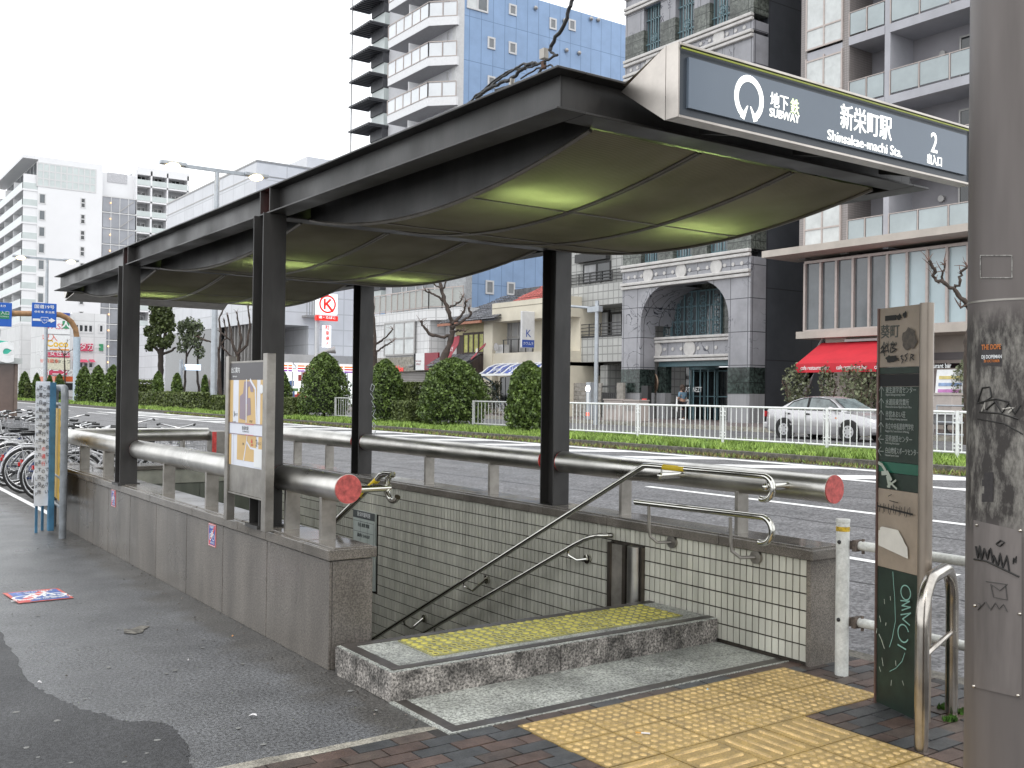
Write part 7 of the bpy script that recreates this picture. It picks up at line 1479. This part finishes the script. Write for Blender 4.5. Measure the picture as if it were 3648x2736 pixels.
# ---------------- silver saloon car ----------------
def car(loc):
    cx,cy,cz=loc; t=thing('silver_car','silver saloon car in the side street behind the fence','car',loc)
    body=mat('silver_car_paint',(.50,.49,.50),.25,.55,var=.02); gls=glass('car_glass',(.16,.19,.19),.05,var=.3,scale=2); trim=mat('black_trim',(.02,.02,.02),.5); tyre=mat('tyre_rubber',(.018,.018,.018),.8); hub=mat('silver_hubcap',(.55,.55,.56),.3,.5,var=.03)
    # stations along the length: s from rear (+y) to front (-y): (s, half width, sill z, belt z)
    st=[(2.17,.55,.42,.66),(2.12,.70,.30,.93),(2.0,.78,.22,1.00),(1.6,.83,.18,1.02),(1.0,.845,.17,.95),(.3,.85,.17,.92),(-.4,.85,.17,.91),(-.95,.845,.17,.92),(-1.4,.83,.18,.86),(-1.85,.80,.20,.78),(-2.08,.73,.26,.70),(-2.17,.60,.36,.58)]
    vs=[];n_=12
    for s,w_,zl,zu in st:
        sec=[(-w_*.93,zl),(-w_,zl+.10),(-w_*1.0,(zl+zu)*.5),(-w_*.985,zu-.12),(-w_*.93,zu-.02),(-w_*.5,zu+.015),(w_*.5,zu+.015),(w_*.93,zu-.02),(w_*.985,zu-.12),(w_,(zl+zu)*.5),(w_,zl+.10),(w_*.93,zl)]
        vs+=[(cx+a,cy+s,cz+b) for a,b in sec]
    fs=[(i*n_+k,i*n_+(k+1)%n_,(i+1)*n_+(k+1)%n_,(i+1)*n_+k) for i in range(len(st)-1) for k in range(n_)]+[tuple(range(n_))[::-1],tuple(range((len(st)-1)*n_,len(st)*n_))]
    MB().add(vs,fs).build('body',body,t,smooth=50)
    # greenhouse
    g=[(1.62,.66,1.00,.60),(.95,.70,.93,.98+.0),(.85,.70,.93,.99),( -.25,.70,.92,.99),(-.35,.70,.92,.98),(-1.15,.70,.88,.5)]
    def roofz(s): 
        P=[(1.55,1.0),(1.05,1.27),(.75,1.36),(.3,1.40),(-.1,1.395),(-.45,1.33),(-.85,1.10),(-1.2,.90)]
        for (a,za),(b,zb_) in zip(P,P[1:]):
            if b<=s<=a: return zb_+(za-zb_)*(s-b)/(a-b)
        return .9
    S2=[1.55,1.3,1.05,.75,.3,-.1,-.45,-.65,-.85,-1.03,-1.2]; vs=[]
    for s in S2:
        zr_=roofz(s); f=(zr_-.88)/.52; wb=.78; wt=.78-.22*max(0,f)
        vs+=[(cx-wb,cy+s,cz+.90),(cx-wt,cy+s,cz+zr_-.03),(cx-wt*.75,cy+s,cz+zr_),(cx+wt*.75,cy+s,cz+zr_),(cx+wt,cy+s,cz+zr_-.03),(cx+wb,cy+s,cz+.90)]
    fs=[(i*6+k,i*6+k+1,(i+1)*6+k+1,(i+1)*6+k) for i in range(len(S2)-1) for k in range(5)]
    MB().add(vs,fs).build('cabin',body,t,smooth=50)
    for sx in (-1,1):
        def sp(s,z): f=(z-.88)/.52; return (cx+sx*(.795-.22*max(0,f)),cy+s,cz+z)
        for poly in ([(1.28,.97),(.99,1.22),(.62,1.32),(.42,1.345),(.40,.955)],[(.33,.955),(.35,1.35),(0,1.345),(-.38,1.30),(-.62,1.17),(-.92,.95)]):
            MB().quad(*[sp(s,z) for s,z in (poly if sx<0 else poly[::-1])]).build('side_window',gls,t); MB().tube([sp(s,z) for s,z in poly],.018,5,closed=True).build('window_trim',trim,t)
        MB().bar(sp(.365,.94),sp(.365,1.37),.05,.02,(0,1,0)).build('door_pillar',trim,t)
        for s in (.22,1.02): MB().box(cx+sx*.845,cx+sx*.875,cy+s,cy+s+.14,cz+.80,cz+.845).build('door_handle',trim,t)
        MB().sphere((cx+sx*.95,cy-.68,cz+1.0),.10,10,6,.8).build('wing_mirror',body,t,smooth=True)
        for s in (-.35,.365,1.2): MB().box(cx+sx*.843,cx+sx*.853,cy+s-.004,cy+s+.004,cz+.25,cz+.9).build('door_gap',trim,t)
        MB().box(cx+sx*.845,cx+sx*.862,cy-1.0,cy+1.0,cz+.44,cz+.50).build('side_strip',body,t)
        MB().box(cx+sx*.852,cx+sx*.86,cy-.85,cy-.77,cz+.70,cz+.74).build('side_marker',mat('orange_lens',(.6,.15,.02),.3),t)
        for s in (1.24,-1.28):
            MB().cyl((cx+sx*.70,cy+s,cz+.32),(cx+sx*.856,cy+s,cz+.32),.365,26).build('wheel_arch',trim,t)
            w_=MB().cyl((cx+sx*.68,cy+s,cz+.30),(cx+sx*.872,cy+s,cz+.30),.30,26).build('wheel',tyre,t,smooth=True); h=MB().cyl((cx+sx*.872,cy+s,cz+.30),(cx+sx*.886,cy+s,cz+.30),.195,22)
            h.build('hubcap',hub,w_,smooth=True)
            for k in range(7): a=k*2*math.pi/7; MB().cyl((cx+sx*.886,cy+s+.125*math.cos(a),cz+.30+.125*math.sin(a)),(cx+sx*.888,cy+s+.125*math.cos(a),cz+.30+.125*math.sin(a)),.026,8).build('hub_slot',trim,w_)
    def q(s1,z1,w1,s2,z2_,w2,n_,m_,o=.012): MB().quad((cx-w1,cy+s1,cz+z1+o),(cx+w1,cy+s1,cz+z1+o),(cx+w2,cy+s2,cz+z2_+o),(cx-w2,cy+s2,cz+z2_+o)).build(n_,m_,t)
    q(-1.12,.945,.66,-.50,1.31,.50,'windscreen',gls,.022); q(1.46,1.05,.62,1.08,1.26,.5,'rear_window',gls,.02)
    for sx in (-1,1):
        MB().add([(cx+sx*.80,cy-1.93,cz+.58),(cx+sx*.45,cy-2.14,cz+.56),(cx+sx*.45,cy-2.12,cz+.70),(cx+sx*.80,cy-1.90,cz+.73)],[(0,1,2,3)]).build('headlight',glass('lamp_glass',(.6,.62,.62),.08),t); MB().box(cx+sx*.60,cx+sx*.80,cy+2.07,cy+2.14,cz+.70,cz+.88).build('tail_light',mat('red_lens',(.45,.01,.015),.25),t)
    MB().box(cx-.42,cx+.42,cy-2.19,cy-2.10,cz+.56,cz+.66).build('grille',trim,t); MB().box(cx-.78,cx+.78,cy-2.22,cy-2.02,cz+.28,cz+.48).build('bumper',body,t,bevel=.05); MB().box(cx-.78,cx+.78,cy+2.02,cy+2.22,cz+.30,cz+.52).build('bumper',body,t,bevel=.05)
    MB().cyl((cx-.3,cy-.3,cz+1.38),(cx-.35,cy+.1,cz+1.75),.008,5).build('aerial',trim,t)
    return t
wR=pt((970*.4123+2400)/S_,(1605*.4123+900)/S_,'z',.254); wF=pt((1475*.4123+2400)/S_,(1630*.4123+900)/S_,'z',.254)
cxx=(wR.x+wF.x)/2+.86; cyy=(wR.y+wF.y)/2
car((cxx,cyy,.254))
# ---------------- bus beyond the bushes ----------------
p=pt(150,833,'x',24.5); by=p.y; t=thing('city_bus','orange and white city bus half hidden beyond the clipped bushes','bus',(24.5,by,.25)); zt=pt(150,812,'x',23).z
MB().box(23,25.5,by,by+10,.6,zt).build('body',wfr,t,bevel=.1); MB().box(22.98,25.52,by-.02,by+10.02,zt-.55,zt+.02).build('orange_roof_band',mat('bus_orange',(.65,.12,.03),.4),t); MB().box(23.1,25.4,by-.05,by,1.4,zt-.7).build('windscreen',g_dark,t); MB().box(22.95,23,by+.5,by+9,1.6,zt-.75).build('side_window',g_dark,t)
for yy_ in (by+2,by+8): MB().cyl((22.95,yy_,.7),(23.3,yy_,.7),.48,16).build('wheel',cab,t)
# bus shelter at the left edge
t=thing('bus_shelter','brown glass shelter with a pale roof and teal sign at the left edge','shelter',(5.2,39,0)); ys_=36.0; Fs=Face('y',ys_)
a,z=Fs.px(46,774); zt=Fs.px(40,774)[1]; zt2=Fs.px(40,786)[1]; MB().box(a-3.5,a,ys_-.2,ys_+8,zt2,zt).build('roof',mat('pale_grey_roof',(.45,.47,.46),.5),t); brn=mat('brown_tinted_glass',(.13,.09,.075),.15,var=.15,scale=1)
MB().box(a-3.3,a-.15,ys_,ys_+.05,0,zt2).build('glass_panel',brn,t); 
for x in (a-.15,a-1.2,a-3.3): MB().box(x-.05,x+.05,ys_-.05,ys_+.05,0,zt2).build('post',mat('brown_metal_post',(.16,.12,.10),.5,.3),t)
tl_=mat('teal_sign',(.05,.50,.36),.45); MB().add([Fs.P(Fs.px(u,v)[0],Fs.px(u,v)[1],.3) for u,v in ((-30,765),(13,765),(24,756),(14,738),(-30,733))],[(0,1,2,3,4)]).build('teal_sign_board',tl_,t); Fs.text('c',1.2,6,755,wht,t,d=.32,bold=.05)
# ---------------- blue notice board, pipe frame ----------------
yb=12.1; t=thing('blue_notice_board','narrow blue wooden notice board with a wrinkled white vertical banner','sign',(2.24,yb,0)); bp2=mat('blue_board_paint',(.05,.16,.27),.6,var=.15,scale=6)
MB().box(2.155,2.30,yb-.003,yb+.02,.30,1.66).build('board',bp2,t); MB().box(2.285,2.345,yb-.05,yb+.03,.02,1.66).build('blue_post',bp2,t,bevel=.004); MB().box(2.165,2.19,yb+.021,yb+.05,.0,1.6).build('rear_leg',bp2,t); MB().box(2.26,2.285,yb+.2,yb+.23,0,1.4).build('rear_leg',bp2,t)
n_=24; vs=[]; rd=random.Random(9)
for i in range(n_+1): z=.30+(1.67-.30)*i/n_; w_=.008*math.sin(i*1.9); vs+=[(2.14+w_*.3,yb-.012-abs(w_),z),(2.215,yb-.020+w_*.8,z),(2.285+w_*.2,yb-.012-abs(w_)*.6,z)]
MB().add(vs,[(3*i+k,3*i+k+1,3*i+k+4,3*i+k+3) for i in range(n_) for k in (0,1)]).build('banner',mat('white_banner',(.66,.70,.76),.6,var=.06,scale=8),t,smooth=60)
bk2=mat('banner_ink',(.03,.03,.04),.6,var=0)
for j,(x,s) in enumerate(((2.266,'道路に自転車をとめないで下さい'),(2.228,'この場所は歩行者の通行のため'),(2.190,'放置自転車は撤去されます区役所'),(2.158,'みなさんのご協力をお願いします'))):
    for i,ch in enumerate(s): text(ch,.052 if j<3 else .042,(x,yb-.034,1.60-i*.082-(j%2)*.02),(1,0,0),(0,0,1),red if (j==1 and 7<i<11) else bk2,t,bold=.012,depth=.0003,sx=.78 if j<3 else .7)
t=thing('pipe_frame_board','bent grey pipe frame holding a yellow information board edge on','sign',(2.38,11.5,0)); gp_=mat('grey_pipe_paint',(.19,.205,.22),.4,var=.15,scale=8)
A_=Vector((2.335,11.56,0)); dr=Vector((.10,1.0,0)).normalized(); zt_=1.60; r2=.10
path=[A_,A_+Vector((0,0,zt_-r2))]+[A_+dr*(r2-r2*math.cos(R(90*i/6)))+Vector((0,0,zt_-r2+r2*math.sin(R(90*i/6)))) for i in range(1,7)]+[A_+dr*.95+Vector((0,0,zt_))]
e_=A_+dr*1.05; path+=[e_+Vector((0,0,zt_-r2)),e_]
MB().tube(path,.038,16).build('bent_pipe',gp_,t,smooth=True)
for z in (1.42,.62,.30): MB().tube([A_+Vector((0,0,z)),e_+Vector((0,0,z))],.020,10).build('cross_pipe',gp_,t,smooth=True)
MB().obox(A_+dr*.5+Vector((0,0,.87)),dr*.42,Vector((.012,0,0)),(0,0,.50)).build('yellow_board',mat('yellow_board',(.60,.36,.02),.5,var=.1),t)
for i in range(7): text('放置禁止区域'[i%6],.07,A_+dr*.25+Vector((-.015,0,1.27-i*.13)),(-dr),(0,0,1),bk2,t,depth=.0003)
# ---------------- bicycles ----------------
tyre=mat('tyre_rubber',(.018,.018,.018),.8); rimm=mat('alloy_rim',(.60,.60,.60),.25,.9,var=.03); frs=[mat('silver_frame_paint',(.52,.52,.54),.3,.5,var=.04),mat('black_frame_paint',(.02,.02,.022),.3),mat('white_frame_paint',(.65,.65,.66),.35),mat('navy_frame_paint',(.03,.05,.14),.3),mat('dark_red_frame_paint',(.28,.02,.025),.3)]; sad=mat('black_saddle',(.02,.02,.02),.5); bsk=mat('basket_wire',(.35,.35,.36),.35,.7)
def make_bike(label,fi=0,basket=True):
    fm_=frs[fi]; t=thing('bicycle',label,'bicycle',(0,0,0),'bicycles parked beyond the stairwell'); Rw=.335
    for k,x in enumerate((0,1.08)):
        w_=MB().tube([(x+Rw*math.cos(a*math.pi/18),0,Rw+.0+Rw*math.sin(a*math.pi/18)) for a in range(36)],.018,7,closed=True).build('wheel',tyre,t,smooth=True)
        MB().tube([(x+(Rw-.024)*math.cos(a*math.pi/18),0,Rw+(Rw-.024)*math.sin(a*math.pi/18)) for a in range(36)],.011,6,closed=True).build('rim',rimm,w_,smooth=True)
        m=MB(); 
        for a in range(18): an=a*math.pi/9; m.tube([(x+.02*math.cos(an+.8),.012*(-1)**a,Rw+.02*math.sin(an+.8)),(x+(Rw-.03)*math.cos(an),0,Rw+(Rw-.03)*math.sin(an))],.0016,3)
        m.cyl((x,-.045,Rw),(x,.045,Rw),.022,10); m.build('spokes',rimm,w_,kind='stuff')
        MB().tube([(x+(Rw+.035)*math.cos(R(a)),0,Rw+(Rw+.035)*math.sin(R(a))) for a in (range(-10,191,12) if k==0 else range(20,200,12))],.013,6).build('mudguard',frs[0] if fi!=2 else frs[2],t,smooth=True)
    bb=(.44,0,.28); seat=(.30,0,.72); head=(.93,0,.70); hb=(.97,0,.58)
    f=MB()
    for a,b,r_ in (((0,.05,Rw),bb,.009),((0,-.05,Rw),bb,.009),((0,.05,Rw),seat,.008),((0,-.05,Rw),seat,.008),(bb,seat,.016),(bb,hb,.018),((.36,0,.50),head,.014),(head,hb,.020)): f.tube([a,b],r_,8)
    f.build('frame',fm_,t,smooth=True); f=MB()
    for s in (-.045,.045): f.tube([(.97,s,.57),(1.0,s,.45),(1.08,s,Rw)],.010,7)
    f.build('fork',fm_,t,smooth=True); MB().tube([seat,(.28,0,.83)],.012,8).build('seat_post',rimm,t,smooth=True)
    MB().add([(.13,-.10,.86),(.13,.10,.86),(.30,-.07,.865),(.30,.07,.865),(.44,-.02,.85),(.44,.02,.85),(.15,-.07,.81),(.15,.07,.81),(.42,0,.82)],[(0,1,3,2),(2,3,5,4),(6,0,2),(2,4,8),(6,2,8),(1,7,3),(3,8,5),(3,7,8),(0,6,7,1),(6,8,7),(4,5,8)]).build('saddle',sad,t,smooth=70)
    MB().tube([head,(.90,0,.90)],.013,8).tube([(.70,-.27,.97),(.80,-.26,.98),(.90,-.16,.95),(.91,0,.91),(.90,.16,.95),(.80,.26,.98),(.70,.27,.97)],.012,8).build('handlebar',rimm,t,smooth=True)
    for s in (-1,1): MB().tube([(.68,.27*s,.97),(.79,.262*s,.98)],.018,8).build('grip',sad,t,smooth=True)
    if basket:
        m=MB(); x0,x1,y0,y1,z0,z1=1.02,1.30,-.16,.16,.66,.90
        for i in range(7):
            a=i/6; m.tube([(x0+(x1-x0)*a,y0,z0),(x0+(x1-x0)*a,y0-.02,z1)],.003,4).tube([(x0+(x1-x0)*a,y1,z0),(x0+(x1-x0)*a,y1+.02,z1)],.003,4).tube([(x0,y0+(y1-y0)*a,z0),(x0-.01,y0+(y1-y0)*a,z1)],.003,4).tube([(x1,y0+(y1-y0)*a,z0),(x1+.02,y0+(y1-y0)*a,z1)],.003,4).tube([(x0+(x1-x0)*a,y0,z0),(x0+(x1-x0)*a,y1,z0)],.003,4)
        for z in (z0,z0+.08,z0+.16,z1): m.tube([(x0,y0-.02,z),(x1,y0-.02,z),(x1,y1+.02,z),(x0,y1+.02,z)],.0045,4,closed=True)
        m.build('basket',bsk,t,kind='stuff')
    MB().tube([(-.12,.08,.71),(.22,.08,.71),(.22,-.08,.71),(-.12,-.08,.71)],.006,5,closed=True).tube([(-.10,.06,.71),(0,.06,Rw)],.005,5).tube([(-.10,-.06,.71),(0,-.06,Rw)],.005,5).build('rear_rack',rimm,t)
    MB().tube([(.44+.09*math.cos(a*.524),.05,.28+.09*math.sin(a*.524)) for a in range(12)],.006,5,closed=True).tube([(.44,.06,.28),(.50,.07,.13)],.009,5).tube([(.44,-.06,.28),(.38,-.07,.43)],.009,5).box(.46,.54,.07,.16,.12,.14).box(.34,.42,-.16,-.07,.42,.44).build('crank',rimm,t,smooth=True)
    MB().tube([(0,.055,Rw+.06),(.44,.055,.37)],.006,4).box(-.03,.50,.05,.07,.20,.24).build('chain_guard',fm_,t)
    MB().box(-.375,-.35,-.03,.03,.50,.55).build('reflector',mat('red_lens2',(.5,.02,.02),.2),t); MB().cyl((1.14,.09,.52),(1.18,.09,.52),.035,12).build('headlamp',rimm,t)
    return t
protos=[make_bike('silver city bicycle nearest the blue notice board',0),make_bike('black city bicycle second in the row behind the notice board',1),make_bike('white bicycle third in the row behind the notice board',2),make_bike('navy bicycle without a basket, fourth in the row behind the notice board',3,False)]
spots=[(2.98,14.9,.10),(2.92,15.55,-.06),(3.05,16.2,.12),(2.88,16.8,0),(3.0,17.5,.08),(2.85,18.1,-.05),(3.0,18.8,.1),(2.9,19.5,0),(3.05,20.2,.07),(2.95,21,-.04),(2.9,21.8,.1),(3.0,22.7,0),(2.95,23.6,.08),(2.9,24.6,-.05),(3.0,25.8,.05)]
ordn=['nearest','second','third','fourth','fifth','sixth','seventh','eighth','ninth','tenth','eleventh','twelfth','thirteenth','fourteenth','farthest']
cn_=['silver','black','white','navy']
for i,(x,y,a) in enumerate(spots):
    k=i%4
    if i<4: o=protos[k]; o.location=(x,y,0); o.rotation_euler.z=a
    else: o=clone(protos[k],(x,y,0),a,'%s bicycle, %s in the row of parked bicycles beyond the stairwell'%(cn_[k],ordn[i]))
for i,(x,y,a,k,lb) in enumerate(((4.15,14.15,2.6,2,'white bicycle leaning beyond the far parapet'),(3.6,14.3,.35,1,'black bicycle with basket just beyond the far parapet'),(4.6,15.4,2.9,0,'silver bicycle facing the others near the kerb'),(4.7,17.2,3.05,1,'black bicycle facing the others near the kerb'),(4.75,19.4,3.2,0,'second silver bicycle near the kerb'),(4.7,22.3,3.1,2,'white bicycle near the kerb farther on'),(2.1,20.5,.05,1,'black bicycle jutting out left of the row'),(2.0,22.8,-.05,0,'silver bicycle jutting out left of the row'),(2.1,25.3,.05,3,'navy bicycle jutting out at the far left'),(4.3,20.6,2.4,1,'black bicycle slanting near the kerb, handlebars high'),(4.9,21.2,2.8,0,'silver bicycle right by the kerb beyond the far pipe'),(3.7,23.5,.6,2,'white bicycle in the middle of the far cluster'),(4.6,24.6,2.5,1,'black bicycle in the far cluster'),(4.9,26.5,3.0,0,'silver bicycle at the kerb end of the far cluster'),(3.9,27.5,.3,1,'black bicycle farthest in the cluster'),(5.0,21.8,1.9,1,'black bicycle standing along the kerb, handlebars above the far pipe'),(5.05,18.6,1.4,0,'silver bicycle standing along the kerb behind the far pipe'),(4.7,15.9,1.1,1,'black bicycle right behind the far pipe end'),(5.1,23.6,2.2,2,'white bicycle standing along the kerb farther on'))):
    o=clone(protos[k],(x,y,0),a,lb,1.06)
MB().quad((2.60,13.6,.004),(2.68,13.6,.004),(2.72,60,.004),(2.64,60,.004)).build('white_parking_line',mk,pav,kind='structure')
b_=clone(protos[0],(32.6,pt(1090,880,'x',32.6).y,.42),R(90),'silver bicycle parked outside the blue awning shop'); b_['group']='bicycles by the shops'
b_=clone(protos[2],(32.9,pt(1062,880,'x',32.9).y,.42),R(95),'white bicycle parked left of the shop door'); b_['group']='bicycles by the shops'
# ---------------- pedestrian ----------------
p=pt((75*.4123+2400)/S_,(1450*.4123+900)/S_,'z',.42); pc_=Vector((p.x,p.y,.42)); hd_=Vector((.15,1,0)).normalized(); sd=Vector((hd_.y,-hd_.x,0))   # walking away to the left, turned towards the camera side
t=thing('person','walking person in a blue top and dark trousers carrying a white tote bag','person',pc_)
def Q(f,s,z): return pc_+hd_*f+sd*s+Vector((0,0,z))
def skin(edges,pts,rad,name,m,par,root=0,lv=1):
    me=bpy.data.meshes.new(name); me.from_pydata([tuple(q-pc_) for q in pts],edges,[]); me.materials.append(m); o=bpy.data.objects.new(name,me); lnk(o,par,pc_)
    sk=o.modifiers.new('skin','SKIN'); 
    for i,r in enumerate(rad): me.skin_vertices[0].data[i].radius=(r,r) if not isinstance(r,tuple) else r
    me.skin_vertices[0].data[root].use_root=True; ss=o.modifiers.new('sub','SUBSURF'); ss.levels=lv; ss.render_levels=lv
    for p_ in me.polygons: p_.use_smooth=True
    sk.use_smooth_shade=True
    return o
try:
    bpt=[Q(0,0,.90),Q(0,0,1.1),Q(.01,0,1.3),Q(.02,0,1.40),Q(.04,0,1.47),Q(.05,0,1.56),Q(.06,0,1.64),
     Q(0,.09,.86),Q(.14,.09,.50),Q(.22,.09,.10),Q(.34,.10,.04), Q(0,-.09,.86),Q(-.06,-.09,.50),Q(-.24,-.09,.14),Q(-.13,-.10,.04),
     Q(.0,.18,1.36),Q(.05,.25,1.12),Q(.22,.22,.98),Q(.28,.20,.95), Q(.0,-.18,1.36),Q(-.05,-.25,1.12),Q(.12,-.24,.98),Q(.19,-.22,.96)]
    ed=[(0,1),(1,2),(2,3),(3,4),(4,5),(5,6),(0,7),(7,8),(8,9),(9,10),(0,11),(11,12),(12,13),(13,14),(2,15),(15,16),(16,17),(17,18),(2,19),(19,20),(20,21),(21,22)]
    rr2=[.13,.12,.14,.08,.05,.095,.085,.095,.068,.045,.04,.095,.068,.045,.04,.06,.045,.032,.035,.06,.045,.032,.035]
    skin_m=mat('skin_tone',(.42,.25,.18),.6,var=.05); ts=mat('dark_trousers',(.02,.02,.025),.8); tp=mat('blue_top',(.13,.22,.30),.8,var=.15); hr=mat('brown_hair',(.05,.03,.02),.7)
    skin(ed,bpt,rr2,'body',skin_m,t)
    skin([(0,1),(1,2),(0,3),(3,4)],[Q(0,0,.92),Q(.0,.09,.84),Q(.14,.09,.50),Q(.0,-.09,.84),Q(-.06,-.09,.50)][:1]+[Q(0,.09,.84),Q(.14,.09,.50),Q(0,-.09,.84),Q(-.06,-.09,.50)],[.15,.11,.082,.11,.082],'trousers',ts,t)
    for s,a,b,c in ((1,Q(.14,.09,.50),Q(.22,.09,.12),0),(-1,Q(-.06,-.09,.50),Q(-.24,-.09,.16),0)): MB().tube([a,b],[.082,.066],10).build('trouser_leg',ts,t,smooth=True)
    for a in (Q(.28,.095,.045),Q(-.17,-.095,.045)): MB().sphere(a,.10,10,6,.5).build('shoe',wht,t,smooth=True)
    skin([(0,1),(1,2),(2,3),(3,4),(2,5),(5,6)],[Q(0,0,.95),Q(0,0,1.15),Q(.01,0,1.33),Q(0,.18,1.35),Q(.05,.25,1.10),Q(0,-.18,1.35),Q(-.05,-.25,1.10)],[.155,.14,.155,.075,.06,.075,.06],'blue_top',tp,t)
    h=MB(); h.sphere(Q(.03,0,1.62),.125,14,10,1.1); h.sphere(Q(-.04,0,1.50),.10,10,8,1.3); h.build('hair',hr,t,smooth=True)
    MB().sphere(Q(.075,.02,1.59),.085,12,8,1.2).build('face',skin_m,t,smooth=True)
    tb=thing('tote_bag','white tote bag held by the walking person','bag',Q(.2,.30,.72)); c=Q(.2,.33,.86)
    MB().obox(c,hd_*.20,sd*.05,(0,0,.17)).build('bag_body',wht,tb,bevel=.02); MB().tube([c+hd_*.1+Vector((0,0,.17)),c+hd_*.05+Vector((0,0,.38)),c-hd_*.05+Vector((0,0,.38)),c-hd_*.1+Vector((0,0,.17))],.010,6).build('strap',wht,tb)
    um=thing('white_umbrella','folded white umbrella slanting from the hand of the walking person','umbrella',Q(-.1,-.35,.6)); MB().tube([Q(.12,-.25,1.15),Q(-.05,-.38,.75),Q(-.2,-.45,.42)],[.02,.045,.012],8).build('furled_cloth',wht,um,smooth=True)
except Exception as ex: print('person failed',ex)
p=pt(416,793,'x',27.); t=thing('lit_blue_sign','small lit blue and white sign on an arm beyond the slim cypresses','sign',p); Fl=Face('y',p.y); r=Fl.rect(401,432,787,799)
MB().box(r[0],r[1],p.y-.2,p.y+.2,r[2],r[3]).build('sign_box',mat('lit_blue_white',(.5,.7,1),.4,color2=(.9,.95,1),scale=.9,emit=(.55,.75,1),estr=1.1),t); r2_=Fl.rect(391,401,786,788); MB().box(r2_[0],r2_[1],p.y-.1,p.y+.1,r[3]-.5,r[3]-.2).build('arm',gal,t); MB().cyl((r2_[0],p.y,.25),(r2_[0],p.y,r[3]+.4),.14,10).build('post',gal,t,smooth=True)
# plant by the shop
for i,(u,vb,x) in enumerate(((1058,895,32.5),)):
    b=pt(u,880,'x',x); b.z=.42; t=thing('potted_shrub','dark feathery shrub beside the bicycles at the cream shop','shrub',b)
    foliage(900,lambda n_,g:((lambda a,r,z:(np.stack([b.x+r*np.cos(a),b.y+r*np.sin(a),.8+z],1),np.tile([0,0,1.],(n_,1))))(g.uniform(0,6.28,n_),.7*np.sqrt(g.random(n_)),g.random(n_)*1.5)),.12,'foliage',leaf_mat('dark_shrub_leaves',(.06,.07,.04),(.02,.025,.015)),t,b,5); MB().cyl((b.x,b.y,.42),(b.x,b.y,.8),.25,12).build('pot',conc,t)
